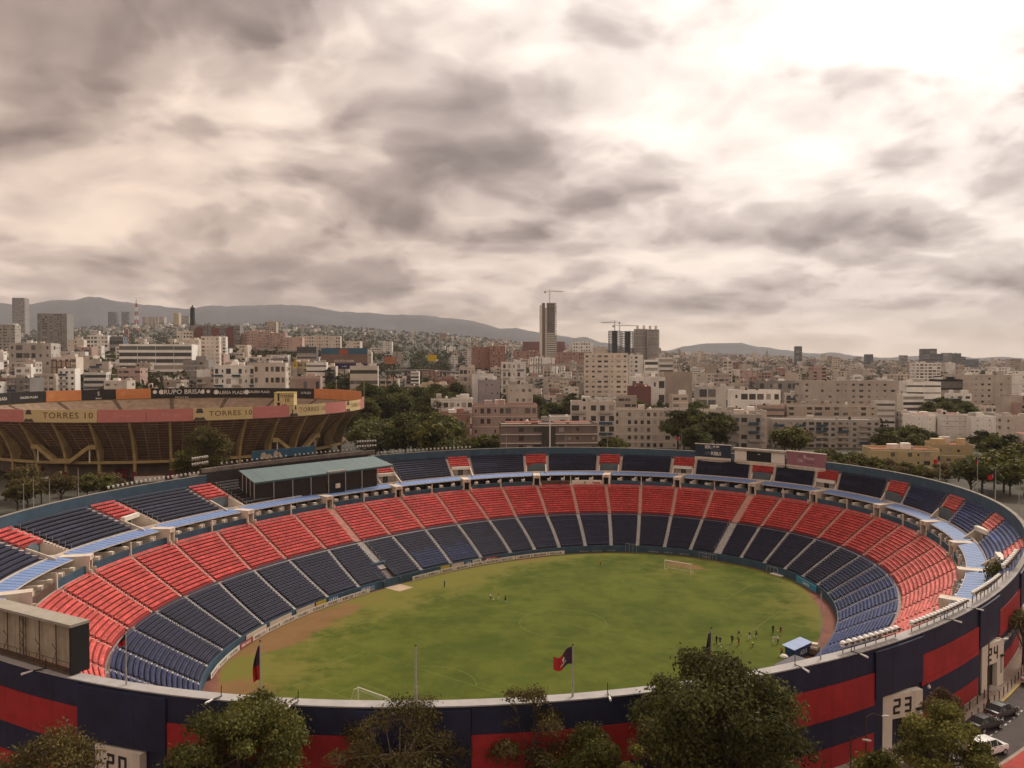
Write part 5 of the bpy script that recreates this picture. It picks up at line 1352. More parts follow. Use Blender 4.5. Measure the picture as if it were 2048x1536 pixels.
# ================================================================== STREET THINGS
def car_mesh_parts(e, col, kind='sedan'):
    L, Wd = (4.5, 1.78) if kind == 'sedan' else (4.3, 1.82)
    if kind == 'sedan':
        sec = [(-2.25, .42, .74, .70), (-2.05, .30, .95, .82), (-1.5, .28, 1.00, .88), (-.5, .28, .98, .89), (.7, .28, .96, .89), (1.5, .28, .90, .87), (2.0, .30, .80, .80), (2.25, .42, .66, .66)]
        cab = [(-1.75, 1.0, 1.0, .76), (-1.05, .99, 1.40, .60), (-.1, .98, 1.46, .60), (.45, .97, 1.40, .60), (1.15, .95, .96, .76)]
    else:
        sec = [(-2.1, .45, .95, .76), (-2.0, .34, 1.08, .84), (-1.4, .32, 1.12, .90), (-.4, .32, 1.10, .91), (.8, .32, 1.06, .91), (1.5, .32, 1.00, .88), (1.95, .34, .90, .82), (2.15, .45, .78, .70)]
        cab = [(-1.98, 1.08, 1.12, .78), (-1.75, 1.1, 1.60, .66), (-.6, 1.09, 1.68, .66), (.35, 1.07, 1.62, .65), (1.15, 1.04, 1.06, .80)]
    M_p = mat('car_paint_' + col, {'white': (.72, .70, .68), 'black': (.018, .017, .020), 'grey': (.035, .033, .036), 'red': (.35, .03, .03), 'silver': (.4, .4, .4)}[col], .25, .04, 2., spec=.6)
    mb = MB(); q = []
    for y, z0, z1, w in sec: q.append([(-w * .86, y, z0), (-w, y, z0 + .16), (-w, y, (z0 + z1) / 2 + .05), (-w * .9, y, z1), (0, y, z1 + .03), (w * .9, y, z1), (w, y, (z0 + z1) / 2 + .05), (w, y, z0 + .16), (w * .86, y, z0)])
    for s in q: mb.v.extend(s)
    n = 9
    for k in range(len(q) - 1):
        for i in range(n): mb.f.append((k * n + i, k * n + (i + 1) % n, (k + 1) * n + (i + 1) % n, (k + 1) * n + i)); mb.mi.append(0); mb.c.append(None)
    mb.f.append(tuple(range(n))[::-1]); mb.mi.append(0); mb.c.append(None); mb.f.append(tuple((len(q) - 1) * n + i for i in range(n))); mb.mi.append(0); mb.c.append(None)
    body = mb.build('body', M_p, e, smooth=False)
    mb = MB(); g = []
    for y, z0, z1, w in cab: g.append([(-w * (1 if z1 - z0 < .1 else 1.24), y, z0), (-w, y, z1), (w, y, z1), (w * (1 if z1 - z0 < .1 else 1.24), y, z0)])
    for s in g: mb.v.extend(s)
    for k in range(len(g) - 1):
        for i in range(3): mb.f.append((k * 4 + i, k * 4 + i + 1, (k + 1) * 4 + i + 1, (k + 1) * 4 + i)); mb.mi.append(0); mb.c.append(None)
    mb.build('window_glass', M_glass, e)
    mb = MB()
    for k in range(1, 3):
        (y0, _, z0, w0), (y1, _, z1, w1) = cab[k], cab[k + 1]
        mb.hexa([(-w0 * .99, y0, z0 + .005), (w0 * .99, y0, z0 + .005), (w1 * .99, y1, z1 + .005), (-w1 * .99, y1, z1 + .005), (-w0 * .95, y0, z0 + .04), (w0 * .95, y0, z0 + .04), (w1 * .95, y1, z1 + .04), (-w1 * .95, y1, z1 + .04)])
    mb.build('roof', M_p, e)
    for sx in (-1, 1):
        for k in (1, 2, 3):
            (y, zl, zh, w) = cab[k]; mb = MB(); mb.tube([(sx * w * 1.25, y, zl), (sx * w * 1.01, y, zh)], .045, 4); mb.build('pillar', M_p, e)
        for y in (-1.35, 1.35):
            wh = empty('wheel', (sx * .80, y, .32)); wh.parent = e
            mb = MB(); mb.tube([(-.1, 0, 0), (.1, 0, 0)], .32, 14); mb.build('tyre', M_black, wh)
            mb = MB(); mb.tube([(sx * .101 - .005, 0, 0), (sx * .101 + .012, 0, 0)], .19, 10); mb.build('rim', M_steel, wh)
        mb = MB(); y = sec[0][0] - .01; mb.obox((sx * .58, y, .72 if kind == 'sedan' else .9), (.15, 0, 0), (0, .03, 0), (0, 0, .08)); mb.build('taillight', mat('taillight_red', (.35, .02, .02), .3, .02, 1.), e)
        mb = MB(); y = sec[-1][0] - .06; mb.obox((sx * .55, y, .66 if kind == 'sedan' else .78), (.15, 0, 0), (0, .05, 0), (0, 0, .07)); mb.build('headlight', M_lampg, e)
        mb = MB(); mb.obox((sx * .98, .75, 1.02), (.09, 0, 0), (0, .05, 0), (0, 0, .07)); mb.build('wing_mirror', M_p, e)
    mb = MB(); mb.obox((0, sec[0][0] - .012, .62), (.25, 0, 0), (0, .012, 0), (0, 0, .06)); mb.build('number_plate', M_white, e)
def car(psi_, off, col, label, kind='sedan', rz=0., loc=None):
    if loc is None: p = PT('rim', psi_, off, .01); yaw = R_(psi_) + rz
    else: p = loc; yaw = rz
    e = empty('parked_car', p, yaw, label, 'car', 'cars on the streets'); car_mesh_parts(e, col, kind); return e
car(ang_of(2006, 1422, .6)[0], 3.6, 'grey', 'dark grey saloon parked beside the pavement near gate 24')
car(ang_of(1984, 1452, .6)[0], 3.6, 'black', 'black saloon parked behind the grey one, half under the yellow green tree')
car(ang_of(1998, 1502, .8)[0], 6.3, 'white', 'white hatchback driving beside the parked cars', 'suv')
car(ang_of(2046, 1372, .6)[0] + 2.5, 3.7, 'silver', 'silver car at the right edge beyond the grey saloon')
# bollards along the kerb
k = 0; q = 297.5
while q < 313:
    p = PT('rim', q, 2.05, .13); o = wempty('bollard', p, 'dark steel bollard on the pavement edge, %s from gate 23 towards gate 24' % ORD[k], 'bollard', 'bollards on the pavement')
    mb = MB(); mb.tube([p, p + Vector((0, 0, .9))], .06, 8); mb.build('post', M_rust, o)
    mb = MB(); mb.lathe(p + Vector((0, 0, .9)), [(.075, -.04), (.075, .0), (.05, .05), (0, .06)], 8); mb.build('cap', M_rust, o); q += 1.05; k += 1
k = 0; q = 296.2
while q < 302:
    p = PT('rim', q, .75, .13); o = wempty('wall_bollard', p, 'dark post and rail close to the red wall, %s along' % ORD[k], 'bollard', 'posts along the wall')
    mb = MB(); mb.tube([p, p + Vector((0, 0, 1.0))], .07, 8); mb.build('post', M_rust, o); mb = MB(); mb.tube([p + Vector((0, 0, .7)), PT('rim', q + 1.4, .75, .83)], .03, 4); mb.build('rail', M_rust, o); q += 1.45; k += 1
def street_lamp(base, hgt, arm, label):
    o = wempty('street_lamp', base, label, 'street lamp', 'street lamps')
    mb = MB(); mb.lathe(base, [(.28, 0), (.28, .25), (.13, .75), (.09, 1.0)], 8); mb.build('foot', M_rust, o)
    mb = MB(); mb.tube([base + Vector((0, 0, .9)), base + Vector((0, 0, hgt))], [.09, .065], 7); mb.build('pole', M_rust, o)
    mb = MB(); t_ = base + Vector((0, 0, hgt)); e = t_ + Vector(arm); mb.tube([t_, lerp(t_, e, .4) + Vector((0, 0, .3)), e], .04, 5); mb.build('arm', M_rust, o)
    mb = MB(); dd = Vector(arm).normalized(); mb.tube([e, e + dd * .35, e + dd * .8], [.06, .13, .07], 6); mb.build('lamp_head', M_lampw, o)
b = onz(1976, 1418, .13); street_lamp(b, hgt_to(b, 1284), (1.9, .6, .1), 'tall dark street lamp on the pavement in front of gate 24')
b = PT('rim', 285.6, 2.0, .13); street_lamp(b, 5.4, (1.7, .5, -.15), 'street lamp with a long arm reaching in front of gate 23')
b = PT('rim', 284.6, 1.6, .13); street_lamp(b, 3.6, (.9, -.3, 0), 'short street lamp before the red wall left of gate 23')
# cctv ball by gate 20 and gate 23
for q, lb in ((243.2, 'small lit white dome lamp on the navy wall left of gate 20'), (293.2, 'white lamp on the navy wall just right of gate 23')):
    p = PT('rim', q, .5, 5.0); o = wempty('wall_light', p, lb, 'lamp')
    mb = MB(); mb.lathe(p, [(0, -.2), (.14, -.14), (.19, 0), (.14, .12), (.05, .18), (.05, .3)], 10); mb.build('globe', M_lampw, o, smooth=True)
    mb = MB(); dd = Vector((math.cos(R_(q)), math.sin(R_(q)), 0)); mb.tube([p + Vector((0, 0, .28)), p + Vector((0, 0, .3)) - dd * .5], .03, 4); mb.build('bracket', M_rust, o)
# ================================================================== THE BULLRING
BX, BY, BR = -138.0, 336.0, 76.0
bull = wempty('bullring', (BX, BY, 0), 'round concrete bullring with raking ribs and a band of pink and cream advertising', 'bullring')
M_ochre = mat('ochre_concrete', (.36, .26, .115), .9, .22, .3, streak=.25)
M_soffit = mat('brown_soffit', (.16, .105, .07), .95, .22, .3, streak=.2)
M_bench = mat('bench_concrete', (.36, .27, .20), .95, .25, .4, fine=.1)
M_bcream = mat('ad_cream', (.62, .48, .25), .7, .06, .3, streak=.06); M_bpink = mat('ad_pink', (.56, .20, .18), .7, .06, .3, streak=.06)
M_borange = mat('ad_orange', (.58, .22, .08), .7, .10, .3, streak=.15); M_bblack = mat('ad_black', (.020, .018, .018), .7, .1, .3)
M_tan = mat('tan_ink', (.16, .09, .04), .7, .05, 1.); M_pinkink = mat('pink_ink', (.66, .30, .27), .7, .05, 1.); M_oink = mat('orange_ink', (.55, .27, .12), .7, .05, 1.)
def bpt(a, r, z): return Vector((BX + r * math.cos(R_(a)), BY + r * math.sin(R_(a)), z))
def b_ang(px, far=False, r=BR):
    """where the upright plane through a picture column meets the ring"""
    d = ray(px, 725); d = Vector((d.x, d.y)).normalized(); c = Vector((BX, BY)); b_ = d.dot(c); disc = b_ * b_ - (c.length_squared - r * r)
    if disc < 0: return math.degrees(math.atan2(d.y * b_ - BY, d.x * b_ - BX))
    s = b_ + (math.sqrt(disc) if far else -math.sqrt(disc)); p = d * s
    return math.degrees(math.atan2(p.y - BY, p.x - BX))
def arc(mb, prof, a0, a1, step=1.5, closed=False, m=0):
    n = max(1, int(abs(a1 - a0) / step + .5)); q = len(prof); i0 = len(mb.v)
    for i in range(n + 1):
        a = a0 + (a1 - a0) * i / n; mb.v.extend([tuple(bpt(a, r, z)) for r, z in prof])
    for i in range(n):
        for k in range(q if closed else q - 1):
            k2 = (k + 1) % q; mb.f.append((i0 + i * q + k, i0 + (i + 1) * q + k, i0 + (i + 1) * q + k2, i0 + i * q + k2)); mb.mi.append(m); mb.c.append(None)
    if closed:
        mb.f.append(tuple(i0 + k for k in range(q))); mb.mi.append(m); mb.c.append(None); mb.f.append(tuple(i0 + n * q + k for k in range(q))[::-1]); mb.mi.append(m); mb.c.append(None)
def bend_text(txt, size, a_mid, r, z, m, parent, inside=False, **kw):
    """lettering wrapped on the ring"""
    me = text_mesh(txt, size, **kw); me.materials.clear(); me.materials.append(m)
    n = len(me.vertices); co = np.zeros(n * 3, np.float32); me.vertices.foreach_get('co', co); co = co.reshape(-1, 3)
    s = -1 if inside else 1
    a = np.radians(a_mid) + s * co[:, 0] / r
    out = np.stack([BX + r * np.cos(a), BY + r * np.sin(a), z + co[:, 2]], 1); me.vertices.foreach_set('co', out.astype(np.float32).ravel()); me.update()
    return link('lettering', me, parent)
# bowl inside with benches
mb = MB(); NRW = 26
for k in range(NRW):
    r0, r1 = 74.6 - k * 1.25, 74.6 - (k + 1) * 1.25; z0, z1 = 20.9 - k * .58, 20.9 - (k + 1) * .58
    arc(mb, [(r0, z0), (r1 + .0, z0), (r1, z1)], 0, 360, 5)
mb.build('bench_terrace', M_bench, bull)
for k in range(18):
    a = -6 + 20 * k; mb = MB()
    for i in range(20):
        r0 = 74.4 - i * 1.25; z = 20.9 - i * .58 + .10
        mb.hexa([bpt(a - .7, r0 - 1.2, z - .5), bpt(a - .7, r0, z - .5), bpt(a + .7, r0, z - .5), bpt(a + .7, r0 - 1.2, z - .5), bpt(a - .7, r0 - 1.2, z), bpt(a - .7, r0, z), bpt(a + .7, r0, z), bpt(a + .7, r0 - 1.2, z)])
    mb.build('bench_aisle', mat('aisle_brown', (.16, .115, .085), .95, .2, .5), bull)
for k, px in enumerate((120, 165, 214, 318, 395, 480)):
    a = b_ang(px, True, 52); p = bpt(a, 51, 9.8); mb = MB(); W = local_frame(p, Vector((-math.sin(R_(a)), math.cos(R_(a)), 0))); fbox(mb, W, -1.6, 1.6, -1.5, 1.5, 0, 1.9); mb.build('stair_head', M_cream, bull)
# raking soffit with board marks, rim slab
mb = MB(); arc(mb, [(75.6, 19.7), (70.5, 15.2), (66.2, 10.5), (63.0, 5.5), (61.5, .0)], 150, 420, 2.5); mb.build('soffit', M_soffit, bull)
mb = MB()
for k in range(20):
    f = k / 20; r = np.interp(f, [0, .25, .5, .75, 1], [75.6, 70.5, 66.2, 63.0, 61.5]) + .12; z = np.interp(f, [0, .25, .5, .75, 1], [19.7, 15.2, 10.5, 5.5, 0])
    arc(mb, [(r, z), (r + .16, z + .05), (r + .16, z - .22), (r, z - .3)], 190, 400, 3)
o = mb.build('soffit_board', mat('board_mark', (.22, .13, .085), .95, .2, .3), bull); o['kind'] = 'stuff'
mb = MB(); arc(mb, [(74.7, 20.85), (75.45, 20.95), (75.45, 23.55), (75.75, 23.55), (75.75, 19.55), (75.5, 19.4)], 0, 360, 3); mb.build('rim_wall', M_ochre, bull)
# ribs: curved fins running down to columns
COLS = [-106.2 + 9.25 * k for k in range(-7, 12)]
for k, a in enumerate(COLS):
    prof = [(75.6, 19.6), (73.2, 16.2), (71.2, 12.8), (69.8, 9.5), (69.1, 6.5), (68.9, 0), (68.2, 0), (67.6, 4.5), (66.0, 8.0), (66.6, 10.9), (70.6, 15.3), (75.4, 19.6)]
    d = Vector((math.cos(R_(a)), math.sin(R_(a)), 0)); t = Vector((-d.y, d.x, 0)) * .42
    mb = MB(); n = len(prof)
    for s in (-1, 1): mb.v.extend([tuple(bpt(a, r, z) + t * s) for r, z in prof])
    for i in range(n):
        j = (i + 1) % n; mb.f.append((i, j, n + j, n + i)); mb.mi.append(0); mb.c.append(None)
    mb.f.append(tuple(range(n))); mb.mi.append(0); mb.c.append(None); mb.f.append(tuple(range(n, 2 * n))[::-1]); mb.mi.append(0); mb.c.append(None)
    mb.build('rib', M_ochre, bull)
    # slimmer ribs between
    for f in (.33, .67):
        aa = a + 9.25 * f; mb = MB(); mb.tube([bpt(aa, 75.3, 19.5), bpt(aa, 70.9, 15.3), bpt(aa, 66.7, 10.6), bpt(aa, 63.4, 5.6)], .16, 4); mb.build('slim_rib', M_ochre, bull)
    mb = MB(); arc(mb, [(68.3, 5.6), (68.3, 6.5), (69.0, 6.5), (69.0, 5.6)], a + .4, a + 8.85, 2.2, True); mb.build('ring_beam', M_ochre, bull)
def ramp(ca, cb):
    """stair flight between two columns, rising from ca to cb"""
    n = 8; mb = MB()
    f = lambda u: 6.5 if u < .25 else (6.5 + 4.6 * (u - .25) / .55 if u < .8 else 11.1)
    us = [0, .25, .8, 1]
    for u0, u1 in zip(us[:-1], us[1:]):
        a0, a1 = ca + (cb - ca) * u0, ca + (cb - ca) * u1
        q = [bpt(a0, 69.1, f(u0) - .5), bpt(a1, 69.1, f(u1) - .5), bpt(a1, 71.2, f(u1) - .5), bpt(a0, 71.2, f(u0) - .5)]
        mb.hexa(q + [v + Vector((0, 0, 1.45)) for v in q])
    mb.build('stair_flight', M_ochre, bull)
    mb = MB(); a0 = ca + (cb - ca) * .8; mb.tube([bpt(a0, 70.5, 6.3), bpt(a0, 70.5, 10.6)], .22, 6); mb.build('flight_post', M_white, bull)
ci = min(range(len(COLS)), key=lambda i: abs(COLS[i] - b_ang(159, r=69)))
ramp(COLS[ci], COLS[ci - 1]); ramp(COLS[ci], COLS[ci + 1])
ramp(COLS[ci + 7], COLS[ci + 6]); ramp(COLS[ci + 7], COLS[ci + 8])
ramp(COLS[ci + 3], COLS[ci + 4])
# ground storey: walls, doors and low white walls
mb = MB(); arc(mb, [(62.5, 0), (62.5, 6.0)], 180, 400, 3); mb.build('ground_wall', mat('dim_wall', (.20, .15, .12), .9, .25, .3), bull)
for k in range(-4, 9):
    a = COLS[ci] + 9.25 * k
    mb = MB(); arc(mb, [(69.4, 0), (69.4, 3.0), (70.0, 3.0), (70.0, 0)], a - .35, a + .35, .7, True); mb.build('column_foot', mat('maroon_paint', (.17, .025, .02), .8, .15, .5), bull)
    if k % 3 != 1:
        mb = MB(); arc(mb, [(72.5, -.2), (72.5, 1.9), (72.9, 1.9), (72.9, -.2)], a + .6, a + 7.9, 2, True); mb.build('low_wall', M_white, bull)
        mb = MB(); arc(mb, [(72.4, 1.91), (72.4, 2.15), (73.0, 2.15), (73.0, 1.91)], a + .6, a + 7.9, 2, True); mb.build('wall_cap', MATS['maroon_paint'], bull)
    else:
        mb = MB(); arc(mb, [(63.2, 0), (63.2, 3.4), (63.0, 3.4), (63.0, 0)], a + 2.5, a + 6, 1.5, True); mb.build('gate', MATS['maroon_paint'], bull)
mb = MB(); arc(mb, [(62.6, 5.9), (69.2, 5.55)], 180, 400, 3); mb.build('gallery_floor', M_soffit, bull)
# band of advertising on the near rim
BAND = [(-60, 45, 'p'), (45, 193, 'c'), (193, 291, 'p'), (291, 385, 'p'), (385, 505, 'c'), (505, 577, 'p'), (577, 651, 'c'), (651, 691, 'p'), (691, 720, 'c')]
for x0, x1, c in BAND:
    a0, a1 = b_ang(x0) + .05, b_ang(x1) - .05
    if x0 < 0: a0 = a1 - 14
    mb = MB(); arc(mb, [(75.78, 19.75), (75.78, 23.75), (76.05, 23.75), (76.05, 19.75)], a0, a1, 1.5, True); pn = mb.build('ad_panel', M_bcream if c == 'c' else M_bpink, bull)
    z = 21.75
    if c == 'c':
        w_ = R_(a1 - a0) * BR; am = (a0 + a1) / 2 + (a1 - a0) * .12; sz = min(2.2, w_ * .098)
        bend_text('TORRES 10', sz * 1.25, am, 76.08, z + .1, M_tan, pn, bold=.02, sx=1.15, space=1.1)
        # printed bottle neck and base at the left of the panel
        def bq(u, zz): return bpt(a0 + math.degrees(u / BR), 76.075, zz)
        mb = MB(); mb.face([bq(.8, 22.2), bq(3.2, 22.2), bq(2.75, 23.7), bq(1.25, 23.7)]); mb.face([bq(.0, 19.8), bq(4.0, 19.8), bq(3.2, 20.9), bq(2.0, 20.65), bq(.8, 20.9)]); mb.build('printed_bottle', mat('bottle_print', (.09, .06, .055), .7, .05, 1.), pn)
    else:
        bend_text('Torres', 1.7, (a0 + a1) / 2, 76.08, z + .1, M_pinkink, pn, shear=.35, sx=1.2)
a0 = b_ang(720); mb = MB(); arc(mb, [(75.78, 19.75), (75.78, 23.75), (76.05, 23.75), (76.05, 19.75)], a0, a0 + 40, 2, True); mb.build('ad_panel', M_bpink, bull)
# hoardings on the far rim, facing in
def far_panel(x0, x1, m, txts=()):
    a0, a1 = b_ang(x0, True, 75.2) % 360, b_ang(x1, True, 75.2) % 360
    mb = MB(); arc(mb, [(75.1, 21.3), (75.1, 26.1), (75.35, 26.1), (75.35, 21.3)], a0 - .05, a1 + .05, 1.5, True); pn = mb.build('hoarding', m, bull)
    for px, txt, sz, dz, ink in txts: bend_text(txt, sz, b_ang(px, True, 75.2), 75.06, 23.6 + dz, ink, pn, inside=True, bold=.02)
    for k in range(3):
        a = a0 + (a1 - a0) * (k + .5) / 3; mb = MB(); mb.tube([bpt(a, 75.8, 20), bpt(a, 75.8, 26.2)], .12, 4); mb.build('hoarding_strut', M_rust, bull)
far_panel(-70, 23, M_bblack, ((4, 'PLAZA', 1.7, 0, M_whitink),)); far_panel(23, 91, M_bblack, ((56, 'GALERÍA PLAZA', 1.3, 0, M_whitink),))
far_panel(91, 162, M_borange, ((135, 'GALERÍA PLAZA', 1.6, .1, M_oink), (101, '●', 2.6, 0, M_oink))); far_panel(162, 231, M_bblack, ((196, 'S', 2.6, .5, M_whitink), (196, 'BRISAS', .9, -1.7, M_whitink)))
far_panel(231, 301, M_borange, ((270, 'LAS BRISAS', 1.6, .1, M_oink), (246, '●', 2.6, 0, M_oink))); far_panel(301, 420, M_bblack, ((363, 'GRUPO BRISAS', 3.2, .6, M_whitink), (309, '●', 2.4, .6, M_whitink), (322, '●', 2.4, .6, M_whitink), (405, '●', 2.2, .6, M_whitink), (416, '●', 2.2, .6, M_whitink), (363, 'B R I S A S  M X', .9, -2.0, M_whitink)))
far_panel(420, 487, M_bblack, ((459, 'GALERÍA PLAZA', 2.2, .1, M_whitink), (432, '●', 3.0, .2, M_whitink))); far_panel(487, 548, M_bblack, ((518, 'GALERÍA PLAZA', 1.6, .5, M_whitink), (493, '●', 3.0, .2, M_whitink))); far_panel(548, 628, M_bblack, ((612, 'LA PLAZA', 1.5, .3, M_whitink),))
far_panel(628, 676, M_borange, ((650, '● ● ●', 1.6, 0, M_oink),)); far_panel(676, 712, M_borange); far_panel(712, 722, M_borange)
for k, px in enumerate((672, 710, 725)):
    a = b_ang(px, True, 76.5) if px < 720 else b_ang(px); mb = MB(); mb.tube([bpt(a, 76.6, 20), bpt(a, 76.6, 31)], .12, 5); mb.build('mast', M_steel, bull)
# cream advertising cube on the near rim
a = b_ang(573, r=73); p = bpt(a, 72.4, 22.2); sg = wempty('advertising_cube', (p.x, p.y, 20), 'cream box sign with a bottle and the words TORRES 10 on the bullring rim', 'sign')
W = local_frame(p, Vector((1, .06, 0)))
mb = MB(); fbox(mb, W, -3.4, 3.4, -2.8, 2.8, .0, 5.9); mb.build('box', M_bcream, sg)
mb = MB(); fbox(mb, W, -3.55, 3.55, -2.95, 2.95, 5.903, 6.1); mb.build('top_edge', mat('sign_yellow', (.48, .38, .10), .7, .06, 1.), sg)
for txt, sz, x, z, m_ in (('TORRES', 1.35, 1.0, 4.7, M_ink), ('10', 1.9, 1.0, 3.3, M_ink)):
    me = text_mesh(txt, sz, bold=.02); me.materials.clear(); me.materials.append(m_); t_ = link('lettering', me, sg); t_.matrix_parent_inverse = Matrix.Identity(4); t_.location = W(x, -2.83, z) - sg.location; t_.rotation_euler = (0, 0, math.atan2(.06, 1))
mb = MB(); fbox(mb, W, -2.2, -1.6, -2.83, -2.805, 3.0, 5.7); fbox(mb, W, -2.5, -1.3, -2.84, -2.805, 1.8, 2.5); fbox(mb, W, -2.3, -1.5, -2.835, -2.805, .3, 1.8); mb.build('printed_bottle', M_ink, sg)
mb = MB(); mb.face([W(-.9, -2.82, 1.6), W(-.25, -2.82, .5), W(.4, -2.82, 1.6), (W(.1, -2.82, 1.9)), W(-.25, -2.82, 1.6), W(-.6, -2.82, 1.9)]); mb.build('printed_heart', M_redink, sg)
mb = MB(); fbox(mb, W, .55, .8, -2.83, -2.805, .6, 2.1); fbox(mb, W, .8, 3.3, -2.83, -2.805, 1.3, 1.45); mb.build('printed_stroke', M_ink, sg)
for q in (-3, 3):
    mb = MB(); mb.tube([W(q, -2.5, -3), W(q, -2.5, 0)], .15, 5); mb.tube([W(q, 2.5, -3), W(q, 2.5, 0)], .15, 5); mb.build('sign_leg', M_rust, sg)
# painted board behind the roofed stand
b0 = PT('rim', 142, 5, 12.0); W = local_frame(PT('rim', 146.5, 3.0, 0), (PT('rim', 133.5, 3.0, 0) - PT('rim', 146.5, 3.0, 0)).normalized()); Lb = (PT('rim', 133.5, 3.0, 0) - PT('rim', 146.5, 3.0, 0)).length
o = wempty('painted_board', W(Lb / 2, 0, 0), 'long blue board with cream painted shapes standing behind the teal roof', 'board')
mb = MB(); fbox(mb, W, 0, Lb, 0, .3, 12.5, 14.8); mb.build('face', mat('board_teal', (.03, .09, .14), .8, .15, .5, streak=.2), o)
for x, w_, h_ in ((.17, 1.2, 1.5), (.25, 1.1, 1.0), (.36, 1.0, 1.6), (.41, .8, 1.2)):
    mb = MB(); cx_ = Lb * x; mb.face([W(cx_ - w_, -.02, 12.6), W(cx_ + w_, -.02, 12.6), W(cx_ + w_ * .8, -.02, 12.6 + h_ * .7), W(cx_ + w_ * .2, -.02, 12.6 + h_ * 1.2), W(cx_ - w_ * .6, -.02, 12.6 + h_)]); mb.build('painted_shape', mat('board_cream2', (.40, .31, .22), .8, .15, .6), o)
for q in (.1, .5, .9): mb = MB(); mb.tube([W(Lb * q, .5, 0), W(Lb * q, .5, 14.5)], .12, 5); mb.build('support', M_rust, o)
# ================================================================== THE CITY
PANE = [mat('pane_dark', (.050, .046, .044), .25, .2, .5, spec=.5), mat('pane_mid', (.13, .118, .105), .3, .2, .5, spec=.5), mat('pane_curtain', (.38, .33, .28), .6, .15, .5)]
_unit = []
for m_ in PANE:
    mb = MB(); mb.face([(-.5, 0, -.5), (.5, 0, -.5), (.5, 0, .5), (-.5, 0, .5)]); _unit.append(mb.mesh('window', m_))
WALLS = {'cream': (0.623, 0.545, 0.468), 'beige': (0.518, 0.448, 0.386), 'white': (0.751, 0.714, 0.659), 'tan': (0.410, 0.341, 0.282), 'terracotta': (0.350, 0.214, 0.167), 'pink': (0.459, 0.326, 0.279), 'grey': (0.284, 0.261, 0.245), 'ochre': (0.465, 0.363, 0.195),
         'brick': (0.315, 0.171, 0.132), 'brown': (0.201, 0.151, 0.132), 'slate': (0.131, 0.135, 0.147), 'maroon': (0.206, 0.094, 0.082), 'lilac': (0.314, 0.275, 0.283), 'bluegrey': (0.139, 0.171, 0.202), 'concrete': (0.407, 0.365, 0.326), 'sand': (0.599, 0.513, 0.428), 'black': (0.033, 0.033, 0.034), 'orange': (0.539, 0.281, 0.075)}
def wallmat(c): return mat('wall_' + c, WALLS[c], .9, .14, .12, streak=.30, fine=.08, objvar=.17)
M_roofs = [mat('roof_grey', (.30, .265, .235), .95, .2, .15), mat('roof_red', (.30, .095, .06), .95, .2, .15), mat('roof_white', (.60, .56, .50), .9, .12, .15)]
RB = random.Random(5)
class Frame:
    def __init__(s, o, yaw): s.o = Vector(o); s.u = Vector((math.cos(yaw), math.sin(yaw), 0)); s.n = Vector((math.sin(yaw), -math.cos(yaw), 0)); s.yaw = yaw
    def __call__(s, a, b, z): return s.o + s.u * a - s.n * b + Vector((0, 0, z))       # a to the right, b away from the viewer
def facade(mb, P, w, h, floors, bays, panes, ww=.55, wh=.5, rec=.22, base=0., skip=None, rnd=None, side=0):
    """P(a, out, z): wall with real window recesses; panes collects (corner points)"""
    fh = (h - base) / floors; bw = w / bays
    prnd = random.Random(int(w * 97 + h * 13 + side)); kinds = []
    while len(kinds) < bays:                # the columns of openings differ, as they do on real fronts
        q = prnd.random(); kinds.append((ww, wh) if q < .45 else ((min(.92, ww * 1.5), wh * 1.05) if q < .66 else ((ww * .5, wh * .62) if q < .84 else (0, 0))))
    if bays < 3 or ww > .9 or ww < .2: kinds = [(ww, wh)] * bays
    ww0, wh0 = ww, wh
    if base > 0: mb.face([P(0, 0, 0), P(w, 0, 0), P(w, 0, base), P(0, 0, base)])
    for f in range(floors):
        z0 = base + f * fh; z1 = z0 + fh
        for b in range(bays):
            x0, x1 = b * bw, (b + 1) * bw
            ww, wh = kinds[b]
            if ww <= 0 or (skip and skip(f, b)): mb.face([P(x0, 0, z0), P(x1, 0, z0), P(x1, 0, z1), P(x0, 0, z1)]); continue
            mx = bw * (1 - ww) / 2; a0, a1 = x0 + mx, x1 - mx; s0 = z0 + fh * (1 - wh) * .55; s1 = s0 + fh * wh
            mb.face([P(x0, 0, z0), P(x1, 0, z0), P(a1, 0, s0), P(a0, 0, s0)]); mb.face([P(x1, 0, z0), P(x1, 0, z1), P(a1, 0, s1), P(a1, 0, s0)])
            mb.face([P(x1, 0, z1), P(x0, 0, z1), P(a0, 0, s1), P(a1, 0, s1)]); mb.face([P(x0, 0, z1), P(x0, 0, z0), P(a0, 0, s0), P(a0, 0, s1)])
            for (p, q) in (((a0, s0), (a1, s0)), ((a1, s0), (a1, s1)), ((a1, s1), (a0, s1)), ((a0, s1), (a0, s0))):
                mb.face([P(p[0], 0, p[1]), P(q[0], 0, q[1]), P(q[0], -rec, q[1]), P(p[0], -rec, p[1])])
            panes.append((side, a0, a1, s0, s1))
BUILT = []     # footprints: (x0, x1 in az, D0, D1)
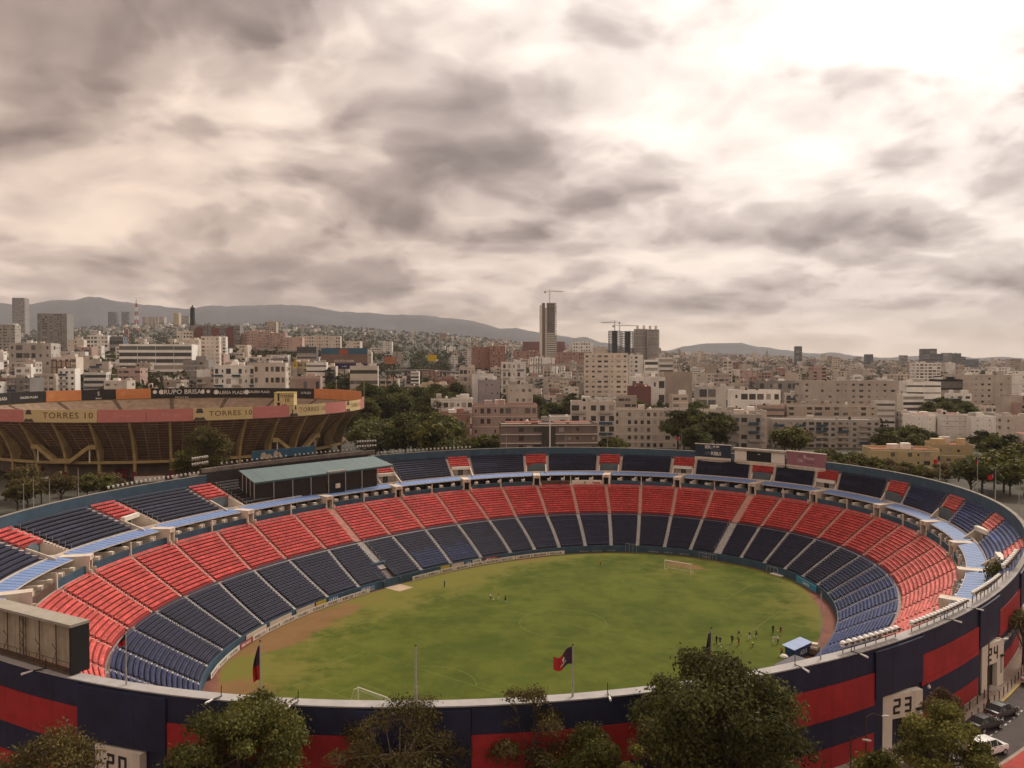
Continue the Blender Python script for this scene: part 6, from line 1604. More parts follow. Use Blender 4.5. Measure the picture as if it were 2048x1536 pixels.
def building(x0, x1, yt, D, label, col, floors=5, bays=6, depth=None, yaw=0., ww=.55, wh=.5, single=True, roof=0, style='grid', base=0., sb=None, name='apartment_building', cat='building', group=None, z_off=0., rnd=None, tanks=4, plain_side=False, zb=None):
    rnd = rnd or RB
    pL, pR = aty(x0, yt, D), aty(x1, yt, D); w = pR.x - pL.x; zt = pL.z
    xm = (pL.x + pR.x) / 2; g0 = float(min(terrain(pL.x, D), terrain(pR.x, D))) - .5 if zb is None else zb
    h = zt - g0
    if depth is None: depth = max(9., min(w * .8, 18.))
    yw = R_(yaw); o = wempty(name, (xm, D + depth / 2, g0), label, cat, group)
    F = Frame((xm - w / 2 * math.cos(yw), D - w / 2 * math.sin(yw), g0), yw)
    panes = []; mb = MB(); rec = .22 if style != 'band' else .35
    bw_ = ww if style != 'band' else .985
    fr = lambda a, out, z: F(a, -out, z)
    facade(mb, fr, w, h, floors, bays if style != 'band' else max(1, bays // 3), panes, bw_, wh, rec, base, side=0, skip=(lambda f, b: rnd.random() < .06) if style == 'grid' else ((lambda f, b: True) if style == 'blank' else None))
    nb = sb if sb is not None else max(1, int(depth / (w / bays)))
    blank_s = rnd.random() < .5; psd = (lambda f, b: True) if (plain_side or blank_s) else (lambda f, b: rnd.random() < .35)
    rt = lambda a, out, z: F(w + out, a, z); lf = lambda a, out, z: F(-out, depth - a, z)
    facade(mb, rt, depth, h, floors, nb, panes, .5, .42, .2, base, side=1, skip=psd); facade(mb, lf, depth, h, floors, nb, panes, .5, .42, .2, base, side=2, skip=psd)
    mb.face([F(w, depth, 0), F(0, depth, 0), F(0, depth, h), F(w, depth, h)])
    # parapet and roof
    pt = .25; ph = .7
    for (a0, a1, b0, b1) in ((0, w, 0, pt), (0, w, depth - pt, depth), (0, pt, pt, depth - pt), (w - pt, w, pt, depth - pt)):
        fbox(mb, lambda a, b, z: F(a, b, z), a0, a1, b0, b1, h, h + ph)
    mb.build('wall', wallmat(col), o)
    mb = MB(); mb.face([F(pt, pt, h + .02), F(w - pt, pt, h + .02), F(w - pt, depth - pt, h + .02), F(pt, depth - pt, h + .02)]); rf_ = mb.build('roof', M_roofs[roof], o)
    if tanks:
        for k in range(tanks):
            a, b = rnd.uniform(.15, .85) * w, rnd.uniform(.3, .8) * depth; mb = MB()
            if rnd.random() < .55:
                s = rnd.uniform(.9, 2.0); fbox(mb, lambda a_, b_, z: F(a_, b_, z), a - s, a + s * 1.2, b - s, b + s, h, h + rnd.uniform(1.8, 2.8)); mb.build('roof_hut', wallmat(rnd.choice(['cream', 'white', col, 'concrete'])), rf_)
            else:
                p = F(a, b, h); mb.lathe(p, [(.65, 0), (.65, 1.2), (.3, 1.55), (0, 1.6)], 8); mb.build('water_tank', rnd.choice([M_black, M_white, M_grayc]), rf_)
    if style == 'balcony' or style == 'slabs':
        fh = (h - base) / floors
        for f in range(1, floors + (style == 'slabs')):
            z = base + f * fh; mb = MB()
            if style == 'slabs': fbox(mb, F, -.1, w + .1, -.45, -.003, z - .16, z + .16); mb.build('floor_slab', M_cream if col in ('brown', 'slate') else M_conc, o)
            else:
                for b in range(0, bays, 3):
                    a0 = (b + .1) * w / bays; a1 = min(w, (b + 1.6) * w / bays); mb = MB(); fbox(mb, F, a0, a1, -1.1, -.003, z, z + .14); fbox(mb, F, a0, a1, -1.1, -1.0, z + .141, z + 1.0); mb.build('balcony', M_conc if rnd.random() < .6 else M_slate, o)
    if style == 'grid' and rnd.random() < .45 and D < 900:
        fh = (h - base) / floors
        for f in range(1, floors + 1): mb = MB(); z = base + f * fh - .12; fbox(mb, F, -.06, w + .06, -.10, -.002, z, z + .2); mb.build('string_course', M_conc if rnd.random() < .5 else M_white, o)
    # panes
    if single:
        for (s, a0, a1, s0, s1) in panes:
            if s and rnd.random() < .25: continue
            pm = _unit[0 if rnd.random() < .48 else (1 if rnd.random() < .58 else 2)]
            wo = link('window', pm, o); wo.matrix_parent_inverse = Matrix.Identity(4)
            ac, zc = (a0 + a1) / 2, (s0 + s1) / 2; r_ = rec - .02 if s == 0 else .18
            if s == 0: p = F(ac, r_, zc); rz = yw
            elif s == 1: p = F(w - r_, ac, zc); rz = yw + pi / 2
            else: p = F(r_, depth - ac, zc); rz = yw - pi / 2
            wo.location = p - o.location; wo.rotation_euler = (0, 0, rz); wo.scale = (a1 - a0, 1, s1 - s0)
    elif panes:
        mb = MB()
        for (s, a0, a1, s0, s1) in panes:
            k = 0 if rnd.random() < .48 else (1 if rnd.random() < .58 else 2); r_ = rec - .02 if s == 0 else .18
            if s == 0: q = [F(a0, r_, s0), F(a1, r_, s0), F(a1, r_, s1), F(a0, r_, s1)]
            elif s == 1: q = [F(w - r_, a0, s0), F(w - r_, a1, s0), F(w - r_, a1, s1), F(w - r_, a0, s1)]
            else: q = [F(r_, depth - a0, s0), F(r_, depth - a1, s0), F(r_, depth - a1, s1), F(r_, depth - a0, s1)]
            mb.face(q, k)
        wn = mb.build('windows', PANE, o); wn['kind'] = 'stuff'
    BUILT.append((x0, x1, D - 2, D + depth + 2, yt))
    return o, F, w, h, depth

# ---- the buildings one can name, nearest first
def B(*a, **k): return building(*a, **k)
o, F, w, h, dp = B(1002, 1196, 851, 300, 'dark brown apartment block with pale floor slabs right behind the far rim', 'brown', 5, 12, 14, yaw=4, style='slabs', ww=.62, wh=.5)
mb = MB(); fbox(mb, F, w * .42, w * .56, -.6, -.46, 0, h - .3); mb.build('stair_shaft', mat('shaft_dark', (.06, .055, .045), .8, .2, .5), o)
mb = MB(); fbox(mb, F, w * .495, w * .51, -.75, -.61, 0, h + 2.5); mb.build('drain_stack', M_white, o)
for q in (.05, .55): mb = MB(); fbox(mb, F, w * q, w * (q + .38), 1, 6, h + .9, h + 1.15); mb.build('roof_awning', M_roofs[1], o)
B(1142, 1232, 806, 345, 'cream block with a glazed terrace left of the long beige apartments', 'cream', 5, 5, 12, yaw=-3, style='balcony')
B(1228, 1392, 822, 370, 'long beige apartment block with square windows behind the far rim', 'beige', 5, 13, 14, yaw=-5, ww=.5, wh=.5, style='grid')
B(1389, 1532, 824, 372, 'beige apartment block with balconies half hidden by the dark tree', 'beige', 5, 11, 14, yaw=-5, style='balcony')
B(1455, 1522, 832, 335, 'grey beige block with small balconies beside the scoreboard', 'concrete', 5, 5, 14, yaw=-8, style='balcony')
B(1548, 1756, 842, 372, 'wide grey beige apartment block behind the mauve board', 'concrete', 5, 15, 16, yaw=-6, style='balcony', ww=.5)
B(1576, 1752, 812, 420, 'tan block stepping up behind the wide grey beige block', 'tan', 6, 10, 14, yaw=-4, plain_side=True)
B(1609, 1790, 764, 480, 'tall blank sided beige apartment building with a column of balconies', 'beige', 8, 12, 20, yaw=-6, ww=.35, wh=.35)
B(1747, 1876, 902, 285, 'low yellow house with a red roof edge behind the far right rim', 'ochre', 3, 8, 12, yaw=-8, roof=1, ww=.5)
B(1872, 1943, 893, 288, 'yellow corner building with a pale lower storey and red roof', 'ochre', 3, 4, 14, yaw=-14, roof=1, ww=.3, wh=.3)
B(1829, 1870, 834, 385, 'white stucco block with a red edged roof left of its two twins', 'white', 6, 2, 18, yaw=-10, roof=1, ww=.14, wh=.14)
B(1884, 1931, 832, 378, 'white stucco block in the middle of three beside the dark tree', 'white', 6, 2, 18, yaw=-10, roof=1, ww=.14, wh=.14)
B(1945, 1990, 836, 370, 'white stucco block with side balconies, rightmost of three', 'white', 6, 2, 18, yaw=-10, ww=.14, wh=.14)
B(1816, 1880, 766, 520, 'white office with long dark window strips', 'white', 6, 6, 16, yaw=-8, style='band', wh=.25)
B(1878, 1924, 761, 530, 'dark green glass block beside the white striped office', 'black', 5, 5, 16, yaw=-8, style='band', wh=.8)
B(1922, 1983, 752, 540, 'cream apartment tower with a dark balcony slot, left of a pair', 'cream', 8, 5, 20, yaw=-9, ww=.4, wh=.35)
B(1984, 2022, 752, 545, 'cream apartment tower at the right edge, right of a pair', 'cream', 8, 3, 20, yaw=-9, ww=.3, wh=.3)
B(2004, 2060, 750, 640, 'white apartment block with black windows at the right edge', 'white', 8, 6, 20, yaw=-9)
B(1833, 1880, 727, 900, 'white tower with a dark vertical glass strip beyond the dark tree', 'white', 10, 6, 22, yaw=-10, single=False)
B(1168, 1256, 708, 600, 'tall cream twelve storey apartment tower in the middle distance', 'sand', 12, 7, 24, yaw=-5, ww=.42, wh=.38)
B(1190, 1211, 697, 602, 'lift shaft rising above the tall cream apartment tower', 'cream', 12, 1, 14, yaw=-5, ww=.3, wh=.12, tanks=0)
B(1259, 1286, 711, 760, 'pale slab tower just right of the tall cream tower', 'white', 10, 3, 16, yaw=-5, single=False)
B(1290, 1332, 721, 800, 'white office of stacked bands beyond the tall cream tower', 'white', 6, 5, 16, yaw=-5, style='band', single=False)
B(1319, 1346, 716, 740, 'white mid rise with dark balconies beside the stacked band office', 'white', 8, 3, 16, yaw=-5, single=False, style='band')
B(1328, 1384, 746, 560, 'blank concrete factory wall with ribbed sides', 'tan', 4, 6, 26, yaw=-4, style='blank', tanks=1)
B(1259, 1302, 775, 520, 'dark red low shed behind the conifer', 'maroon', 2, 4, 20, yaw=-4, style='blank', roof=2)
B(1262, 1330, 756, 560, 'white sheds with pale roofs right of the tall cream tower', 'white', 3, 5, 18, yaw=-4, roof=2)
B(1398, 1468, 776, 470, 'unfinished grey concrete frame with open floors', 'concrete', 4, 4, 16, yaw=-4, ww=.86, wh=.74)
B(1466, 1560, 783, 440, 'white stepped house behind the dark tree', 'white', 4, 6, 16, yaw=-6)
B(1520, 1592, 764, 520, 'grey and white block with gridded windows left of the big beige building', 'grey', 5, 8, 16, yaw=-6, ww=.7, wh=.6)
B(862, 946, 800, 400, 'white three storey block with ribbon windows beside the tree clump', 'white', 4, 7, 14, yaw=6, ww=.72, wh=.45)
B(879, 940, 829, 372, 'orange brick house in front of the white ribbon window block', 'brick', 3, 7, 12, yaw=5, ww=.4, wh=.4)
B(945, 1075, 812, 380, 'peach coloured stucco rows with red trim behind the brown block', 'pink', 4, 10, 14, yaw=4, roof=1)
B(919, 950, 737, 500, 'beige apartment slab left of the white windowless block', 'beige', 8, 4, 16, yaw=5)
B(944, 988, 750, 490, 'white windowless block between beige and lilac buildings', 'white', 6, 3, 14, yaw=5, style='blank')
B(958, 1000, 762, 465, 'lilac grey block with few windows in front of the white one', 'lilac', 6, 4, 14, yaw=5, ww=.2, wh=.25)
B(1016, 1066, 772, 450, 'beige building with a round emblem on its side wall', 'beige', 5, 4, 14, yaw=4, ww=.3, wh=.3)
B(1004, 1052, 725, 700, 'white apartment terrace with shaded balconies behind the overpass', 'white', 5, 5, 14, yaw=4, style='balcony', single=False)
B(1060, 1110, 716, 1000, 'white ribbed low tower at the foot of the unfinished skyscraper', 'white', 6, 10, 16, yaw=2, ww=.35, wh=.8, single=False)
B(429, 508, 733, 440, 'white stepped apartment house with balconies behind the bullring', 'white', 6, 7, 14, yaw=9, style='balcony')
B(508, 570, 728, 436, 'cream block with three columns of windows behind the bullring', 'cream', 6, 6, 14, yaw=9, ww=.55, wh=.45)
B(581, 640, 756, 420, 'pinkish low block with dark windows right of the cream block', 'pink', 4, 5, 12, yaw=8)
B(613, 652, 727, 490, 'white cube office with a black glass corner left of the billboard', 'white', 6, 5, 14, yaw=8, style='band', wh=.32)
B(650, 668, 742, 489, 'black glass wing of the white cube office', 'black', 4, 3, 12, yaw=8, style='band', wh=.8)
B(700, 755, 734, 480, 'cream office with two pale bands beside the tree clump', 'cream', 5, 5, 14, yaw=7, style='band', wh=.35)
B(242, 380, 690, 640, 'long low office of white bands and green glass behind the bullring', 'white', 6, 12, 26, yaw=9, style='band', wh=.6)
B(21, 98, 688, 560, 'grey concrete office with a rooftop sign frame at the left', 'concrete', 6, 6, 20, yaw=12, ww=.6, wh=.6)
B(104, 150, 716, 545, 'cream block behind an old billboard frame at the left', 'cream', 6, 4, 16, yaw=12, plain_side=True)
B(77, 131, 628, 1150, 'tall grey gridded tower with two dark vertical strips on the left', 'grey', 20, 12, 30, yaw=12, ww=.6, wh=.5, single=False)
B(0, 28, 650, 1050, 'gridded apartment slab at the left edge', 'concrete', 12, 8, 20, yaw=12, ww=.7, wh=.45, single=False)
B(25, 48, 596, 3000, 'far hazy twin tower on the hill at the left', 'grey', 30, 8, 40, yaw=10, single=False, tanks=1)
B(136, 166, 680, 900, 'cream mid rise beside the grey gridded tower', 'cream', 6, 5, 16, yaw=10, single=False)
B(175, 214, 672, 880, 'white block with dark windows left of the blue glass block', 'white', 7, 6, 16, yaw=10, single=False)
B(213, 245, 674, 890, 'dark blue glass block above the long banded office', 'bluegrey', 7, 5, 16, yaw=10, single=False, style='band', wh=.8)
o, F, w, h, dp = B(383, 478, 652, 1000, 'grey apartment slab with three dark red vertical panels', 'grey', 14, 16, 22, yaw=8, ww=.6, wh=.45, single=False)
for q in (.10, .42, .72):
    mb = MB(); fbox(mb, F, w * q, w * (q + .15), -.35, -.003, h * .25, h * .95); mb.build('red_panel', wallmat('maroon'), o)
B(354, 384, 664, 990, 'cream mid rise left of the red panelled slab', 'cream', 8, 5, 16, yaw=8, single=False)
for i, (x0, x1, y) in enumerate(((478, 500, 668), (494, 520, 662), (518, 542, 664), (540, 570, 667), (566, 604, 676))):
    B(x0, x1, y, 1010 - i * 14, 'pinkish beige housing tower, %s of five in a stepped row' % ORD[i], 'pink', 10, 6, 20, yaw=7, single=False, group='stepped row of housing towers', ww=.5, wh=.4)
B(530, 552, 644, 1450, 'lone tan tower rising behind the stepped housing row', 'tan', 16, 5, 22, yaw=6, single=False)
B(604, 680, 673, 1010, 'long white apartment slab with dotted windows above the billboard', 'cream', 7, 16, 16, yaw=6, single=False)
B(594, 632, 695, 700, 'dark grey glass block left of the billboard', 'slate', 6, 4, 16, yaw=7, style='band', wh=.7, single=False)
B(945, 982, 695, 1010, 'red brick twin tower, left of the pair', 'brick', 12, 7, 22, yaw=4, single=False, ww=.35)
B(980, 1011, 693, 1000, 'red brick twin tower, right of the pair', 'brick', 12, 6, 22, yaw=4, single=False, ww=.35)
B(1028, 1080, 703, 1250, 'reddish housing blocks left of the unfinished skyscraper', 'terracotta', 7, 16, 16, yaw=3, single=False)
B(1113, 1180, 705, 1220, 'reddish housing blocks right of the unfinished skyscraper', 'terracotta', 6, 18, 16, yaw=0, single=False)
B(1046, 1080, 684, 1900, 'dark red slab on the hill behind the unfinished skyscraper', 'maroon', 5, 8, 20, yaw=0, single=False, style='blank')
B(1112, 1130, 684, 1920, 'dark red slab right of the unfinished skyscraper', 'maroon', 5, 5, 20, yaw=0, single=False, style='blank')
B(1146, 1186, 685, 1850, 'white hospital like slab on the hill', 'white', 6, 8, 20, yaw=0, single=False)
for i, (x0, x1, y, D_, c) in enumerate(((1592, 1604, 693, 2300, 'slate'), (1733, 1746, 709, 2600, 'slate'), (1803, 1815, 711, 2700, 'grey'), (1846, 1873, 698, 2300, 'slate'), (1875, 1886, 708, 2600, 'slate'), (1888, 1904, 706, 3000, 'grey'), (1911, 1922, 707, 2500, 'slate'), (1920, 1931, 714, 2450, 'slate'), (1940, 1957, 719, 2300, 'bluegrey'), (2021, 2042, 718, 2200, 'tan'))):
    B(x0, x1, y, D_, 'distant dark office tower on the right skyline, %s from the left' % ORD[i], c, 14, 6, 30, yaw=-10, single=False, group='distant towers on the right skyline', style='band', wh=.5, tanks=1)
for i, (x0, x1, y, D_, c) in enumerate(((216, 232, 624, 4200, 'slate'), (243, 258, 624, 4200, 'slate'), (318, 328, 634, 4000, 'tan'), (346, 357, 626, 3900, 'ochre'), (364, 378, 632, 4000, 'grey'), (285, 316, 634, 4100, 'tan'))):
    B(x0, x1, y, D_, 'very distant hazy tower below the mountains, %s from the left' % ORD[i], c, 16, 5, 40, yaw=8, single=False, group='hazy towers below the mountains', tanks=0)

# dark obelisk tower, mast
p0 = aty(386, 725, 1450); gz = float(terrain(p0.x, 1450)); ob = wempty('slender_tower', (p0.x, 1450, gz), 'slender black tower standing behind the red panelled slab', 'tower')
zt = aty(386, 613, 1450).z; mb = MB(); mb.hexa([(p0.x - 4, 1446, gz), (p0.x + 4, 1446, gz), (p0.x + 4, 1454, gz), (p0.x - 4, 1454, gz), (p0.x - 3, 1447, zt - 6), (p0.x + 3, 1447, zt - 6), (p0.x + 3, 1453, zt - 6), (p0.x - 3, 1453, zt - 6)]); mb.build('shaft', M_black, ob)
mb = MB(); mb.lathe((p0.x, 1450, zt - 6), [(3, 0), (4.2, 1.5), (4.2, 3.5), (2, 5), (.4, 9)], 8); mb.build('head', M_black, ob)
p0 = aty(274, 725, 2600); gz = float(terrain(p0.x, 2600)); an = wempty('antenna_mast', (p0.x, 2600, gz), 'red and white lattice antenna mast before the mountains', 'mast')
zt = aty(274, 598, 2600).z
for k in range(8):
    z0, z1 = gz + (zt - gz) * k / 8, gz + (zt - gz) * (k + 1) / 8; r0, r1 = 7 * (1 - k / 8.3), 7 * (1 - (k + 1) / 8.3); mb = MB(); q = [(-1, -1), (1, -1), (1, 1), (-1, 1)]
    for i in range(4):
        (ax, ay), (bx, by) = q[i], q[(i + 1) % 4]
        mb.tube([(p0.x + ax * r0, 2600 + ay * r0, z0), (p0.x + ax * r1, 2600 + ay * r1, z1)], .7, 4); mb.tube([(p0.x + ax * r0, 2600 + ay * r0, z0), (p0.x + bx * r1, 2600 + by * r1, z1)], .45, 3)
    mb.build('lattice_section', M_redw if k % 2 == 0 else M_white, an)

# ---- skyscraper under construction with its crane, and the steel framed towers
def crane(p, hgt, jib, back, yaw, label, m):
    o = wempty('tower_crane', p, label, 'crane', 'tower cranes'); d = Vector((math.cos(yaw), math.sin(yaw), 0)); t = Vector((-d.y, d.x, 0)); mb = MB()
    for s in ((-.8, -.8), (.8, -.8), (.8, .8), (-.8, .8)): mb.tube([p + Vector((s[0], s[1], 0)), p + Vector((s[0], s[1], hgt))], .28, 4)
    for k in range(int(hgt / 2.5)): mb.tube([p + Vector((-.8, -.8, k * 2.5)), p + Vector((.8, -.8, k * 2.5 + 2.5))], .18, 3)
    mb.build('mast', m, o); top = p + Vector((0, 0, hgt)); mb = MB()
    mb.tube([top - d * back, top + d * jib], .4, 4); mb.tube([top + Vector((0, 0, 1.4)) - d * back * .2, top + d * jib + Vector((0, 0, .3))], .3, 4)
    for k in range(int(jib / 3)): mb.tube([top + d * (k * 3), top + d * (k * 3 + 1.5) + Vector((0, 0, 1.3 * (1 - k * 3 / jib)))], .15, 3)
    mb.build('jib', m, o)
    mb = MB(); mb.tube([top, top + Vector((0, 0, 5))], .4, 4); mb.tube([top + Vector((0, 0, 5)), top + d * jib * .7], .12, 3); mb.tube([top + Vector((0, 0, 5)), top - d * back], .12, 3); mb.build('tie', m, o)
    mb = MB(); mb.obox(top - d * back * .85 - Vector((0, 0, 1.6)), d * 1.6, t * 1.0, Vector((0, 0, 1.5))); mb.build('counterweight', M_grayc, o)
M_crane = mat('crane_yellow', (.42, .34, .13), .6, .1, .5)
D = 1500; g0 = float(terrain(aty(1096, 725, D).x, D))
pl, pr = aty(1080, 607, D), aty(1114, 607, D); w = pr.x - pl.x; H = pl.z - g0
sk = wempty('unfinished_skyscraper', ((pl.x + pr.x) / 2, D + 14, g0), 'tall skyscraper under construction with a crane on top', 'skyscraper')
F = Frame((pl.x, D, g0), 0.)
mb = MB(); fbox(mb, F, 0, w * .13, 0, 26, 0, H - 3); mb.build('white_pier', M_white, sk); mb = MB(); fbox(mb, F, w * .135, w * .30, .6, 26, 0, H + 1); mb.build('dark_pier', wallmat('brown'), sk); mb = MB(); fbox(mb, F, w * .305, w * .40, .0, 26, 0, H * .93); mb.build('panelled_pier', wallmat('beige'), sk)
mb = MB(); fbox(mb, F, w * .42, w * .9, 8, 24, 0, H + 2); mb.build('core', wallmat('tan'), sk)
nf = 34
for k in range(nf):
    z = H * k / (nf - 1); done = k < nf * .52
    mb = MB(); fbox(mb, F, w * .405, w * (1.0 if done else .97), .3, 26, z, z + (1.6 if done else .55)); mb.build('floor_slab', M_white if done else M_conc, sk)
    if k < nf - 1 and not done:
        for c in (.42, .56, .70, .84, .95):
            if RB.random() < .9: mb = MB(); fbox(mb, F, w * c, w * c + .9, .9, 2, z + .56, z + H / (nf - 1) - .01); mb.build('column', wallmat('tan') if RB.random() < .5 else M_conc, sk)
mb = MB(); fbox(mb, F, w * .41, w * .985, 1.2, 7.9, .0, H * .50); mb.build('glass_front', PANE[1], sk)
crane(Vector((pl.x + w * .58, D + 12, g0 + H + 2)), 21, 26, 10, .2, 'yellow tower crane on top of the unfinished skyscraper', M_crane)
def framed_tower(x0, x1, yt, D, label, m, clad, nf, nc, tops=0):
    a, b = aty(x0, yt, D), aty(x1, yt, D); r = (b.x - a.x) / 2; cx = (a.x + b.x) / 2; g = float(terrain(cx, D)); H = a.z - g
    o = wempty('framed_tower', (cx, D + r, g), label, 'tower')
    for k in range(nf + 1):
        z = g + H * k / nf; mb = MB(); mb.lathe((cx, D + r, z), [(r * .2, .0), (r, .0), (r, .0 + (.7 if not clad else 2.3)), (r * .2, .7 if not clad else 2.3)], 20); mb.build('floor_ring', m, o)
    mb = MB(); mb.lathe((cx, D + r, g), [(r * (.82 if clad else .42), 0), (r * (.82 if clad else .42), H)], 20); mb.build('core', M_dark if not clad else wallmat('maroon' if 'red' in label else 'slate'), o)
    for k in range(nc):
        q = 2 * pi * k / nc; p = Vector((cx + r * .95 * math.cos(q), D + r + r * .95 * math.sin(q), g)); mb = MB(); mb.tube([p, p + Vector((0, 0, H))], .5, 4); mb.build('column', m, o)
    for k in range(tops):
        q = k * 2 + .5; p = (cx + r * .55 * math.cos(q), D + r + r * .55 * math.sin(q), g + H + 2.3); mb = MB(); mb.lathe(p, [(2.8, 0), (2.8, 8), (0, 8)], 10); mb.build('roof_tank', M_white, o)
    return o
M_sfr = mat('steel_frame_dark', (.05, .055, .065), .7, .1, .3)
framed_tower(1218, 1244, 662, 1700, 'bare dark steel frame of a round tower, leftmost of four', M_sfr, False, 20, 14)
framed_tower(1244, 1270, 663, 1712, 'bare dark steel frame of a round tower, second of four', M_sfr, False, 20, 14)
framed_tower(1270, 1298, 660, 1690, 'round tower with pale floor rings, third of four', wallmat('concrete'), True, 24, 12, 2)
framed_tower(1296, 1321, 661, 1675, 'round tower with red core and pale floor rings, rightmost of four', wallmat('concrete'), True, 24, 12, 2)
c_ = aty(1231, 725, 1715); crane(Vector((c_.x - 2, 1715, aty(1231, 662, 1715).z - 6)), 24, 30, 12, 2.8, 'tower crane over the leftmost steel frame', M_sfr)
c_ = aty(1236, 725, 1725); crane(Vector((c_.x + 3, 1725, aty(1236, 662, 1725).z - 6)), 17, 40, 16, .1, 'second tower crane with a long jib over the steel frames', M_sfr)

# ---- billboards and street level oddities
def billboard(x0, x1, y0, y1, D, label, mats, lift=True, legs=3):
    a, b = aty(x0, y0, D), aty(x1, y1, D); g = float(terrain(a.x, D)); o = wempty('billboard', ((a.x + b.x) / 2, D, g), label, 'billboard')
    mb = MB(); mb.box(a.x, b.x, D, D + .6, b.z, a.z); mb.build('panel', mats[0], o)
    for k in range(legs):
        x = a.x + (b.x - a.x) * (k + .5) / legs; mb = MB(); mb.tube([(x, D + .9, g), (x, D + .9, a.z - .3)], .35, 5); mb.build('leg', M_rust, o)
    return o, a, b
o, a, b = billboard(642, 735, 696, 738, 560, 'large billboard with a dark lower band and big white letters', [mat('poster_brown', (.20, .13, .11), .7, .1, .1)])
mb = MB(); mb.box(a.x + .2, b.x - .2, 559.90, 559.99, a.z - 4.2, a.z - .1); mb.build('poster_sky', mat('poster_sky', (.05, .12, .18), .7, .15, .1), o)
mb = MB(); mb.box(a.x + .2, b.x - .2, 559.90, 559.99, b.z + .1, b.z + 3.8); mb.build('poster_base', mat('poster_navy', (.035, .03, .09), .7, .15, .1), o)
mb = MB(); mb.lathe((0, 0, 0), [(0, 0), (3.6, 0)], 14); q = mb.build('poster_emblem', mat('poster_red', (.34, .10, .06), .7, .1, .2), o); q.matrix_parent_inverse = Matrix.Identity(4); q.rotation_euler = (pi / 2, 0, 0); q.scale = (1, .55, 1); q.location = Vector(((a.x + b.x) / 2 - .5, 559.86, a.z - 2.6)) - o.location
for txt, sz, dz in (('SOUTH PARK', 2.3, -9.0), ('LA SERIE', .9, -12.6)): lettering(txt, sz, M_whitink, o, Vector(((a.x + b.x) / 2, 559.88, a.z + dz)) - o.location, bold=.03).matrix_parent_inverse = Matrix.Identity(4)
o, a, b = billboard(768, 793, 713, 728, 560, 'small billboard with an orange figure near the tree clump', [mat('poster_orange', (.36, .17, .10), .7, .35, .25)], legs=2)
o, a, b = billboard(855, 873, 710, 722, 760, 'yellow sign board in the middle distance', [mat('poster_yellow', (.55, .38, .02), .7, .05, .2)], legs=2)
o, a, b = billboard(104, 142, 722, 747, 540, 'back of an old billboard frame at the left', [mat('poster_pale', (.48, .36, .27), .8, .2, .15)], legs=4)
for k in range(5):
    x = a.x + (b.x - a.x) * k / 4; mb = MB(); mb.tube([(x, 539.7, b.z - 2), (x, 539.7, a.z + 1)], .25, 4); mb.build('frame_bar', M_rust, o)
for k in range(3): mb = MB(); z = b.z + (a.z - b.z) * k / 2; mb.tube([(a.x - 1, 539.6, z), (b.x + 1, 539.6, z)], .22, 4); mb.build('frame_bar', M_rust, o)
p = aty(590, 725, 520); g = float(terrain(p.x, 520)); o = wempty('yellow_sculpture', (p.x, 520, g), 'slim yellow arched sculpture behind the bullring', 'sculpture'); z0, z1 = aty(590, 736, 520).z, aty(590, 715, 520).z
M_yel = mat('sculpture_yellow', (.55, .34, .03), .6, .05, 1.)
mb = MB(); mb.tube([(p.x - 1.3, 520, z0), (p.x - .5, 520, (z0 + z1) / 2), (p.x + .3, 520, z1)], [.5, .35, .2], 6); mb.build('blade', M_yel, o); mb = MB(); mb.tube([(p.x + 1.3, 520, z0), (p.x + .7, 520, (z0 + z1) / 2), (p.x + .3, 520, z1)], [.5, .35, .2], 6); mb.build('blade', M_yel, o); mb = MB(); mb.lathe((p.x, 520, g), [(1.6, 0), (1.6, z0 - g), (.4, z0 - g + .5)], 8); mb.build('plinth', M_conc, o)

# elevated roads
def viaduct(pts, label, wd=9, pier=28, m=None):
    """pts: (px, py, D) of the deck edge"""
    P = [aty(*q) for q in pts]; o = wempty('elevated_road', P[0] * 1.0, label, 'viaduct'); m = m or M_conc
    for k in range(len(P) - 1):
        a, b = P[k], P[k + 1]; n = Vector((0, wd, 0)); q = [a - Vector((0, 0, 1.4)), b - Vector((0, 0, 1.4)), b + n - Vector((0, 0, 1.4)), a + n - Vector((0, 0, 1.4))]
        mb = MB(); mb.hexa(q + [a, b, b + n, a + n]); mb.build('deck', m, o)
        mb = MB(); up_ = Vector((0, 0, .9)); t_ = Vector((0, .3, 0)); q = [a + Vector((0, 0, .003)), b + Vector((0, 0, .003)), b + t_ + Vector((0, 0, .003)), a + t_ + Vector((0, 0, .003))]; mb.hexa(q + [v + up_ for v in q]); mb.build('parapet', M_grayc, o)
        L = (b - a).length; n_ = max(1, int(L / pier))
        for i in range(n_):
            p = lerp(a, b, (i + .5) / n_) + Vector((0, wd / 2, 0)); g = float(terrain(p.x, p.y)) - 1
            if p.z - 1.5 > g: mb = MB(); mb.box(p.x - .9, p.x + .9, p.y - 1.4, p.y + 1.4, g, p.z - 1.42); mb.build('pier', m, o)
viaduct([(90, 699, 960), (240, 696, 955), (400, 695, 950), (600, 701, 945)], 'elevated road crossing behind the buildings on the left')
viaduct([(990, 750, 800), (1060, 754, 780), (1120, 757, 760), (1190, 762, 740)], 'elevated road passing left of the tall cream tower')
viaduct([(1040, 731, 900), (1130, 729, 890), (1180, 731, 880)], 'second, higher elevated road beyond the tall cream tower')
viaduct([(770, 742, 830), (850, 740, 830), (930, 746, 800), (1000, 752, 780)], 'low grey overpass with arches behind the tree clump', wd=14, m=wallmat('slate'))
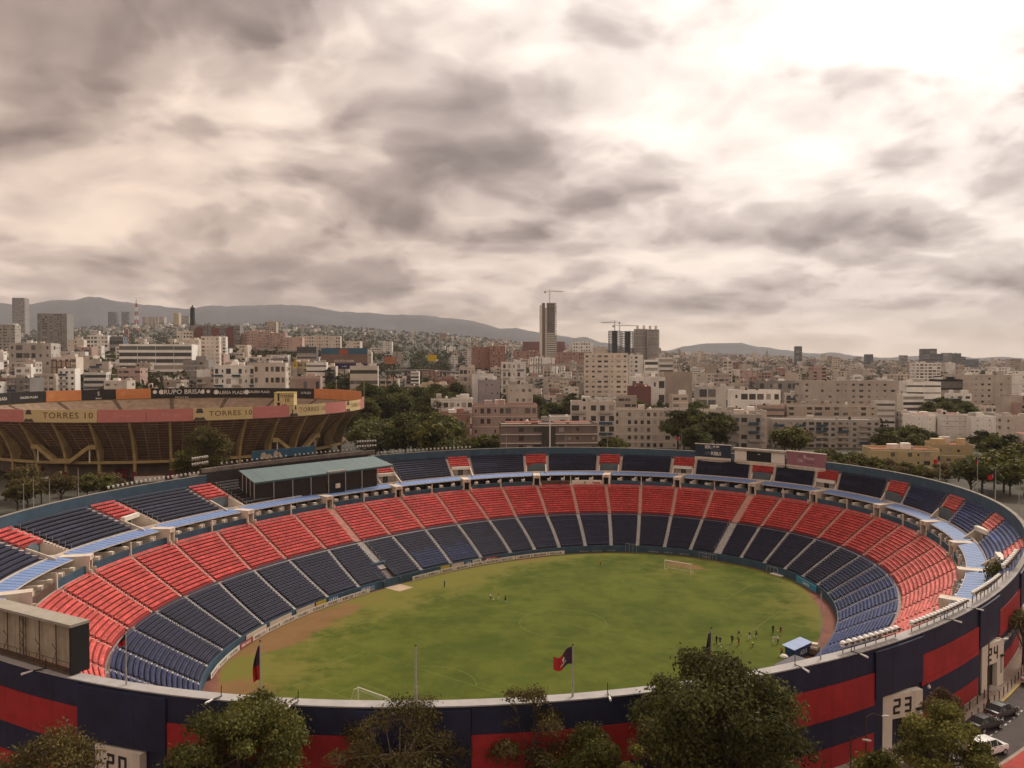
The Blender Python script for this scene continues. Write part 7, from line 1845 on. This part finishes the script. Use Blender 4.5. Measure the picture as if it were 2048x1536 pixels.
# ================================================================== THE REST OF THE CITY
RF = random.Random(21)
_rimx = [(-40, 1045), (0, 1036), (81, 1009), (203, 982), (381, 952), (480, 935), (640, 905), (785, 911), (892, 901), (1079, 894), (1188, 894), (1341, 899), (1395, 885), (1650, 890), (1737, 936), (1826, 952), (1915, 973), (1989, 995), (2048, 1050), (2100, 1100)]
sky = np.interp(np.arange(-100, 2160), [p[0] for p in _rimx], [p[1] for p in _rimx])
sky[:828] = np.minimum(sky[:828], 776)
def col_range(x0, x1): return max(0, int(x0) + 100), min(len(sky), int(x1) + 101)
def py_at(z, D):                                  # picture row of a height at a distance
    dz = z - CAMZ; ct, st = math.cos(TILT), math.sin(TILT); y = D * ct - dz * st; zz = D * st + dz * ct
    return 768 - FPX * zz / y
def px_at(x, D): return 1024 + FPX * x / D
CAND = []
D = 290.
while D < 3700:
    px = -60 + RF.uniform(0, 30)
    while px < 2110:
        wm = RF.uniform(7, 18) * (1 + .2 * (D > 900)); wpx = wm * FPX / D
        d_ = D * RF.uniform(.97, 1.04); xm = (px + wpx / 2 - 1024) / FPX * d_
        nf = RF.choice([2, 2, 3, 3, 3, 4, 4, 5, 6]) if d_ < 1500 else RF.choice([2, 2, 2, 3, 3, 4])
        if RF.random() < .04: nf += RF.randint(3, 6)
        leafy = px < 930 and d_ > 900
        if RF.random() < (.24 if leafy else .78): CAND.append([px, px + wpx, d_, nf, xm, wm])
        px += wpx + RF.uniform(.5, 5) * FPX / D * (1.0 if not leafy else 2.5)
    D *= 1.06
CAND.sort(key=lambda c: c[2])
def blocked(px0, px1, D0, D1, yt):
    for (a, b, h0, h1, hy) in BUILT:
        if px1 > a and px0 < b:
            if D1 > h0 and D0 < h1: return True
            if D0 < h0 and (yt < hy + 14 or h0 < 425): return True
    return False
NEARH = sorted([(b[2], b[0], b[1], b[4]) for b in BUILT]); hi = 0
keep = []
TREEGAP = [(700, 915, 300, 540), (1000, 1165, 400, 560), (1020, 1150, 520, 640), (1290, 1400, 440, 540), (1790, 1860, 300, 372), (1985, 2060, 250, 360), (1640, 1760, 290, 350), (1350, 1450, 300, 365), (1195, 1235, 300, 330), (1540, 1610, 300, 365), (880, 990, 290, 360), (1860, 1940, 400, 470)]
for c in CAND:
    px0, px1, d_, nf, xm, wm = c
    while hi < len(NEARH) and NEARH[hi][0] < d_:
        _, a, b, y = NEARH[hi]; i0, i1 = col_range(a, b); sky[i0:i1] = np.minimum(sky[i0:i1], y); hi += 1
    if math.hypot(xm - BX, d_ - BY) < 100 or (d_ < 300 and abs(px0 - 1000) < 700): continue
    if px1 < 735 and d_ < 425: continue
    if any(px1 > a and px0 < b and d0 < d_ < d1 for a, b, d0, d1 in TREEGAP): continue
    g = float(terrain(xm, d_)); zt = g + nf * 3.1 + .7; yt = py_at(zt, d_); dep = wm * RF.uniform(.6, 1.0)
    if blocked(px0, px1, d_, d_ + dep, yt): continue
    i0, i1 = col_range(px0, px1)
    if i1 <= i0: continue
    vis = np.clip(sky[i0:i1] - yt, 0, 400).mean(); 
    if vis < 1.0: continue
    vis = min(vis, (py_at(g, d_) - yt) * 1.3)
    area = vis * min(px1 - px0, 2048 - max(px0, 0)) if px1 > 0 and px0 < 2048 else 0
    keep.append((area, px0, px1, yt, d_, nf, xm, wm, dep, g))
    sky[i0:i1] = np.minimum(sky[i0:i1], yt)
keep.sort(key=lambda k: -k[0])
NTH = 205
cw = ['cream'] * 5 + ['beige'] * 5 + ['white'] * 6 + ['tan'] * 3 + ['terracotta'] * 1 + ['pink'] * 3 + ['grey'] * 3 + ['ochre'] * 1 + ['brick'] + ['concrete'] * 3 + ['sand'] * 5 + ['white'] * 4
LAND = [(60, 560, 'the sign frame office'), (105, 1150, 'the tall gridded tower'), (310, 640, 'the long banded office'), (430, 1000, 'the red panelled slab'), (470, 440, 'the white stepped house'), (545, 1000, 'the stepped housing row'), (640, 1010, 'the white slab'), (690, 560, 'the large billboard'), (860, 540, 'the grey overpass'), (905, 400, 'the ribbon window block'), (975, 1005, 'the red brick twins'), (970, 480, 'the lilac block'), (1097, 1500, 'the unfinished skyscraper'), (1100, 300, 'the dark brown block'), (1211, 600, 'the tall cream tower'), (1270, 1700, 'the round framed towers'), (1310, 370, 'the long beige block'), (1355, 560, 'the blank factory'), (1432, 470, 'the open concrete frame'), (1598, 2300, 'the lone far tower'), (1640, 372, 'the wide grey block'), (1700, 480, 'the blank beige building'), (1848, 520, 'the white striped office'), (1856, 900, 'the dark strip tower'), (1860, 2300, 'the dark far towers'), (1905, 285, 'the yellow corner building'), (1955, 540, 'the cream tower pair')]
NUMW = {2: 'two', 3: 'three', 4: 'four', 5: 'five', 6: 'six', 7: 'seven', 8: 'eight', 9: 'nine', 10: 'ten', 11: 'eleven', 12: 'twelve'}
used = {}
for i, (area, px0, px1, yt, d_, nf, xm, wm, dep, g) in enumerate(keep[:NTH]):
    col = RF.choice(cw); rfk = 1 if RF.random() < .22 else (2 if RF.random() < .25 else 0)
    st = RF.choice(['grid', 'grid', 'grid', 'balcony', 'band', 'blank' if RF.random() < .3 else 'grid'])
    pm = (px0 + px1) / 2; lm = min(LAND, key=lambda l: abs(l[0] - pm) / 60 + abs(math.log(l[1] / d_)) * 3)
    rel = ('in front of' if d_ < lm[1] * .93 else 'beyond' if d_ > lm[1] * 1.07 else 'level with') ; side = 'left' if pm < lm[0] else 'right'
    base = '%s %s storey %s %s %s, %s side' % (col, NUMW.get(nf, 'tall'), {0: 'flat roofed', 1: 'red roofed', 2: 'white roofed'}[rfk] + (' block' if nf > 3 else ' house'), rel, lm[2], side)
    used[base] = used.get(base, 0) + 1
    if used[base] > 1: base = base + ', ' + ORD[used[base] - 1]
    base = base.replace('flat roofed ', '') if len(base.split()) > 16 else base
    building(px0, px1, yt, d_, base, col, nf, max(2, int(wm / 3.2)), dep, yaw=RF.uniform(-10, 10) + (6 if pm < 1000 else -6), single=False, roof=rfk, style=st, rnd=RF, tanks=RF.choice([0, 1, 1, 2, 3]), wh=RF.uniform(.35, .55), ww=RF.uniform(.4, .7), group='city houses and blocks beyond the stadium', name='city_house' if nf < 4 else 'city_block')
# everything smaller and farther: one mass
V, F, C = [], [], []; Mi = []
def addq(p, col, m=0):
    i = len(V); V.extend(p); F.append((i, i + 1, i + 2, i + 3)); C.append(col); Mi.append(m)
def mass_box(x0, x1, y0, y1, z0, z1, col, roofc, wins, yaw=0.):
    c, s = math.cos(yaw), math.sin(yaw); cx, cy = (x0 + x1) / 2, (y0 + y1) / 2
    def T(x, y, z): return (cx + (x - cx) * c - (y - cy) * s, cy + (x - cx) * s + (y - cy) * c, z)
    addq([T(x0, y0, z0), T(x1, y0, z0), T(x1, y0, z1), T(x0, y0, z1)], col); addq([T(x1, y0, z0), T(x1, y1, z0), T(x1, y1, z1), T(x1, y0, z1)], col); addq([T(x0, y1, z0), T(x0, y0, z0), T(x0, y0, z1), T(x0, y1, z1)], col)
    addq([T(x1, y1, z0), T(x0, y1, z0), T(x0, y1, z1), T(x1, y1, z1)], col); addq([T(x0, y0, z1), T(x1, y0, z1), T(x1, y1, z1), T(x0, y1, z1)], roofc)
    if wins:
        nf = max(1, int((z1 - z0) / 3.1)); nb = max(2, int((x1 - x0) / 3.6)); dz = (z1 - z0) / nf; dx = (x1 - x0) / nb
        for f in range(nf):
            for b in range(nb):
                if RF.random() < .2: continue
                a, q = x0 + dx * (b + .22), x0 + dx * (b + .78); s0, s1 = z0 + dz * (f + .3), z0 + dz * (f + .78)
                addq([T(a, y0 - .12, s0), T(q, y0 - .12, s0), T(q, y0 - .12, s1), T(a, y0 - .12, s1)], (.05, .045, .04) if RF.random() < .75 else (.16, .13, .11))
for (area, px0, px1, yt, d_, nf, xm, wm, dep, g) in keep[NTH:]:
    c0 = np.array(WALLS[RF.choice(cw)]) * RF.uniform(.8, 1.1)
    rc = np.array([(.30, .26, .23), (.28, .10, .065), (.62, .57, .50), (.40, .34, .28)][RF.choice([0, 0, 1, 1, 2, 3, 3])]) * RF.uniform(.8, 1.15)
    mass_box(xm - wm / 2, xm + wm / 2, d_, d_ + dep, g - 2, g + nf * 3.1, c0, rc, d_ < 2600, RF.uniform(-.3, .3))
    if RF.random() < .6:
        hx = xm + RF.uniform(-.3, .3) * wm; mass_box(hx - 1.6, hx + 1.6, d_ + dep * .3, d_ + dep * .7, g + nf * 3.1, g + nf * 3.1 + RF.uniform(1.5, 3), c0 * .9, rc, False)
M_mass = mat('far_city', (.4, .3, .2), .9, .12, .05, attr=True)
far = np_obj('far_city', V, F, M_mass, cols=C); tag(far, 'mass of small far houses spreading over the land to the horizon', 'houses', kind='stuff')

# ---- trees of the city
PROTO = []
for k, (cols, H, R, nl, sz, z0f, nb) in enumerate(((MIDG, 10, 4.4, 2600, .34, .22, 20), (DARKG, 11, 4.0, 2400, .34, .18, 18), (OLIVE, 9, 4.2, 2200, .33, .25, 17), (MIDG, 12, 5.2, 3000, .36, .2, 24), (BROWNG, 8.5, 3.8, 1700, .30, .3, 15), (DARKG, 13, 2.4, 1500, .30, .08, 14), (MIDG, 23, 8.0, 8000, .42, .2, 40), (OLIVE, 20, 7.0, 7000, .40, .2, 36))):
    rs = np.random.RandomState(50 + k); bl = blobs_for(rs, H, R, H * z0f, nb, br=.42 if k != 5 else .5)
    tm = trunk_mesh(rs, bl, H, .22, M_bark); Vc, Fc, Cc = crown_arrays(rs, bl, nl, sz, cols, shell=.45)
    cm = np_obj(None, Vc, Fc, M_leaf, cols=Cc); PROTO.append((tm, cm, H, R))
TL = {}
def city_tree(x, y, k, s, label, group, wid=1.0):
    tm, cm, H, R = PROTO[k]; o = empty('city_tree', (x, y, float(terrain(x, y)) - .2), RF.uniform(0, 6.28), label, 'tree', group)
    sc_ = (s * wid, s * wid, s); o.scale = sc_
    t_ = link('trunk', tm, o); c_ = link('crown', cm, o); return o
def grove(n, x0, x1, D0, D1, hmin, hmax, where, kinds=(0, 1, 2, 3), wid=1.15):
    """a clump of trees one can tell apart, placed over a patch of ground"""
    pts = []
    for _ in range(n * 30):
        if len(pts) >= n: break
        D = RF.uniform(D0, D1); px = RF.uniform(x0, x1); x = (px - 1024) / FPX * D
        if all(math.hypot(x - a, D - b) > 4.6 for a, b in pts): pts.append((x, D))
    pts.sort(key=lambda p: (p[1] > (D0 + D1) / 2, p[0] / p[1]))
    front = [p for p in pts if p[1] <= (D0 + D1) / 2]
    for i, (x, D) in enumerate(pts):
        k = RF.choice(kinds); h = RF.uniform(hmin, hmax)
        fr_ = i < len(front); j = i if fr_ else i - len(front)
        lb = '%s tree %s, %s row %s' % (['mid green', 'dark green', 'olive', 'broad green', 'brownish', 'narrow dark', 'tall green', 'tall olive'][k], where, 'front' if fr_ else 'back', ORD[min(j, 33)] + ' along')
        city_tree(x, D, k, h / PROTO[k][2], lb, 'trees ' + where, wid)
grove(20, 718, 905, 300, 352, 15, 19, 'right of the bullring', (7, 6, 3, 2), 1.15)
grove(22, 715, 915, 400, 520, 20, 27, 'in the clump past the bullring', (6, 6, 7), 1.1)
grove(12, 645, 770, 430, 500, 10, 14, 'behind the bullring shoulder', (6, 7, 3), 1.1)
grove(9, 880, 990, 290, 340, 9, 12, 'left of the brown block', (2, 4, 0), 1.15)
grove(16, 1005, 1165, 470, 600, 12, 19, 'below the elevated road', (1, 0, 5), 1.2)
grove(6, 1200, 1236, 300, 330, 8, 11, 'between brown and beige blocks', (1, 2))
grove(7, 1352, 1448, 305, 350, 14, 20, 'before the beige balcony block', (6, 1), 1.15)
grove(11, 1265, 1400, 430, 520, 12, 18, 'right of the tall cream tower', (1, 0, 5), 1.25)
grove(4, 1548, 1604, 310, 350, 10, 13.5, 'before the wide grey beige block', (4, 2), 1.2)
grove(10, 1640, 1755, 268, 300, 6.5, 9, 'behind the mauve board', (2, 0, 4), 1.2)
grove(8, 1770, 1868, 318, 360, 9, 13.5, 'left of the three white blocks', (1, 0, 3), 1.3)
grove(8, 1862, 1935, 425, 500, 15, 20, 'before the dark glass block', (6, 1), 1.2)
grove(8, 1770, 1960, 252, 275, 5.5, 8, 'along the far right rim', (4, 2, 4), 1.2)
grove(16, 1945, 2080, 225, 330, 9, 14, 'past the right end of the rim', (0, 2, 3, 1), 1.3)
grove(6, 0, 120, 205, 232, 7, 11, 'between the stadium and the bullring', (4, 2), 1.1)
tree(412, 236, 846, 8.2, 'loose olive brown tree in front of the bullring ribs', [(.075, .062, .022), (.165, .135, .045)], 12000, .24, 61, nb=40, z0f=.2, br=.34, trunk_r=.35, twigs=3, group='trees by the bullring', name='city_tree')
tree(372, 230, 890, 4.5, 'lower olive tree at the left foot of the loose bullring tree', OLIVE, 5000, .22, 62, nb=18, z0f=.2, trunk_r=.25, group='trees by the bullring', name='city_tree')
grove(5, 150, 240, 225, 240, 6, 9, 'at the foot of the bullring', (4, 2), 1.1)
grove(10, 150, 330, 455, 540, 9, 13, 'behind the left hoardings', (1, 0), 1.3)
grove(8, 120, 240, 540, 620, 10, 14, 'left of the banded office', (1, 0), 1.3)
grove(8, 385, 440, 640, 760, 9, 13, 'right of the banded office', (1, 0), 1.3)
# farther trees: one mass of leafy clumps
V, C = [], []
rsT = np.random.RandomState(77); cnt = 0
nT = 15000; leaf_n = 26
Dv = 430 * (9.2 ** rsT.uniform(0, 1, nT)); pxv = rsT.uniform(-80, 2130, nT)
prob = np.where(pxv < 930, 1.0, np.where(pxv < 1250, .75, .55)) * np.where(Dv > 900, 1.0, .8); sel = rsT.uniform(0, 1, nT) < prob; Dv, pxv = Dv[sel], pxv[sel]
xv = (pxv - 1024) / FPX * Dv
okm = np.ones(len(Dv), bool)
for (a, b, h0, h1, hy) in BUILT:
    okm &= ~((pxv > a - 3) & (pxv < b + 3) & (Dv > h0 - 4) & (Dv < h1 + 4))
    okm &= ~((pxv > a - 2) & (pxv < b + 2) & (Dv < h0) & (Dv > h0 * .55) & (rsT.uniform(0, 1, len(Dv)) < .5))
okm &= np.hypot(xv - BX, Dv - BY) > 95
Dv, pxv, xv = Dv[okm], pxv[okm], xv[okm]
gz = terrain(xv, Dv); m = len(Dv)
sz = rsT.uniform(.7, 1.35, m) * np.where(Dv > 1500, 1.25, 1.55)
d = rsT.normal(size=(m, leaf_n, 3)); d /= np.linalg.norm(d, axis=2)[..., None]
P = np.stack([xv, Dv, gz + 4.2 * sz], 1)[:, None, :] + d * np.array([3.6, 3.6, 3.0]) * sz[:, None, None] * rsT.uniform(.55, 1.05, (m, leaf_n, 1))
nrm = d + rsT.normal(size=d.shape) * .45; nrm /= np.linalg.norm(nrm, axis=2)[..., None]
a = np.cross(nrm, rsT.normal(size=d.shape)); a /= np.linalg.norm(a, axis=2)[..., None]; b = np.cross(nrm, a)
s = (rsT.uniform(.7, 1.4, (m, leaf_n, 1)) * sz[:, None, None])
Vq = np.stack([P - a * s, P - b * s * .7, P + a * s, P + b * s * .7], 2).reshape(-1, 3)
colb = np.array([(.052, .056, .024), (.075, .072, .031), (.066, .057, .031), (.044, .049, .022)])[rsT.randint(0, 4, m)]
colq = np.repeat(colb * rsT.uniform(.8, 1.25, (m, 1)), leaf_n, axis=0) * rsT.uniform(.75, 1.3, (m * leaf_n, 1))
wood = np_obj('far_treetops', Vq, np.arange(len(Vq)).reshape(-1, 4), M_leaf, cols=colq); tag(wood, 'mass of treetops between the far houses', 'trees', kind='stuff')

# ---- mountains
ridge = [(-700, 640), (-300, 622), (-60, 612), (0, 608), (60, 613), (120, 605), (200, 601), (300, 609), (375, 620), (440, 615), (500, 612), (600, 613), (680, 625), (760, 630), (860, 635), (940, 648), (1000, 662), (1030, 657), (1070, 661), (1110, 664), (1150, 672), (1170, 668), (1200, 679), (1260, 690), (1330, 695), (1400, 684), (1440, 681), (1480, 680), (1510, 690), (1560, 700), (1640, 710), (1680, 708), (1720, 714), (1800, 713), (1900, 708), (1950, 716), (2048, 721), (2300, 715), (2700, 722)]
def mountain(name, D, pts, seed, depth, label, lift=0):
    rs = np.random.RandomState(seed); n = 620; xs = np.linspace(pts[0][0], pts[-1][0], n); ys = np.interp(xs, [p[0] for p in pts], [p[1] for p in pts])
    def nz(f, a): 
        k = rs.normal(size=int(n / f) + 3); return np.interp(np.arange(n) / f, np.arange(len(k)), k) * a
    ys = ys + nz(30, 3.2) + nz(12, 1.8) + nz(5, .9) + nz(2, .4)
    rows = 12; V = []
    sp0 = nz(16, 1); spur = [sp0 * .8 + nz(20, .45) for _ in range(rows)]
    for r in range(rows):
        f = r / (rows - 1); Dr = D - depth * f
        for i in range(n):
            x = (xs[i] - 1024) / FPX * Dr; top = CAMZ + (725 - ys[i]) / FPX * D
            prof = (1 - f) ** 1.25
            z = -60 + (top + 60) * prof * (1 + .22 * spur[r][i] * math.sin(pi * f))
            V.append((x, Dr + spur[r][i] * depth * .03 * f, z))
    F = [(r * n + i, (r + 1) * n + i, (r + 1) * n + i + 1, r * n + i + 1) for r in range(rows - 1) for i in range(n - 1)]
    # back slope so that the range has depth
    k = len(V)
    for i in range(n): V.append(((xs[i] - 1024) / FPX * (D + depth), D + depth, -60))
    F += [(i, i + 1, k + i + 1, k + i) for i in range(n - 1)]
    o = np_obj(name, V, F, mat('mountain_scrub', (.044, .042, .052), .95, .35, .0016, fine=.3), smooth=True); return tag(o, label, kind='structure')
mountain('mountains', 9800, ridge, 3, 3200, 'hazy mountain range along the horizon')

# ---- the air: faint even haze over city and hills
mb = MB(); mb.box(-14600, 14600, -13200, 13800, -75, 900); hz = mb.build('haze', [])
hm = bpy.data.materials.new('haze_air'); hm.use_nodes = True; t = hm.node_tree; t.nodes.clear(); g = NT(t)
pv_ = g.n('ShaderNodeVolumePrincipled'); pv_.inputs['Color'].default_value = (.82, .82, .86, 1); pv_.inputs['Density'].default_value = .00005; pv_.inputs['Anisotropy'].default_value = .0
g.lk(pv_.outputs[0], g.n('ShaderNodeOutputMaterial').inputs['Volume'])
hz.data.materials.append(hm); tag(hz, 'pale afternoon haze over the city', kind='stuff')
